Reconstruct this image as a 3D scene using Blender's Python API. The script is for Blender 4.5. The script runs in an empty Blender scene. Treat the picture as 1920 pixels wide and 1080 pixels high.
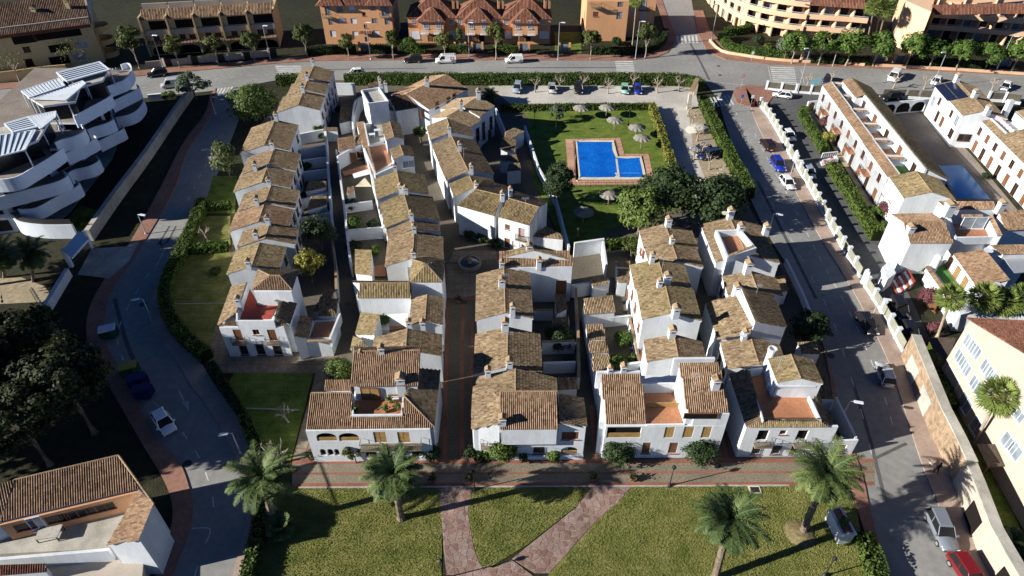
import bpy, math, random
import numpy as np
from mathutils import Vector
random.seed(7); rng = np.random.default_rng(7)
sc = bpy.context.scene
# ---------------------------------------------------------------- camera
F, TH, CH = 1250.0, math.radians(39.8), 61.0        # focal length (photo px), pitch below horizon, drone height in metres
S_, C_ = math.sin(TH), math.cos(TH)
cam = bpy.data.cameras.new('camera'); camo = bpy.data.objects.new('camera', cam)
sc.collection.objects.link(camo); sc.camera = camo
camo.location = (0, 0, CH); camo.rotation_euler = (math.pi/2 - TH, 0, 0)
cam.sensor_width = 36.0; cam.lens = 36.0*F/1920.0; cam.clip_start = 1.0; cam.clip_end = 6000
# ---------------------------------------------------------------- sky and sun
SUN_EL, SUN_AZ = math.radians(22.8), math.radians(15.0)   # shadows fall along +X turned 15 degrees to +Y
w = bpy.data.worlds.new('World'); sc.world = w; w.use_nodes = True
nt = w.node_tree; bg = nt.nodes['Background']
sky = nt.nodes.new('ShaderNodeTexSky'); sky.sky_type = 'NISHITA'; sky.sun_disc = False
sky.sun_elevation = SUN_EL; sky.sun_rotation = math.radians(270) - SUN_AZ
sky.air_density = 0.5; sky.dust_density = 0.0; sky.ozone_density = 8.0
nt.links.new(sky.outputs[0], bg.inputs[0]); bg.inputs[1].default_value = 0.05
sl = bpy.data.lights.new('sun', 'SUN'); sl.energy = 5.0; sl.angle = math.radians(0.5); sl.color = (1.0, 0.96, 0.88)
so = bpy.data.objects.new('sun', sl); sc.collection.objects.link(so)
sd = Vector((math.cos(SUN_AZ)*math.cos(SUN_EL), math.sin(SUN_AZ)*math.cos(SUN_EL), -math.sin(SUN_EL)))
so.rotation_euler = sd.to_track_quat('-Z', 'Y').to_euler(); so.location = (-80, -20, 90)
vs = sc.view_settings; vs.view_transform = 'Standard'; vs.look = 'None'; vs.exposure = 1.0; vs.gamma = 1.0; vs.use_curve_mapping = False
sc.cycles.max_bounces = 5; sc.cycles.diffuse_bounces = 3; sc.cycles.glossy_bounces = 2; sc.cycles.transparent_max_bounces = 6
# ---------------------------------------------------------------- photo measurements -> metres
def P(px, py, z=0.0):
    u, v = (px-960)/F, (py-540)/F; t = (CH-z)/(S_+v*C_)
    return np.array([u*t, (C_-v*S_)*t, z])
def ray(px, py):
    u, v = (px-960)/F, (py-540)/F
    return np.array([u, C_-v*S_, -S_-v*C_])
def on_plane(px, py, a, b, c):
    n = np.cross(b-a, c-a); d = ray(px, py); o = np.array([0, 0, CH]); return o + d*(np.dot(a-o, n)/np.dot(d, n))
def on_wall(px, py, A, B):
    n = np.array([-(B[1]-A[1]), B[0]-A[0], 0.0]); d = ray(px, py); o = np.array([0, 0, CH]); return o + d*(np.dot(np.array([A[0], A[1], 0])-o, n)/np.dot(d, n))
def nrm(v): v = np.asarray(v, float); return v/np.linalg.norm(v)
# ---------------------------------------------------------------- objects
col = sc.collection
def mesh(name, V, Fc, smooth=False, attr=None):
    me = bpy.data.meshes.new(name); V = np.asarray(V, float)
    if isinstance(Fc, np.ndarray) and Fc.ndim == 2:
        n, k = Fc.shape; me.vertices.add(len(V)); me.vertices.foreach_set('co', V.ravel().astype('f'))
        me.loops.add(n*k); me.loops.foreach_set('vertex_index', Fc.ravel().astype('i'))
        me.polygons.add(n); me.polygons.foreach_set('loop_start', np.arange(0, n*k, k, dtype='i')); me.polygons.foreach_set('loop_total', np.full(n, k, dtype='i'))
        if attr is not None:
            a = me.attributes.new('tv', 'FLOAT', 'FACE'); a.data.foreach_set('value', np.asarray(attr, 'f'))
        me.update(calc_edges=True)
        if not smooth: me.shade_flat()
    else:
        me.from_pydata([tuple(v) for v in V], [], [tuple(int(i) for i in f) for f in Fc]); me.update()
    if smooth: me.polygons.foreach_set('use_smooth', np.ones(len(me.polygons), bool))
    return me
def tag(o, label=None, cat=None, group=None, kind=None):
    if label: o['label'] = label
    if cat: o['category'] = cat
    if group: o['group'] = group
    if kind: o['kind'] = kind
    return o
def link(name, data, parent=None, loc=None, mat=None):
    o = bpy.data.objects.new(name, data); col.objects.link(o)
    if parent is not None: o.parent = parent
    if loc is not None: o.location = loc
    if mat is not None and data is not None and not data.materials: data.materials.append(mat)
    return o
class T:
    """a thing: an Empty at its base which parents its parts; part vertices are given in world metres"""
    def __init__(s, name, label, cat, loc, group=None):
        s.loc = np.array([loc[0], loc[1], loc[2] if len(loc) > 2 else 0.0]); s.o = tag(link(name, None, loc=s.loc), label, cat, group)
        s.o.empty_display_size = 0.3
    def part(s, name, V, Fc, mat, parent=None, smooth=False, attr=None, kind=None, label=None):
        if len(V) == 0: return None
        me = mesh(name, np.asarray(V, float)-s.loc, Fc, smooth, attr); me.materials.append(mat)
        o = link(name, me, parent or s.o)
        if kind: o['kind'] = kind
        if label: o['label'] = label
        return o
def copy_tree(o, loc=None, rz=None, scale=None, label=None, group=None, parent=None):
    c = o.copy(); col.objects.link(c); c.parent = parent
    if loc is not None: c.location = loc
    if rz is not None: c.rotation_euler = (0, 0, rz)
    if scale is not None: c.scale = scale if hasattr(scale, '__len__') else (scale,)*3
    if label: c['label'] = label
    if group: c['group'] = group
    for ch in list(o.children): copy_tree(ch, parent=c)
    return c
def single(name, V, Fc, mat, label=None, cat=None, group=None, kind=None, smooth=False, attr=None, loc=None):
    V = np.asarray(V, float)
    if loc is None: loc = np.array([V[:, 0].mean(), V[:, 1].mean(), V[:, 2].min()])
    me = mesh(name, V-loc, Fc, smooth, attr); me.materials.append(mat)
    return tag(link(name, me, loc=loc), label, cat, group, kind)
# ---------------------------------------------------------------- shapes: (V, F) pairs
def join(*ps):
    V, Fs, n = [], [], 0
    for v, f in ps:
        V += [tuple(x) for x in v]; Fs += [tuple(int(i)+n for i in q) for q in f]; n += len(v)
    return V, Fs
def prism(poly, z0, z1):
    """closed prism over a ground polygon; z1 may be a list of heights"""
    n = len(poly); z1 = [z1]*n if not hasattr(z1, '__len__') else z1; z0 = [z0]*n if not hasattr(z0, '__len__') else z0
    a = sum(poly[i][0]*poly[(i+1) % n][1]-poly[(i+1) % n][0]*poly[i][1] for i in range(n))
    idx = range(n) if a > 0 else range(n-1, -1, -1)
    q = [poly[i] for i in idx]; t = [z1[i] for i in idx]; b = [z0[i] for i in idx]
    V = [(p[0], p[1], zz) for p, zz in zip(q, b)] + [(p[0], p[1], zz) for p, zz in zip(q, t)]
    return V, [tuple(range(n-1, -1, -1)), tuple(range(n, 2*n))] + [(i, (i+1) % n, n+(i+1) % n, n+i) for i in range(n)]
def box(c, d, L, W, z0, z1):
    """box centred at c, long axis along unit d (x,y), length L, width W"""
    d = np.array([d[0], d[1]])/math.hypot(d[0], d[1]); n = np.array([-d[1], d[0]]); c = np.array(c[:2], float)
    return prism([tuple(c+d*a*L/2+n*b*W/2) for a, b in ((-1, -1), (1, -1), (1, 1), (-1, 1))], z0, z1)
def bar(a, b, W, z0, z1):
    a = np.array(a[:2], float); b = np.array(b[:2], float); return box((a+b)/2, b-a, np.linalg.norm(b-a), W, z0, z1)
def tube(pts, r, n=6, cap=True):
    pts = [np.asarray(p, float) for p in pts]; m = len(pts); r = [r]*m if not hasattr(r, '__len__') else r; V = []; Fs = []
    up = np.array([0, 0, 1.0])
    for i, p in enumerate(pts):
        d = nrm(pts[min(i+1, m-1)]-pts[max(i-1, 0)]); x = np.cross(d, up)
        x = np.array([1.0, 0, 0]) if np.linalg.norm(x) < 1e-3 else nrm(x); y = np.cross(x, d)
        for k in range(n):
            a = 2*math.pi*k/n; V.append(p+r[i]*(math.cos(a)*x+math.sin(a)*y))
    for i in range(m-1):
        for k in range(n): Fs.append((i*n+k, i*n+(k+1) % n, (i+1)*n+(k+1) % n, (i+1)*n+k))
    if cap: Fs += [tuple(range(n)), tuple(range((m-1)*n+n-1, (m-1)*n-1, -1))]
    return V, Fs
def lathe(c, prof, n=12):
    V = []; Fs = []; m = len(prof)
    for r, z in prof:
        for k in range(n): a = 2*math.pi*k/n; V.append((c[0]+r*math.cos(a), c[1]+r*math.sin(a), c[2]+z))
    for i in range(m-1):
        for k in range(n): Fs.append((i*n+k, i*n+(k+1) % n, (i+1)*n+(k+1) % n, (i+1)*n+k))
    Fs += [tuple(range(n-1, -1, -1)), tuple(range((m-1)*n, m*n))]
    return V, Fs
def cat(pts, k=6, closed=False):
    """Catmull-Rom through 2-D points"""
    pts = [np.array(p[:2], float) for p in pts]; n = len(pts); out = []
    for i in range(n if closed else n-1):
        g = (lambda j: pts[j % n]) if closed else (lambda j: pts[min(max(j, 0), n-1)])
        a, b, c, d = g(i-1), g(i), g(i+1), g(i+2)
        for t in np.linspace(0, 1, k, endpoint=False):
            out.append(.5*((2*b)+(-a+c)*t+(2*a-5*b+4*c-d)*t*t+(-a+3*b-3*c+d)*t**3))
    if not closed: out.append(pts[-1])
    return out
def G(pxs, z=0.0): return [P(x, y, z)[:2] for x, y in pxs]
def sheet(poly, z): return [(p[0], p[1], z) for p in poly], [tuple(range(len(poly)))]
def strip(pts, w, z, z0=None):
    """flat ribbon (or raised bar when z0 given) along 2-D points"""
    pts = [np.array(p[:2], float) for p in pts]; L = []; R = []
    for i, p in enumerate(pts):
        d = nrm(pts[min(i+1, len(pts)-1)]-pts[max(i-1, 0)]); n = np.array([-d[1], d[0]]); L.append(p+n*w/2); R.append(p-n*w/2)
    m = len(pts); V = [(*p, z) for p in L]+[(*p, z) for p in R]; Fs = [(i, m+i, m+i+1, i+1) for i in range(m-1)]
    if z0 is not None:
        V += [(*p, z0) for p in L]+[(*p, z0) for p in R]
        Fs += [(2*m+i, i, i+1, 2*m+i+1) for i in range(m-1)]+[(m+i, 3*m+i, 3*m+i+1, m+i+1) for i in range(m-1)]
        Fs += [(0, 2*m, 3*m, m), (m-1, 2*m-1, 4*m-1, 3*m-1)]
    return V, Fs
def resample(pts, step):
    pts = np.array([p[:2] for p in pts], float); d = np.r_[0, np.cumsum(np.linalg.norm(np.diff(pts, axis=0), axis=1))]
    s = np.linspace(0, d[-1], max(2, int(round(d[-1]/step))+1)); return np.c_[np.interp(s, d, pts[:, 0]), np.interp(s, d, pts[:, 1])], s
# ---------------------------------------------------------------- materials
def newmat(name, rough=.8, spec=.3):
    m = bpy.data.materials.new(name); m.use_nodes = True; b = m.node_tree.nodes['Principled BSDF']
    b.inputs['Roughness'].default_value = rough; b.inputs['Specular IOR Level'].default_value = spec
    return m, m.node_tree, b
def nd(t, typ, **kw):
    n = t.nodes.new(typ)
    for k, v in kw.items(): setattr(n, k, v)
    return n
def noise(t, scale, detail=3, rough=.6, coord='pos', stretch=None):
    n = nd(t, 'ShaderNodeTexNoise'); n.inputs['Scale'].default_value = scale; n.inputs['Detail'].default_value = detail; n.inputs['Roughness'].default_value = rough
    g = nd(t, 'ShaderNodeNewGeometry'); src = g.outputs['Position']
    if stretch:
        mp = nd(t, 'ShaderNodeMapping'); mp.inputs['Scale'].default_value = stretch; t.links.new(src, mp.inputs[0]); src = mp.outputs[0]
    t.links.new(src, n.inputs['Vector']); return n.outputs['Fac']
def ramp(t, fac, stops):
    r = nd(t, 'ShaderNodeValToRGB'); e = r.color_ramp.elements
    while len(e) < len(stops): e.new(.5)
    for i, (p, c) in enumerate(stops): e[i].position = p; e[i].color = (*c, 1)
    t.links.new(fac, r.inputs[0]); return r.outputs[0]
def mix(t, a, b, fac, mode='MIX'):
    m = nd(t, 'ShaderNodeMix', data_type='RGBA', blend_type=mode)
    for i, v in ((6, a), (7, b)):
        if isinstance(v, tuple): m.inputs[i].default_value = (*v, 1)
        else: t.links.new(v, m.inputs[i])
    if isinstance(fac, float): m.inputs[0].default_value = fac
    else: t.links.new(fac, m.inputs[0])
    return m.outputs[2]
def bump(t, b, h, strength=.4, dist=.02):
    n = nd(t, 'ShaderNodeBump'); n.inputs['Strength'].default_value = strength; n.inputs['Distance'].default_value = dist
    t.links.new(h, n.inputs['Height']); t.links.new(n.outputs[0], b.inputs['Normal'])
def speckle(name, lo, hi, scale=2.0, big=.15, rough=.85, spec=.2, bmp=.3, fine=14.0, bd=.02, mid=None):
    """two-scale mottled surface"""
    m, t, b = newmat(name, rough, spec)
    c = ramp(t, noise(t, scale, 4), [(.3, lo), (.7, hi)] if mid is None else [(.28, lo), (.5, mid), (.72, hi)])
    d = ramp(t, noise(t, big, 2), [(.3, (.78,)*3), (.7, (1.12,)*3)])
    f = noise(t, fine, 2); e = ramp(t, f, [(.25, (.8,)*3), (.75, (1.15,)*3)])
    t.links.new(mix(t, mix(t, c, d, 1.0, 'MULTIPLY'), e, 1.0, 'MULTIPLY'), b.inputs['Base Color'])
    if bmp: bump(t, b, f, bmp, bd)
    return m
def plain(name, c, rough=.6, spec=.3, var=.06, scale=3.0, metal=0.0):
    m, t, b = newmat(name, rough, spec); b.inputs['Metallic'].default_value = metal
    lo = tuple(max(0, x*(1-var*2)) for x in c); hi = tuple(x*(1+var) for x in c)
    t.links.new(ramp(t, noise(t, scale, 3), [(.3, lo), (.7, hi)]), b.inputs['Base Color']); return m
def tilemat(name, cols, lichen=None, lf=.5):
    """roof tiles: one tone per tile (face attribute tv) with patches of lichen and grime"""
    m, t, b = newmat(name, .9, .1)
    a = nd(t, 'ShaderNodeAttribute', attribute_name='tv'); n = len(cols)
    c = ramp(t, a.outputs['Fac'], [(i/(n-1), x) for i, x in enumerate(cols)])
    if lichen is not None: c = mix(t, c, lichen, ramp(t, noise(t, .9, 5, .7), [(.48, (0,)*3), (.66, (lf,)*3)]))
    c = mix(t, c, ramp(t, noise(t, .22, 3), [(.3, (.72,)*3), (.7, (1.1,)*3)]), 1.0, 'MULTIPLY')
    c = mix(t, c, ramp(t, noise(t, 7, 3), [(.3, (.7,)*3), (.6, (1.08,)*3)]), 1.0, 'MULTIPLY')
    t.links.new(c, b.inputs['Base Color']); return m
def leafmat(name, cols, trans=.25):
    m, t, b = newmat(name, .65, .25)
    a = nd(t, 'ShaderNodeAttribute', attribute_name='tv'); n = len(cols)
    c = ramp(t, a.outputs['Fac'], [(i/(n-1), x) for i, x in enumerate(cols)])
    oi = nd(t, 'ShaderNodeObjectInfo'); c = mix(t, c, ramp(t, oi.outputs['Random'], [(0, (.8, .85, .8)), (1, (1.15, 1.1, 1.0))]), 1.0, 'MULTIPLY')
    t.links.new(c, b.inputs['Base Color'])
    tr = nd(t, 'ShaderNodeBsdfTranslucent'); t.links.new(c, tr.inputs[0]); ms = nd(t, 'ShaderNodeMixShader'); ms.inputs[0].default_value = trans
    t.links.new(b.outputs[0], ms.inputs[1]); t.links.new(tr.outputs[0], ms.inputs[2]); t.links.new(ms.outputs[0], t.nodes['Material Output'].inputs[0]); return m
M = {}
def wallmat(name, c, dirt=.82):
    m, t, b = newmat(name, .9, .15)
    k = ramp(t, noise(t, .5, 4, .65, stretch=(1, 1, .35)), [(.3, tuple(x*dirt for x in c)), (.62, c)])
    k = mix(t, k, ramp(t, noise(t, 4, 3, stretch=(1, 1, .25)), [(.25, (.9,)*3), (.7, (1.03,)*3)]), 1.0, 'MULTIPLY')
    k = mix(t, k, tuple(x*.62 for x in c), ramp(t, noise(t, 1.1, 6, .75, stretch=(1.6, 1.6, .16)), [(.60, (0,)*3), (.80, (.55,)*3)]))
    t.links.new(k, b.inputs['Base Color']); bump(t, b, noise(t, 18, 3), .25, .01); return m
M['white'] = wallmat('white_plaster', (.69, .715, .735), .80)
M['white2'] = wallmat('white_paint', (.62, .67, .73), .88)
M['cream'] = wallmat('cream_plaster', (.455, .395, .325), .9)
M['ochre'] = wallmat('ochre_plaster', (.55, .42, .22), .85)
M['orange'] = wallmat('orange_plaster', (.62, .33, .17), .9)
M['peach'] = wallmat('peach_plaster', (.70, .47, .30), .9)
M['stonewall'] = speckle('stone_cladding', (.20, .14, .09), (.42, .30, .20), 1.6, .2, fine=6, bmp=.6, bd=.05)
M['tile'] = tilemat('old_tan_tiles', [(0.142, 0.1, 0.065), (0.215, 0.152, 0.094), (0.266, 0.191, 0.121), (0.309, 0.227, 0.142), (0.386, 0.291, 0.19), (0.249, 0.163, 0.104)], (.232, .189, .085), .55)
M['tile_moss'] = tilemat('lichen_tiles', [(0.145, 0.111, 0.064), (0.227, 0.171, 0.095), (0.283, 0.213, 0.121), (0.329, 0.254, 0.142), (0.389, 0.305, 0.185), (0.261, 0.177, 0.104)], (.262, .217, .083), .75)
M['tile_warm'] = tilemat('warm_tiles', [(0.165, 0.103, 0.066), (0.244, 0.153, 0.096), (0.301, 0.196, 0.124), (0.366, 0.253, 0.167), (0.266, 0.153, 0.096)], (.242, .187, .099), .35)
M['tile_red'] = tilemat('red_tiles', [(.13, .058, .04), (.20, .088, .058), (.26, .125, .082), (.18, .075, .05)], None)
M['tile_brown'] = tilemat('brown_tiles', [(.07, .045, .035), (.13, .085, .06), (.2, .13, .09), (.11, .06, .045)], (.13, .1, .05), .3)
M['cap'] = speckle('ridge_cap_clay', (.240, .152, .080), (.400, .288, .176), 3, .3)
M['terra'] = speckle('terracotta_floor', (.36, .15, .075), (.47, .22, .12), 3, .3, rough=.7)
M['redfloor'] = speckle('red_painted_floor', (.30, .05, .035), (.40, .085, .06), 2, .3, rough=.6)
M['wood'] = speckle('brown_wood', (.14, .06, .03), (.22, .10, .05), 6, 1, rough=.6)
M['ochrewood'] = speckle('ochre_shutter', (.30, .185, .065), (.42, .27, .11), 5, 1, rough=.55)
M['darkglass'] = plain('dark_glass', (.016, .016, .017), .22, .25, .1)
M['skyglass'] = plain('pale_glass', (.22, .26, .30), .08, .6, .2, .6)
M['dark'] = plain('dark_interior', (.012, .010, .009), .9, .1)  # near-black colour standing in for the shade inside openings
M['iron'] = plain('black_iron', (.025, .024, .024), .5, .4)
M['steel'] = plain('galvanised_steel', (.55, .56, .57), .4, .5, metal=.5)
M['clay'] = speckle('clay_pot', (.30, .12, .06), (.42, .19, .10), 4, 1)
M['canvas'] = plain('cream_canvas', (.66, .58, .42), .9, .1)
M['whitecanvas'] = plain('white_canvas', (.80, .80, .78), .9, .1)
M['thatch'] = speckle('grey_thatch', (.16, .145, .12), (.33, .31, .27), 9, 1, bmp=.8, bd=.05)
M['bark'] = speckle('bark', (.10, .075, .05), (.24, .19, .14), 7, 1, bmp=.7, bd=.04)
M['palebark'] = speckle('pale_bark', (.24, .19, .14), (.44, .37, .29), 7, 1, bmp=.5, bd=.03)
# foliage
M['leaf_street'] = leafmat('street_tree_leaves', [(.035, .05, .012), (.08, .10, .025), (.13, .14, .035)])
M['leaf_dark'] = leafmat('dark_evergreen_leaves', [(.012, .022, .010), (.028, .05, .016), (.05, .085, .028)])
M['leaf_pine'] = leafmat('pine_needles', [(.008, .014, .004), (.022, .032, .008), (.058, .07, .015)])
M['leaf_green'] = leafmat('fresh_leaves', [(.03, .06, .012), (.07, .13, .022), (.13, .20, .04)])
M['leaf_willow'] = leafmat('willow_leaves', [(.045, .075, .02), (.10, .15, .035), (.17, .23, .06)])
M['leaf_yellow'] = leafmat('yellow_leaves', [(.10, .10, .015), (.24, .23, .04), (.36, .34, .09)])
M['leaf_pale'] = leafmat('pale_leaves', [(.07, .085, .03), (.15, .17, .055), (.22, .24, .09)])
M['leaf_grey'] = leafmat('grey_green_leaves', [(.05, .07, .045), (.11, .14, .09), (.19, .22, .15)])
M['leaf_hedge'] = leafmat('hedge_leaves', [(.03, .055, .01), (.075, .12, .02), (.12, .17, .035)])
M['leaf_palm'] = leafmat('palm_leaflets', [(.022, .045, .014), (.065, .10, .03), (.17, .20, .075)], .12)
M['leaf_dry'] = leafmat('dry_fronds', [(.16, .10, .045), (.30, .21, .10), (.40, .30, .16)], .1)
M['leaf_fan'] = leafmat('fan_palm_leaves', [(.07, .10, .025), (.16, .21, .05), (.27, .32, .09)], .2)
M['leaf_pink'] = leafmat('bougainvillea', [(.05, .075, .02), (.12, .02, .055), (.22, .03, .11), (.10, .12, .035)])
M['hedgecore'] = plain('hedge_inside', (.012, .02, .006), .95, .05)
# ================================================================ the setting
M['soil'] = speckle('dark_soil_and_weeds', (.016, .018, .008), (.042, .040, .018), .8, .08, fine=6, bmp=.8, bd=.1)  # dark weedy soil, blackened further to carry the deep shade under the pines
M['asphalt'] = speckle('worn_asphalt', (.195, .190, .178), (.255, .249, .234), 1.2, .07, rough=.9, fine=20, bmp=.2)
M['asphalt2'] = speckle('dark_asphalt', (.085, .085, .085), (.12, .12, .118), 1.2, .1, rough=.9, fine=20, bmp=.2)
M['redpave'] = speckle('red_pavers', (.24, .12, .085), (.33, .18, .13), 2.2, .25, rough=.85, fine=9)
M['pinkpave'] = speckle('pink_pavers', (.33, .245, .20), (.42, .32, .26), 2.2, .25, rough=.85, fine=9)
M['kerb'] = speckle('kerb_stone', (.34, .32, .28), (.46, .44, .39), 2, .3)
M['paint'] = speckle('road_paint', (.42, .42, .40), (.72, .72, .70), 5, .6, rough=.7, bmp=0)
M['bluepaint'] = speckle('blue_road_paint', (.12, .30, .33), (.20, .38, .40), 3, .6, rough=.7, bmp=0)
M['yellowpaint'] = plain('yellow_road_paint', (.5, .40, .10), .7)
M['gravel'] = speckle('pale_gravel', (.40, .37, .32), (.53, .50, .45), 1.5, .1, fine=11, bmp=.3, mid=(.48, .45, .40))
M['sand'] = speckle('sandy_earth', (.25, .20, .13), (.42, .35, .24), 1.5, .2, fine=10, bmp=.5)
M['cobble'] = speckle('cobbles', (.15, .125, .085), (.30, .26, .19), 5.5, .2, fine=16, bmp=.8, bd=.04)
M['lanepave'] = speckle('shade_toned_lane_cobbles', (.085, .07, .052), (.17, .145, .11), 4.5, .2, fine=14, bmp=.8, bd=.04)  # same cobbles darkened, so the lanes' shade is put into the colour
M['brickpave'] = speckle('brick_edging', (.21, .088, .058), (.31, .135, .092), 4, .3, fine=12)
M['slab'] = speckle('stone_slab', (.17, .145, .10), (.29, .25, .18), 1.6, .3, fine=12)
M['flag'] = tilemat('red_flagstone', [(.21, .128, .105), (.27, .168, .14), (.32, .21, .175), (.28, .2, .175), (.36, .265, .225)])
M['mortar'] = speckle('pale_mortar', (.34, .29, .215), (.46, .40, .31), 3, .4)
def asphaltmat(name, lo, hi):
    m, t, b = newmat(name, .9, .2)
    c = ramp(t, noise(t, 1.2, 4), [(.3, lo), (.7, hi)]); c = mix(t, c, ramp(t, noise(t, .06, 3), [(.3, (.8,)*3), (.7, (1.12,)*3)]), 1.0, 'MULTIPLY')
    c = mix(t, c, (.085, .083, .08), ramp(t, noise(t, .35, 6, .7), [(.60, (0,)*3), (.78, (.55,)*3)]))
    c = mix(t, c, (.10, .098, .094), ramp(t, noise(t, .9, 8, .8, stretch=(.5, .5, 1)), [(.64, (0,)*3), (.70, (.35,)*3)]))
    f = noise(t, 20, 2); c = mix(t, c, ramp(t, f, [(.25, (.85,)*3), (.75, (1.12,)*3)]), 1.0, 'MULTIPLY'); t.links.new(c, b.inputs['Base Color']); bump(t, b, f, .2, .02); return m
def lawnmat(name, a, b2, c2):
    m, t, b = newmat(name, .9, .1)
    f = noise(t, 6, 5, .75)
    k = ramp(t, noise(t, .5, 5, .65), [(.3, a), (.5, b2), (.72, c2)])
    k = mix(t, k, ramp(t, f, [(.25, (.35,)*3), (.75, (1.6,)*3)]), 1.0, 'MULTIPLY')
    wv = noise(t, 1.2, 2, .5, stretch=(.12, 2.2, 1)); k = mix(t, k, ramp(t, wv, [(.35, (.88,)*3), (.65, (1.1,)*3)]), 1.0, 'MULTIPLY')
    k = mix(t, k, (.36, .27, .13), ramp(t, noise(t, 2.3, 4, .7), [(.62, (0,)*3), (.76, (.45,)*3)]))
    t.links.new(k, b.inputs['Base Color']); bump(t, b, f, .9, .06); return m
M['lawn'] = lawnmat('mown_lawn', (.085, .105, .020), (.165, .165, .045), (.26, .235, .085))
M['lawn_green'] = lawnmat('green_lawn', (.06, .10, .015), (.12, .165, .03), (.18, .21, .05))
M['asphalt'] = asphaltmat('worn_asphalt', (.225, .220, .207), (.295, .289, .273))
def struct(name, vf, mat, z=None): return single(name, vf[0], vf[1], mat, kind='structure')
def flat(name, pxs, z, mat): return struct(name, sheet(G(pxs, z), z), mat)
R = 2200
struct('ground', ([(-R, -200, -.04), (R, -200, -.04), (R, R*2, -.04), (-R, R*2, -.04)], [(0, 1, 2, 3)]), M['soil'])
# --- roads
N_KERB = [(-140, 186), (0, 168), (150, 155), (280, 141), (400, 130), (520, 119), (600, 114.5), (760, 113), (1000, 113.5), (1180, 113.5), (1228, 109), (1252, 99), (1264, 84), (1266, 66)]
flat('road', N_KERB + [(1248, 20), (1228, -40), (1290, -40), (1300, 20), (1309, 66), (1327, 98), (1360, 112), (1440, 121), (1600, 127), (1760, 134), (1920, 142), (2060, 150), (2060, 205), (1920, 190), (1760, 181), (1500, 171), (1430, 170), (1400, 180), (1340, 178), (1320, 152), (1290, 150), (520, 150), (420, 168), (300, 180), (120, 205), (-140, 225)], .010, M['asphalt'])
LROAD_L = [(405, 166), (397, 214), (353, 284), (325, 360), (267, 460), (233, 510), (207, 553), (197, 593), (197, 637), (217, 677), (247, 724), (287, 812), (333, 862), (353, 907), (362, 953), (353, 1003), (333, 1053), (318, 1100), (300, 1160)]
LROAD_R = [(470, 166), (452, 214), (425, 284), (393, 360), (363, 417), (343, 457), (310, 517), (287, 552), (280, 593), (293, 627), (333, 680), (356, 720), (400, 780), (436, 846), (458, 905), (465, 960), (457, 1003), (437, 1080), (420, 1160)]
LO = [(393, 180), (384, 214), (343, 270), (297, 360), (247, 450), (197, 523), (170, 573), (162, 620), (173, 670), (203, 722), (267, 833), (300, 887), (320, 933), (323, 980), (300, 1053), (284, 1100), (262, 1160)]
def edge(px, k=5): return cat(G(px), k)
struct('road', sheet(edge(LROAD_L)+edge(LROAD_R)[::-1], .014), M['asphalt'])
struct('pavement', prism(edge(LO)+edge(LROAD_L)[::-1], -.02, .12), M['redpave'])
RO = [(378, 392), (350, 467), (305, 540), (302, 573), (320, 613), (353, 650), (377, 680), (403, 722), (447, 783), (470, 835), (486, 890), (490, 950), (484, 1003), (466, 1080), (450, 1160)]
struct('pavement', prism(edge(RO)+edge(LROAD_R[4:])[::-1], -.02, .12), M['pinkpave'])
RR_L = [(1342, 165), (1352, 205), (1372, 270), (1400, 355), (1440, 440), (1480, 503), (1510, 567), (1537, 627), (1551, 673), (1565, 722), (1575, 790), (1603, 853), (1620, 905), (1630, 953), (1653, 1037), (1668, 1090), (1690, 1160)]
RR_R = [(1398, 165), (1408, 202), (1422, 240), (1453, 295), (1492, 360), (1527, 427), (1557, 477), (1600, 547), (1653, 650), (1680, 720), (1717, 837), (1747, 920), (1793, 1020), (1820, 1090), (1850, 1160)]
struct('road', sheet(edge(RR_L, 3)+edge(RR_R, 3)[::-1], .014), M['asphalt'])
RR_O = [(1422, 196), (1436, 212), (1455, 250), (1480, 296), (1517, 360), (1580, 473), (1613, 527), (1653, 590), (1690, 660), (1718, 715), (1772, 830), (1800, 900), (1850, 1000), (1880, 1065), (1925, 1160)]
struct('pavement', prism(edge(RR_R, 3)+edge(RR_O, 3)[::-1], -.02, .12), M['pinkpave'])
RP_L = [(1452, 487), (1467, 510), (1533, 622), (1552, 690), (1560, 735), (1575, 810), (1588, 868), (1600, 930), (1622, 1000), (1645, 1080), (1660, 1160)]
struct('pavement', prism(edge(RP_L, 3)+edge(RR_L[5:], 3)[::-1], -.02, .12), M['redpave'])
# pavements along the top road
struct('pavement', prism(G([(-140, 170), (0, 157), (150, 145), (280, 131), (400, 120), (520, 110), (600, 104), (760, 102), (1000, 102), (1180, 103), (1222, 99), (1240, 90), (1250, 72), (1236, 20), (1218, -30), (1228, -40)])+G(N_KERB+[(1248, 20)])[::-1], -.02, .12), M['redpave'])
struct('pavement', prism(G([(1300, 20), (1309, 66), (1327, 98), (1360, 112), (1440, 121), (1600, 127), (1760, 134), (1920, 142), (2060, 150), (2060, 141), (1920, 133), (1760, 124), (1600, 117), (1440, 110), (1392, 96), (1350, 78), (1330, 55), (1318, 20)]), -.02, .12), M['redpave'])
struct('pavement', prism(G([(1374, 178), (1380, 165), (1400, 160), (1440, 163), (1452, 178), (1436, 200), (1410, 202), (1382, 194)]), -.02, .12), M['redpave'])
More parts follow.
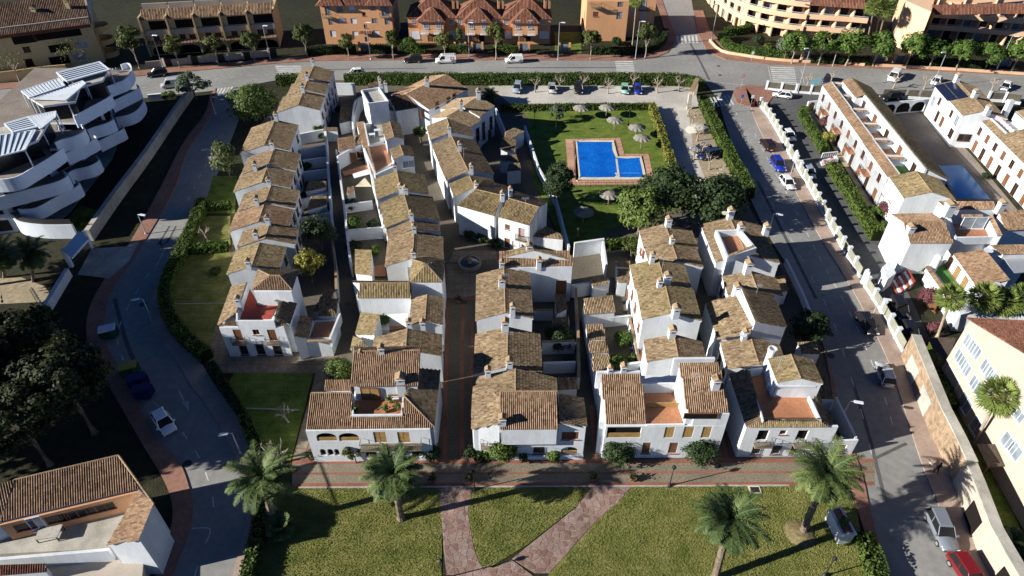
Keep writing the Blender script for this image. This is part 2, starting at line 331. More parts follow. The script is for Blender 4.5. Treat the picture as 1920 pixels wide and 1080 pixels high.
# --- car park, gardens, plazas
flat('car_park', [(870, 152), (1300, 152), (1308, 190), (1400, 372), (1290, 385), (1245, 230), (1215, 200), (930, 205), (870, 205)], .004, M['gravel'])
flat('gravel_bed', [(1290, 200), (1312, 200), (1392, 352), (1330, 352), (1300, 280)], .010, M['sand'])
flat('lawn', [(925, 205), (1216, 200), (1268, 335), (1340, 440), (1200, 480), (1060, 470), (1005, 350)], .008, M['lawn_green'])
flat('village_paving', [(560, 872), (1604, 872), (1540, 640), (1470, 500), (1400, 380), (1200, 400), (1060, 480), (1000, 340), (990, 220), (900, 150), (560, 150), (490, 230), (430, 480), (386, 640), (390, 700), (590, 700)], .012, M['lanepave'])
flat('lawn', [(520, 912), (830, 912), (827, 1180), (440, 1180), (455, 1080), (480, 1000)], .006, M['lawn'])
flat('lawn', [(880, 912), (1112, 912), (1080, 950), (990, 1020), (905, 1072), (888, 1030), (876, 960)], .006, M['lawn'])
flat('lawn', [(1186, 908), (1600, 908), (1640, 1180), (960, 1180), (1030, 1075), (1110, 985), (1165, 935)], .006, M['lawn'])
flat('lawn', [(440, 698), (588, 698), (545, 866), (480, 830), (420, 730)], .016, M['lawn_green'])
flat('lawn', [(372, 405), (432, 405), (432, 560), (405, 640), (385, 655), (330, 610), (318, 570), (330, 520)], .016, M['lawn'])
flat('lawn', [(400, 330), (445, 330), (440, 400), (380, 400)], .016, M['lawn_green'])
flat('lawn', [(110, 425), (165, 438), (185, 395), (150, 385)], .006, M['lawn_green'])
flat('lawn', [(1040, 60), (1090, 60), (1090, 100), (1040, 100)], .006, M['lawn_green'])
flat('driveway', [(145, 515), (172, 466), (236, 462), (262, 450), (242, 490), (205, 522)], .130, M['kerb'])
flat('sand_patch', [(-40, 524), (40, 520), (82, 536), (96, 552), (80, 566), (-40, 572)], .006, M['sand'])
# front promenade: cobbles between brick bands
PB = [(545, 868), (1600, 860)]
def band(y0, y1, z, mat, name, x0=548, x1=1640): return flat(name, [(x0, y0), (x1, y0-3), (x1, y1-3), (x0, y1)], z, mat)
band(866, 912, .016, M['cobble'], 'promenade')
band(863, 870, .020, M['brickpave'], 'brick_band'); band(886, 890, .020, M['brickpave'], 'brick_band'); band(906, 913, .020, M['brickpave'], 'brick_band')
struct('kerb', strip([P(560, 914.5)[:2], P(1480, 910.5)[:2]], .18, .07, -.02), M['kerb'])
# brick lines down the lanes and round the fountain plaza
def bline(px, w=.45): struct('brick_band', strip(G(px), w, .022), M['brickpave'])
for a in ([(834, 862), (838, 640), (840, 560), (836, 500)], [(884, 862), (884, 700), (887, 600)], [(866, 862), (866, 640), (870, 560)], [(838, 560), (890, 560)], [(838, 520), (896, 520)], [(846, 480), (935, 480)], [(1352, 868), (1345, 830), (1330, 760)], [(1378, 868), (1362, 800), (1340, 700)], [(1366, 866), (1353, 815)], [(1116, 862), (1112, 800), (1108, 760)]): bline(a)
# square stone slabs with brick joints beside the house with the red terrace, each one a piece
def slabs(name, A, B, Cn, D, nu, nv, gap=.12):
    A, B, Cn, D = [P(*q)[:2] for q in (A, B, Cn, D)]
    fl = struct(name, sheet([A, B, Cn, D], .018), M['brickpave']); fl_loc = np.array(fl.location)
    for i in range(nu):
        for j in range(nv):
            g = gap/2
            def q(u, v): return (1-v)*((1-u)*A+u*B)+v*((1-u)*D+u*Cn)
            c = [q(i/nu, j/nv), q((i+1)/nu, j/nv), q((i+1)/nu, (j+1)/nv), q(i/nu, (j+1)/nv)]; m = sum(c)/4
            c = [p-nrm(p-m)*g*1.4 for p in c]; V, Fs = prism(c, .019, .034+random.uniform(-.004, .006))
            me = mesh('slab', np.array(V)-fl_loc, Fs); me.materials.append(M['slab']); link('slab', me, fl)
slabs('slab_plaza', (388, 668), (646, 668), (608, 700), (400, 700), 15, 2)
slabs('slab_plaza', (404, 612), (417, 612), (430, 668), (388, 668), 2, 4)
slabs('slab_plaza', (593, 698), (650, 698), (592, 862), (548, 862), 2, 9)
slabs('slab_plaza', (842, 492), (932, 486), (930, 470), (850, 470), 6, 2)
slabs('slab_plaza', (838, 560), (892, 556), (896, 495), (838, 495), 4, 5)
# crazy paving: irregular flagstones, each one its own piece
def clip(poly, a, b):
    """keep the part of poly closer to a than to b"""
    m = (a+b)/2; n = b-a; out = []
    for i in range(len(poly)):
        p, q = poly[i], poly[(i+1) % len(poly)]; dp, dq = np.dot(p-m, n), np.dot(q-m, n)
        if dp <= 0: out.append(p)
        if dp*dq < 0: out.append(p+(q-p)*dp/(dp-dq))
    return out
def inside(p, poly):
    c = False; n = len(poly)
    for i in range(n):
        a, b = poly[i], poly[(i+1) % n]
        if (a[1] > p[1]) != (b[1] > p[1]) and p[0] < (b[0]-a[0])*(p[1]-a[1])/(b[1]-a[1])+a[0]: c = not c
    return c
def crazy(pxs, step, z, base):
    poly = [np.array(p) for p in G(pxs)]; mn = np.min(poly, axis=0); mx = np.max(poly, axis=0); nP = len(poly)
    path = struct(base, sheet(poly, z), M['mortar']); lo = np.array(path.location)
    def clamp(p):
        best = None
        for i in range(nP):
            a, b = poly[i], poly[(i+1) % nP]; t = min(1, max(0, np.dot(p-a, b-a)/np.dot(b-a, b-a))); q = a+(b-a)*t; dd = np.linalg.norm(p-q)
            if best is None or dd < best[0]: best = (dd, q)
        return best
    pts = [np.array([x+random.uniform(-.48, .48)*step, y+random.uniform(-.48, .48)*step]) for x in np.arange(mn[0]-1, mx[0]+1, step) for y in np.arange(mn[1]-1, mx[1]+1, step)]
    arr = np.array(pts)
    for p in pts:
        ins = inside(p, poly)
        if not ins and clamp(p)[0] > step*.9: continue
        near = arr[(np.abs(arr-p) < step*2.8).all(axis=1)]; c = [p+np.array(d)*step*1.6 for d in ((-1, -1), (1, -1), (1, 1), (-1, 1))]
        for q in near:
            if abs(q-p).sum() > 1e-6: c = clip(c, p, q)
        if len(c) < 3: continue
        flag = [inside(k, poly) for k in c]
        if not any(flag): continue
        c = [k if f else clamp(k)[1] for k, f in zip(c, flag)]
        area = abs(sum(c[i][0]*c[(i+1) % len(c)][1]-c[(i+1) % len(c)][0]*c[i][1] for i in range(len(c))))/2
        if area < .04: continue
        m = sum(c)/len(c); c = [m+(k-m)*(1-min(.4, .035/max(.06, np.linalg.norm(k-m)))) for k in c]
        V, Fs = prism(c, z+.001, z+.022+random.uniform(-.006, .008))
        me = mesh('flagstone', np.array(V)-lo, Fs); at = me.attributes.new('tv', 'FLOAT', 'FACE'); at.data.foreach_set('value', np.full(len(Fs), random.random(), 'f'))
        me.materials.append(M['flag']); link('flagstone', me, path)
crazy([(822, 914), (886, 914), (877, 960), (889, 1030), (906, 1073), (960, 1050), (1000, 1080), (985, 1120), (842, 1120), (832, 1030), (828, 970)], .60, .012, 'flagstone_path')
crazy([(1110, 913), (1188, 909), (1165, 935), (1110, 985), (1030, 1075), (1003, 1075), (960, 1048), (1000, 1016), (1080, 952)], .60, .016, 'flagstone_path')
# --- road markings
def zebra(A, B, n, wid, z=.020, m='paint'):
    """n bars across from A to B; wid = bar length vector in px"""
    A = np.array(A, float); B = np.array(B, float)
    for i in range(n):
        t0, t1 = (i+.08)/n, (i+.58)/n; a, b = A+(B-A)*t0, A+(B-A)*t1; k = np.array(wid)
        flat('crossing_bar', [a, b, b+k, a+k], z, M[m])
zebra((516, 123), (522, 141), 5, (48, 0)); zebra((1153, 114), (1157, 139), 7, (34, 0)); zebra((1444, 125), (1450, 160), 9, (45, 1))
zebra((1268, 68), (1310, 66), 6, (2, 14)); zebra((408, 166), (440, 162), 5, (-6, 11)); zebra((1322, 184), (1370, 178), 7, (10, 18))
def dashes(px, on, off, w=.12, z=.020, name='lane_dash', m='paint'):
    pts, s = resample(cat(G(px), 8), .25); L = s[-1]; d = 0
    while d+on < L:
        k = pts[(s >= d) & (s <= d+on)]
        if len(k) > 1: struct(name, strip(k, w, z), M[m])
        d += on+off
dashes([(120, 186), (300, 160), (420, 146), (520, 139), (700, 136), (900, 136), (1130, 137)], 1.4, 2.4, .1)
dashes([(408, 270), (375, 330), (343, 395), (318, 425)], 1.6, 2.2)
dashes([(280, 512), (248, 560), (225, 610), (222, 650), (240, 690), (270, 735), (325, 790), (372, 855), (396, 920), (400, 960), (394, 1000)], 1.5, 2.0)
dashes([(1415, 250), (1440, 300), (1478, 368), (1530, 470), (1600, 600), (1650, 720), (1675, 800)], 1.5, 1.6, .12)
dashes([(1380, 210), (1410, 290), (1450, 385), (1500, 480), (1555, 585), (1590, 690), (1620, 790), (1640, 880)], 1.6, 3.4, .1)
def mark(px, w=.12, name='road_line', z=.021, m='paint'): struct(name, strip(cat(G(px), 4), w, z), M[m])
for a in ([(272, 453), (296, 453), (300, 446)], [(311, 464), (300, 485)], [(300, 487), (292, 500)], [(335, 731), (349, 760)], [(360, 991), (394, 992), (385, 1020)], [(371, 1060), (364, 1085)], [(1350, 155), (1400, 160)], [(1555, 440), (1600, 520)], [(1440, 125), (1448, 160)], [(1502, 130), (1508, 158)]): mark(a)
for a in ([(318, 424), (302, 450), (296, 460)], [(330, 424), (315, 452), (306, 458)], [(305, 466), (300, 452)]): mark(a, .3, 'road_arrow', .0205, 'asphalt2')
flat('road_arrow', [(341, 754), (353, 752), (354, 771)], .021, M['paint'])
flat('parking_bay', [(1517, 160), (1522, 147), (1540, 146), (1536, 158)], .021, M['bluepaint'])
for x in range(610, 1200, 34): mark([(x, 139.5), (x+4, 134.5)], .09, 'bay_line')
for px, py, r in ((268, 571, .5), (351, 870, .5), (870, 567, .45), (1100, 560, .4), (1345, 872, .4), (741, 135, .4), (1347, 124, .4), (1350, 141, .4), (1557, 627, .45), (1557, 667, .5), (880, 480, .4), (1087, 135, .4), (647, 443, .5), (652, 570, .5)):
    p = P(px, py); single('manhole_cover', *lathe((p[0], p[1], .0), [(r, .02), (r, .036), (r*.85, .037), (r*.82, .031), (.02, .031)], 16), M['iron'], kind='structure')
# tarmac patches, worn strips and tyre marks
for i, (px, w) in enumerate(([[(1258, 118), (1300, 120), (1318, 150), (1300, 152)], 0], [[(1290, 74), (1310, 110), (1330, 150)], .5], [[(950, 127), (1180, 127)], .5], [[(560, 131), (800, 128)], .4], [[(215, 560), (225, 600), (240, 650), (262, 700)], .5], [[(1640, 860), (1690, 836), (1700, 832)], .35], [[(1420, 340), (1470, 440), (1530, 560)], .5], [[(1600, 720), (1630, 820), (1660, 940)], .4])):
    if w: struct('tar_patch', strip(cat(G(px), 4), w, .0175+.0002*i), M['asphalt2'])
# ================================================================ building kit
TILES = [0]
def tiles(poly, pitch=.21, course=.36, steps=True, seg=4, h=.075):
    """barrel tiles laid on a planar convex polygon: columns run down the slope, courses overlap"""
    poly = np.asarray(poly, float); o = poly.mean(0)
    n = nrm(sum(np.cross(poly[i]-o, poly[(i+1) % len(poly)]-o) for i in range(len(poly))))
    if n[2] < 0: n = -n
    d = np.array([0, 0, -1.0]); d = d-n*np.dot(d, n); d = nrm(d) if np.linalg.norm(d) > 1e-4 else np.array([0, -1.0, 0]); u = np.cross(d, n)
    a = (poly-o)@u; b = (poly-o)@d; nc = max(1, int(round((a.max()-a.min())/pitch))); pw = (a.max()-a.min())/nc
    tt = np.array([0, .25, .5, .75, 1.0]) if seg == 4 else np.array([0, .5, 1.0]); hh = np.array([0, .72, 1.0, .72, 0]) if seg == 4 else np.array([0, 1.0, 0]); hh = hh*h; k = len(tt)
    Vs, Fs, At, base = [], [], [], 0
    for c in range(nc):
        ac = a.min()+pw*(c+.5); bs = []
        for i in range(len(poly)):
            j = (i+1) % len(poly)
            if (a[i]-ac)*(a[j]-ac) < 0: bs.append(b[i]+(b[j]-b[i])*(ac-a[i])/(a[j]-a[i]))
        if len(bs) < 2 or max(bs)-min(bs) < .05: continue
        b0, b1 = min(bs), max(bs); nr = max(1, int(round((b1-b0)/course))); rb = np.linspace(b0, b1, nr+1); rb[1:-1] += rng.uniform(-.03, .03, nr-1)
        if steps:
            bb = np.repeat(rb, 2)[1:-1]; lift = np.tile([0, .018], nr)+np.repeat(rng.uniform(0, .010, nr), 2)
        else: bb = rb; lift = np.zeros(nr+1)
        x = a.min()+pw*(c+tt)
        X = o+x[None, :, None]*u+bb[:, None, None]*d+(hh[None, :, None]+lift[:, None, None])*n
        m = len(bb); Vs.append(X.reshape(-1, 3)); ii = (base+np.arange(m-1)[:, None]*k+np.arange(k-1)[None, :]).ravel()
        Fs.append(np.stack([ii, ii+1, ii+k+1, ii+k], 1)); tv = rng.random(nr)
        At.append(np.repeat(tv[(np.arange(m-1)//2 if steps else np.arange(m-1)).clip(0, nr-1)], k-1)); base += m*k
    if not Vs: return None
    TILES[0] += sum(len(f) for f in Fs)*2
    V_, F_ = np.concatenate(Vs), np.concatenate(Fs); q = V_[F_[::7]]; up_ = np.cross(q[:, 1]-q[:, 0], q[:, 2]-q[:, 0])@n
    return V_, (F_ if up_.sum() > 0 else F_[:, ::-1]), np.concatenate(At)
def capline(a, b, r=.11):
    a = np.asarray(a, float); b = np.asarray(b, float); L = np.linalg.norm(b-a); n = max(2, int(L/.4)); V, Fs = [], []
    d = (b-a)/L; s = nrm(np.cross(d, (0, 0, 1))); up = np.cross(s, d); al = [math.pi*k/5 for k in range(6)]
    for i in range(n):
        for e, rr in ((0, r*.86), (1, r)):
            p = a+d*L*(i+e)/n
            for q in al: V.append(p+rr*(math.cos(q)*s+math.sin(q)*1.0*up)-up*.02)
        k = i*12; Fs += [(k+j, k+j+1, k+6+j+1, k+6+j) for j in range(5)]
    return V, Fs
class House(T):
    mt = 'tile'; wm = 'white'; pitch_tile = .21; steps = True; seg = 4
    def __init__(s, name, label, cat, at, group=None, mt='tile', wm='white', far=False, z=0):
        super().__init__(name, label, cat, P(*at), group); s.mt = mt; s.wm = wm
        if far: s.pitch_tile = .34; s.steps = False
    def slope(s, pts, mat=None, over=0):
        r = tiles(pts, s.pitch_tile, .36 if s.steps else .9, s.steps, s.seg, .12 if s.steps else .13)
        if r is None: return
        return s.part('roof_tiles', r[0], r[1], M[mat or s.mt], attr=r[2], kind='stuff')
    def caps(s, *lines):
        s.part('ridge_cap', *join(*[capline(a, b) for a, b in lines]), M['cap'], smooth=False)
    def plane(s, pxs):
        """(px, py, z) triples; the first three fix the plane, later ones may omit z"""
        W = [P(*p) for p in pxs[:3]]
        for p in pxs[3:]: W.append(on_plane(p[0], p[1], *W[:3]))
        return W
    def roof(s, pxs, mat=None, z0=0.0, walls=True, cap=None, inset=.10):
        W = s.plane(pxs)
        s.slope(W, mat)
        if walls: s.walls(W, z0, inset)
        if cap: s.caps(*[(W[i]+(0, 0, .05), W[j]+(0, 0, .05)) for i, j in cap])
        return W
    def walls(s, W, z0=0.0, inset=.1, drop=.05, name='wall', mat=None):
        c = sum(W)/len(W); q = []
        for p in W: v = (c-p)[:2]; q.append(p[:2]+v/np.linalg.norm(v)*inset*1.4)
        zz = [p[2]-drop for p in W]; return s.part(name, *prism(q, z0, zz), M[mat or s.wm])
    def block(s, pxs, z1, z0=0.0, mat=None, name='wall'):
        W = [P(x, y, z1) for x, y in pxs]; s.part(name, *prism([p[:2] for p in W], z0, z1), M[mat or s.wm]); return W
    def floor(s, pxs, z, mat='terra', th=.05, name='terrace_floor'):
        W = [P(x, y, z) for x, y in pxs]; s.part(name, *prism([p[:2] for p in W], z-th, z), M[mat]); return W
    def para(s, pxs, z, h=.9, t=.2, mat=None, name='parapet', closed=False):
        W = [P(x, y, z)[:2] for x, y in pxs]; W = W+W[:1] if closed else W
        s.part(name, *join(*[bar(W[i]-nrm(W[i+1]-W[i])*t*.49, W[i+1]+nrm(W[i+1]-W[i])*t*(.48-.01*i), t, z-h, z-.002*i) for i in range(len(W)-1)]), M[mat or s.wm])
    def chim(s, px, py, z, h=1.1, w=.6, cap=True):
        """chimney whose foot shows at px, py on the roof at height z"""
        p = P(px, py, z); c = s.part('chimney', *join(box(p, (1, .1), w, w*.85, z-.5, z+h), box(p, (1, .1), w*1.15, w, z+h-.22, z+h-.12)), M[s.wm])
        q = z+h
        if cap:
            V = [(p[0]+x*w*.62, p[1]+y*w*.55, q+zz) for x, y, zz in ((-1, -1, .06), (1, -1, .06), (1, 1, .06), (-1, 1, .06), (0, -1, .38), (0, 1, .38))]
            s.part('chimney_cap', V, [(0, 1, 4), (1, 2, 5, 4), (2, 3, 5), (3, 0, 4, 5), (3, 2, 1, 0)], M['cap'], parent=c)
            s.part('vent', *box(p-np.array([0, w*.43, 0]), (1, .1), w*.34, .06, q-.42, q-.2), M['dark'], parent=c)
    # ---- openings
    def win(s, A, B, px, py, ww=1.0, hh=1.2, kind='glass', out=.0, name='window'):
        c = on_wall(px, py, A, B); d = nrm(np.append(B[:2]-A[:2], 0)); n = np.array([d[1], -d[0], 0])
        if np.dot(n, np.array([0, 0, CH])-c) < 0: n = -n
        s.win3(c+n*out, d, n, ww, hh, kind, name)
    def win3(s, c, d, n, ww, hh, kind='glass', name='window'):
        def bx(u0, u1, z0, z1, o0, o1): 
            a = c+d*(u0+u1)/2+n*(o0+o1)/2; return box(a, d, u1-u0, o1-o0, c[2]+z0, c[2]+z1)
        w2, h2 = ww/2, hh/2; pm = {'glass': 'darkglass', 'pale': 'skyglass', 'shutter': 'ochrewood', 'brown': 'wood', 'door': 'wood', 'dark': 'dark', 'red': 'wood', 'white': 'white2', 'grey': 'steel'}[kind]
        o = s.part('door' if kind == 'door' else name, *bx(-w2, w2, -h2, h2, -.05, .02), M[pm])
        f = .07
        fr = [bx(-w2-f, -w2, -h2, h2+f, -.05, .06), bx(w2, w2+f, -h2, h2+f, -.05, .06), bx(-w2, w2, h2, h2+f, -.05, .055)]
        if kind in ('glass', 'pale', 'shutter', 'brown'): fr.append(bx(-.03, .03, -h2, h2, -.04, .045))
        s.part('frame', *join(*fr), M['white2' if kind in ('pale', 'white', 'grey') else 'wood'], parent=o)
        if kind in ('shutter', 'brown'):
            m = max(3, int(hh/.16)); s.part('slats', *join(*[bx(-w2+.04, w2-.04, -h2+hh*(i+.2)/m, -h2+hh*(i+.75)/m, .02, .045) for i in range(m)]), M[pm], parent=o)
        if kind not in ('door', 'dark'): s.part('sill', *bx(-w2-.12, w2+.12, -h2-.09, -h2, -.05, .16), M['brickpave' if kind != 'pale' else 'white2'], parent=o)
    def facade(s, a, b, ht, holes, t=.2, extra=None, mat=None):
        """wall slab between two ground points (px at z=0) with real openings; holes = (x0,y0,x1,y1,kind) in photo px"""
        A = P(*a); B = P(*b); L = np.linalg.norm(B-A); d = (B-A)/L; n = np.array([d[1], -d[0], 0])
        if np.dot(n, -A) < 0: n = -n
        H = []
        for x0, y0, x1, y1, kind in holes:
            cx, cy = (x0+x1)/2, (y0+y1)/2; g = lambda x, y: on_wall(x, y, A, B)
            s0, s1 = np.dot(g(x0, cy)-A, d), np.dot(g(x1, cy)-A, d); z0, z1 = g(cx, y1)[2], g(cx, y0)[2]
            H.append((max(.15, s0), min(L-.15, s1), max(.02, z0), min(ht-.12, z1), kind))
        S = sorted({0.0, L} | {round(v, 4) for h in H for v in h[:2]}); Z = sorted({0.0, ht} | {round(v, 4) for h in H for v in h[2:4]})
        pt = lambda u, z, o=0.0: A+d*u+np.array([0, 0, z])-n*o
        V, Fs = [], []
        def quad(*q): k = len(V); V.extend(q); Fs.append(tuple(range(k, k+len(q))))
        for i in range(len(S)-1):
            for j in range(len(Z)-1):
                cu, cz = (S[i]+S[i+1])/2, (Z[j]+Z[j+1])/2
                if any(h[0] < cu < h[1] and h[2] < cz < h[3] for h in H): continue
                quad(pt(S[i], Z[j]), pt(S[i+1], Z[j]), pt(S[i+1], Z[j+1]), pt(S[i], Z[j+1]))
        for u in (0, L): quad(pt(u, 0), pt(u, ht), pt(u, ht, t), pt(u, 0, t))
        quad(pt(0, ht), pt(L, ht), pt(L, ht, t), pt(0, ht, t))
        for u0, u1, z0, z1, kind in H:
            quad(pt(u0, z0), pt(u0, z1), pt(u0, z1, t), pt(u0, z0, t)); quad(pt(u1, z0), pt(u1, z0, t), pt(u1, z1, t), pt(u1, z1))
            quad(pt(u0, z0), pt(u0, z0, t), pt(u1, z0, t), pt(u1, z0)); quad(pt(u0, z1), pt(u1, z1), pt(u1, z1, t), pt(u0, z1, t))
            if 'arch' in kind:
                r = (u1-u0)/2; rz = min(r, (z1-z0)*.5); cu = (u0+u1)/2
                arc = [(cu+r*math.cos(q), z1-rz+rz*math.sin(q)) for q in np.linspace(math.pi, 0, 9)]
                quad(*[pt(*q) for q in [(u0, z1)]+arc[:5][::-1]]); quad(*[pt(*q) for q in [(u1, z1)]+arc[4:]])
                for q, w_ in zip(arc[:-1], arc[1:]): quad(pt(*q), pt(*w_), pt(*w_, t), pt(*q, t))
        if extra: quad(*[pt(u*L, z) for u, z in extra])
        s.part('facade', V, Fs, M[mat or s.wm])
        for u0, u1, z0, z1, kind in H:
            c = pt((u0+u1)/2, (z0+z1)/2, t+.0); k = kind.replace('arch_', ''); ww, hh = u1-u0, z1-z0
            if k in ('shutter', 'brown', 'red'): s.leafwin(pt((u0+u1)/2, (z0+z1)/2, .10), d, n, ww, hh, k)
            elif k == 'loggia':
                s.part('loggia', *box(c+n*.02, d, ww, .04, z0, z1), M['dark'])  # dark sheet painted in for the shade at the back
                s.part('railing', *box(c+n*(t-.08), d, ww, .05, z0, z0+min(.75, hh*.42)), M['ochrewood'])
            else:
                s.leafwin(pt((u0+u1)/2, (z0+z1)/2, t-.05), d, n, ww, hh, k)
            if k in ('glass', 'brown', 'red', 'grille'): s.part('sill', *box(pt((u0+u1)/2, 0, -.04), d, ww+.2, .14, z0-.08, z0-.004), M['brickpave'])
        return A, B, n, d
    def leafwin(s, c, d, n, ww, hh, k):
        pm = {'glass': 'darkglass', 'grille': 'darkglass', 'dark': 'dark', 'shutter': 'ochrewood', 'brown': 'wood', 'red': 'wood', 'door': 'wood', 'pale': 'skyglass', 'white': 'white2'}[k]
        z0, z1 = c[2]-hh/2, c[2]+hh/2
        o = s.part('door' if k == 'door' else 'window', *box(c, d, ww, .05, z0, z1), M[pm])
        if k in ('shutter', 'brown', 'red'):
            m = max(3, int(hh/.17)); s.part('slats', *join(*[box(c+n*.04+d*q*ww*.245, d, ww*.44, .03, z0+hh*(i+.2)/m, z0+hh*(i+.8)/m) for i in range(m) for q in (-1, 1)]), M[pm], parent=o)
        if k in ('glass', 'pale'):
            s.part('frame', *join(*[box(c+n*.04+d*q, d, .06, .04, z0, z1) for q in (-ww/2+.03, 0, ww/2-.03)], *[box(c+n*.042, d, ww-.1, .035, z-.03, z+.03) for z in (z0+.03, z1-.03)]), M['wood'], parent=o)
        if k == 'grille':
            m = max(4, int(ww/.16)); s.part('grille', *join(*[box(c+n*.28+d*ww*((i+.5)/m-.5), d, .025, .025, z0-.1, z1) for i in range(m)], *[box(c+n*.28, d, ww+.1, .03, z, z+.03) for z in (z0-.1, (z0+z1)/2, z1-.03)]), M['iron'], parent=o)
    def balcony(s, a, b, pxl, pxr, py, depth=.9, solid=False):
        """balcony slab whose top sits at photo height py on the facade line a-b"""
        A = P(*a); B = P(*b); d = nrm(B-A); n = np.array([d[1], -d[0], 0]); n = n if np.dot(n, -A) > 0 else -n
        l, r = on_wall(pxl, py, A, B), on_wall(pxr, py, A, B); c = (l+r)/2; L = abs(np.dot(r-l, d)); z = c[2]
        o = s.part('balcony', *box(c+n*depth/2, d, L, depth, z-.12, z), M['slab'])
        m = max(3, int(L/.16)); rails = [box(c+n*(depth-.04)+d*L*((i+.5)/m-.5), d, .022, .022, z, z+.95) for i in range(m)]
        rails += [box(c+n*(depth-.04), d, L, .04, z+.93, z+.98)]+[box(c+n*depth/2+d*q*(L/2-.02), n, depth-.1, .03, z+.93, z+.98) for q in (-1, 1)]+[box(c+n*depth*f+d*q*(L/2-.02), n, .022, .022, z, z+.93) for q in (-1, 1) for f in (.2, .5, .8)]
        s.part('railing', *join(*rails), M['iron'], parent=o)
    def gable(s, r1, r2, zr, eL, eR, pitch=.31, mat=None, caps=True, deck=True, ends='', zw=0.0, wl=None, wr=None):
        """gable roof from its ridge ends and one point on each eave (photo px); walls drop to the ground"""
        zr -= .3; A, B = P(*r1, zr), P(*r2, zr); d = nrm(B-A); n = np.array([d[1], -d[0], 0])
        def sol(e):
            z = zr-1.5
            for _ in range(60):
                p = P(*e, z); q = np.dot(p-A, n); z = .6*z+.4*(zr-pitch*abs(q))
            return q, z
        sides = {}
        for key, e, wo in (('L', eL, wl), ('R', eR, wr)):
            q, z = sol(e) if e is not None else (wo, zr-pitch*abs(wo))
            if wo is not None and e is not None: q = math.copysign(wo, q); z = zr-pitch*wo
            sides[key] = (q, z); e0, e1 = A+n*q, B+n*q; e0[2] = e1[2] = z; s.slope([A, B, e1, e0], mat)
        (ql, zl), (qr, zrr) = sides['L'], sides['R']; iw = .14
        ql2, qr2 = ql-math.copysign(iw, ql), qr-math.copysign(iw, qr)
        pr = [(ql2, zl+pitch*iw-.05), (0, zr-.05), (qr2, zrr+pitch*iw-.05)]
        V = []
        for E_, sg in ((A, 1), (B, -1)):
            E2 = E_+d*sg*.03
            for q, z in pr: V.append(np.append((E2+n*q)[:2], z))
            for q in (qr2, ql2): V.append(np.append((E2+n*q)[:2], zw))
        s.part('wall', V, [(0, 1, 2, 3, 4), (9, 8, 7, 6, 5)]+[(i, i+5, (i+1) % 5+5, (i+1) % 5) for i in range(5)], M[s.wm])
        if deck:   # white eave boards under the tiles
            for q, z in (sides['L'], sides['R']): s.part('eave', *bar((A+n*(q-math.copysign(.08, q)))[:2], (B+n*(q-math.copysign(.08, q)))[:2], .16, z-.12, z+.005), M[s.wm])
        if caps: s.caps((A+(0, 0, .05), B+(0, 0, .05)))
        g = {}
        for key, q in (('L', ql2), ('R', qr2)): g[key] = (np.append((A+n*q)[:2], 0), np.append((B+n*q)[:2], 0))
        g['N'] = (np.append((B+n*ql2)[:2], 0), np.append((B+n*qr2)[:2], 0)); g['F'] = (np.append((A+n*ql2)[:2], 0), np.append((A+n*qr2)[:2], 0))
        g['ridge'] = (A, B); g['zL'], g['zR'] = zl, zrr; s.g = g; return g
    def rowwins(s, side, n=2, zs=(4.0,), kind='glass', ww=.9, hh=1.2, lo=True, door=False):
        """evenly spaced openings along one long wall of a gabled unit"""
        A, B = s.g[side]; d = nrm(B-A); L = np.linalg.norm(B-A); nn = np.array([d[1], -d[0], 0]); mid = (s.g['ridge'][0]+s.g['ridge'][1])/2
        if np.dot(nn, (A+B)/2-np.append(mid[:2], 0)) < 0: nn = -nn
        for z in zs:
            for i in range(n): s.win3(A+d*L*(i+.5)/n+np.array([0, 0, z]), d, nn, ww, hh, kind)
        if door: s.win3(A+d*L*.35+np.array([0, 0, 1.05]), d, nn, .95, 2.1, 'door'); s.win3(A+d*L*.75+np.array([0, 0, 1.6]), d, nn, .9, 1.1, kind)
def mid(*p): return tuple(np.mean(np.array(p, float), axis=0))
ORD = ['first', 'second', 'third', 'fourth', 'fifth', 'sixth', 'seventh', 'eighth', 'ninth', 'tenth', 'eleventh', 'twelfth', 'thirteenth', 'fourteenth']
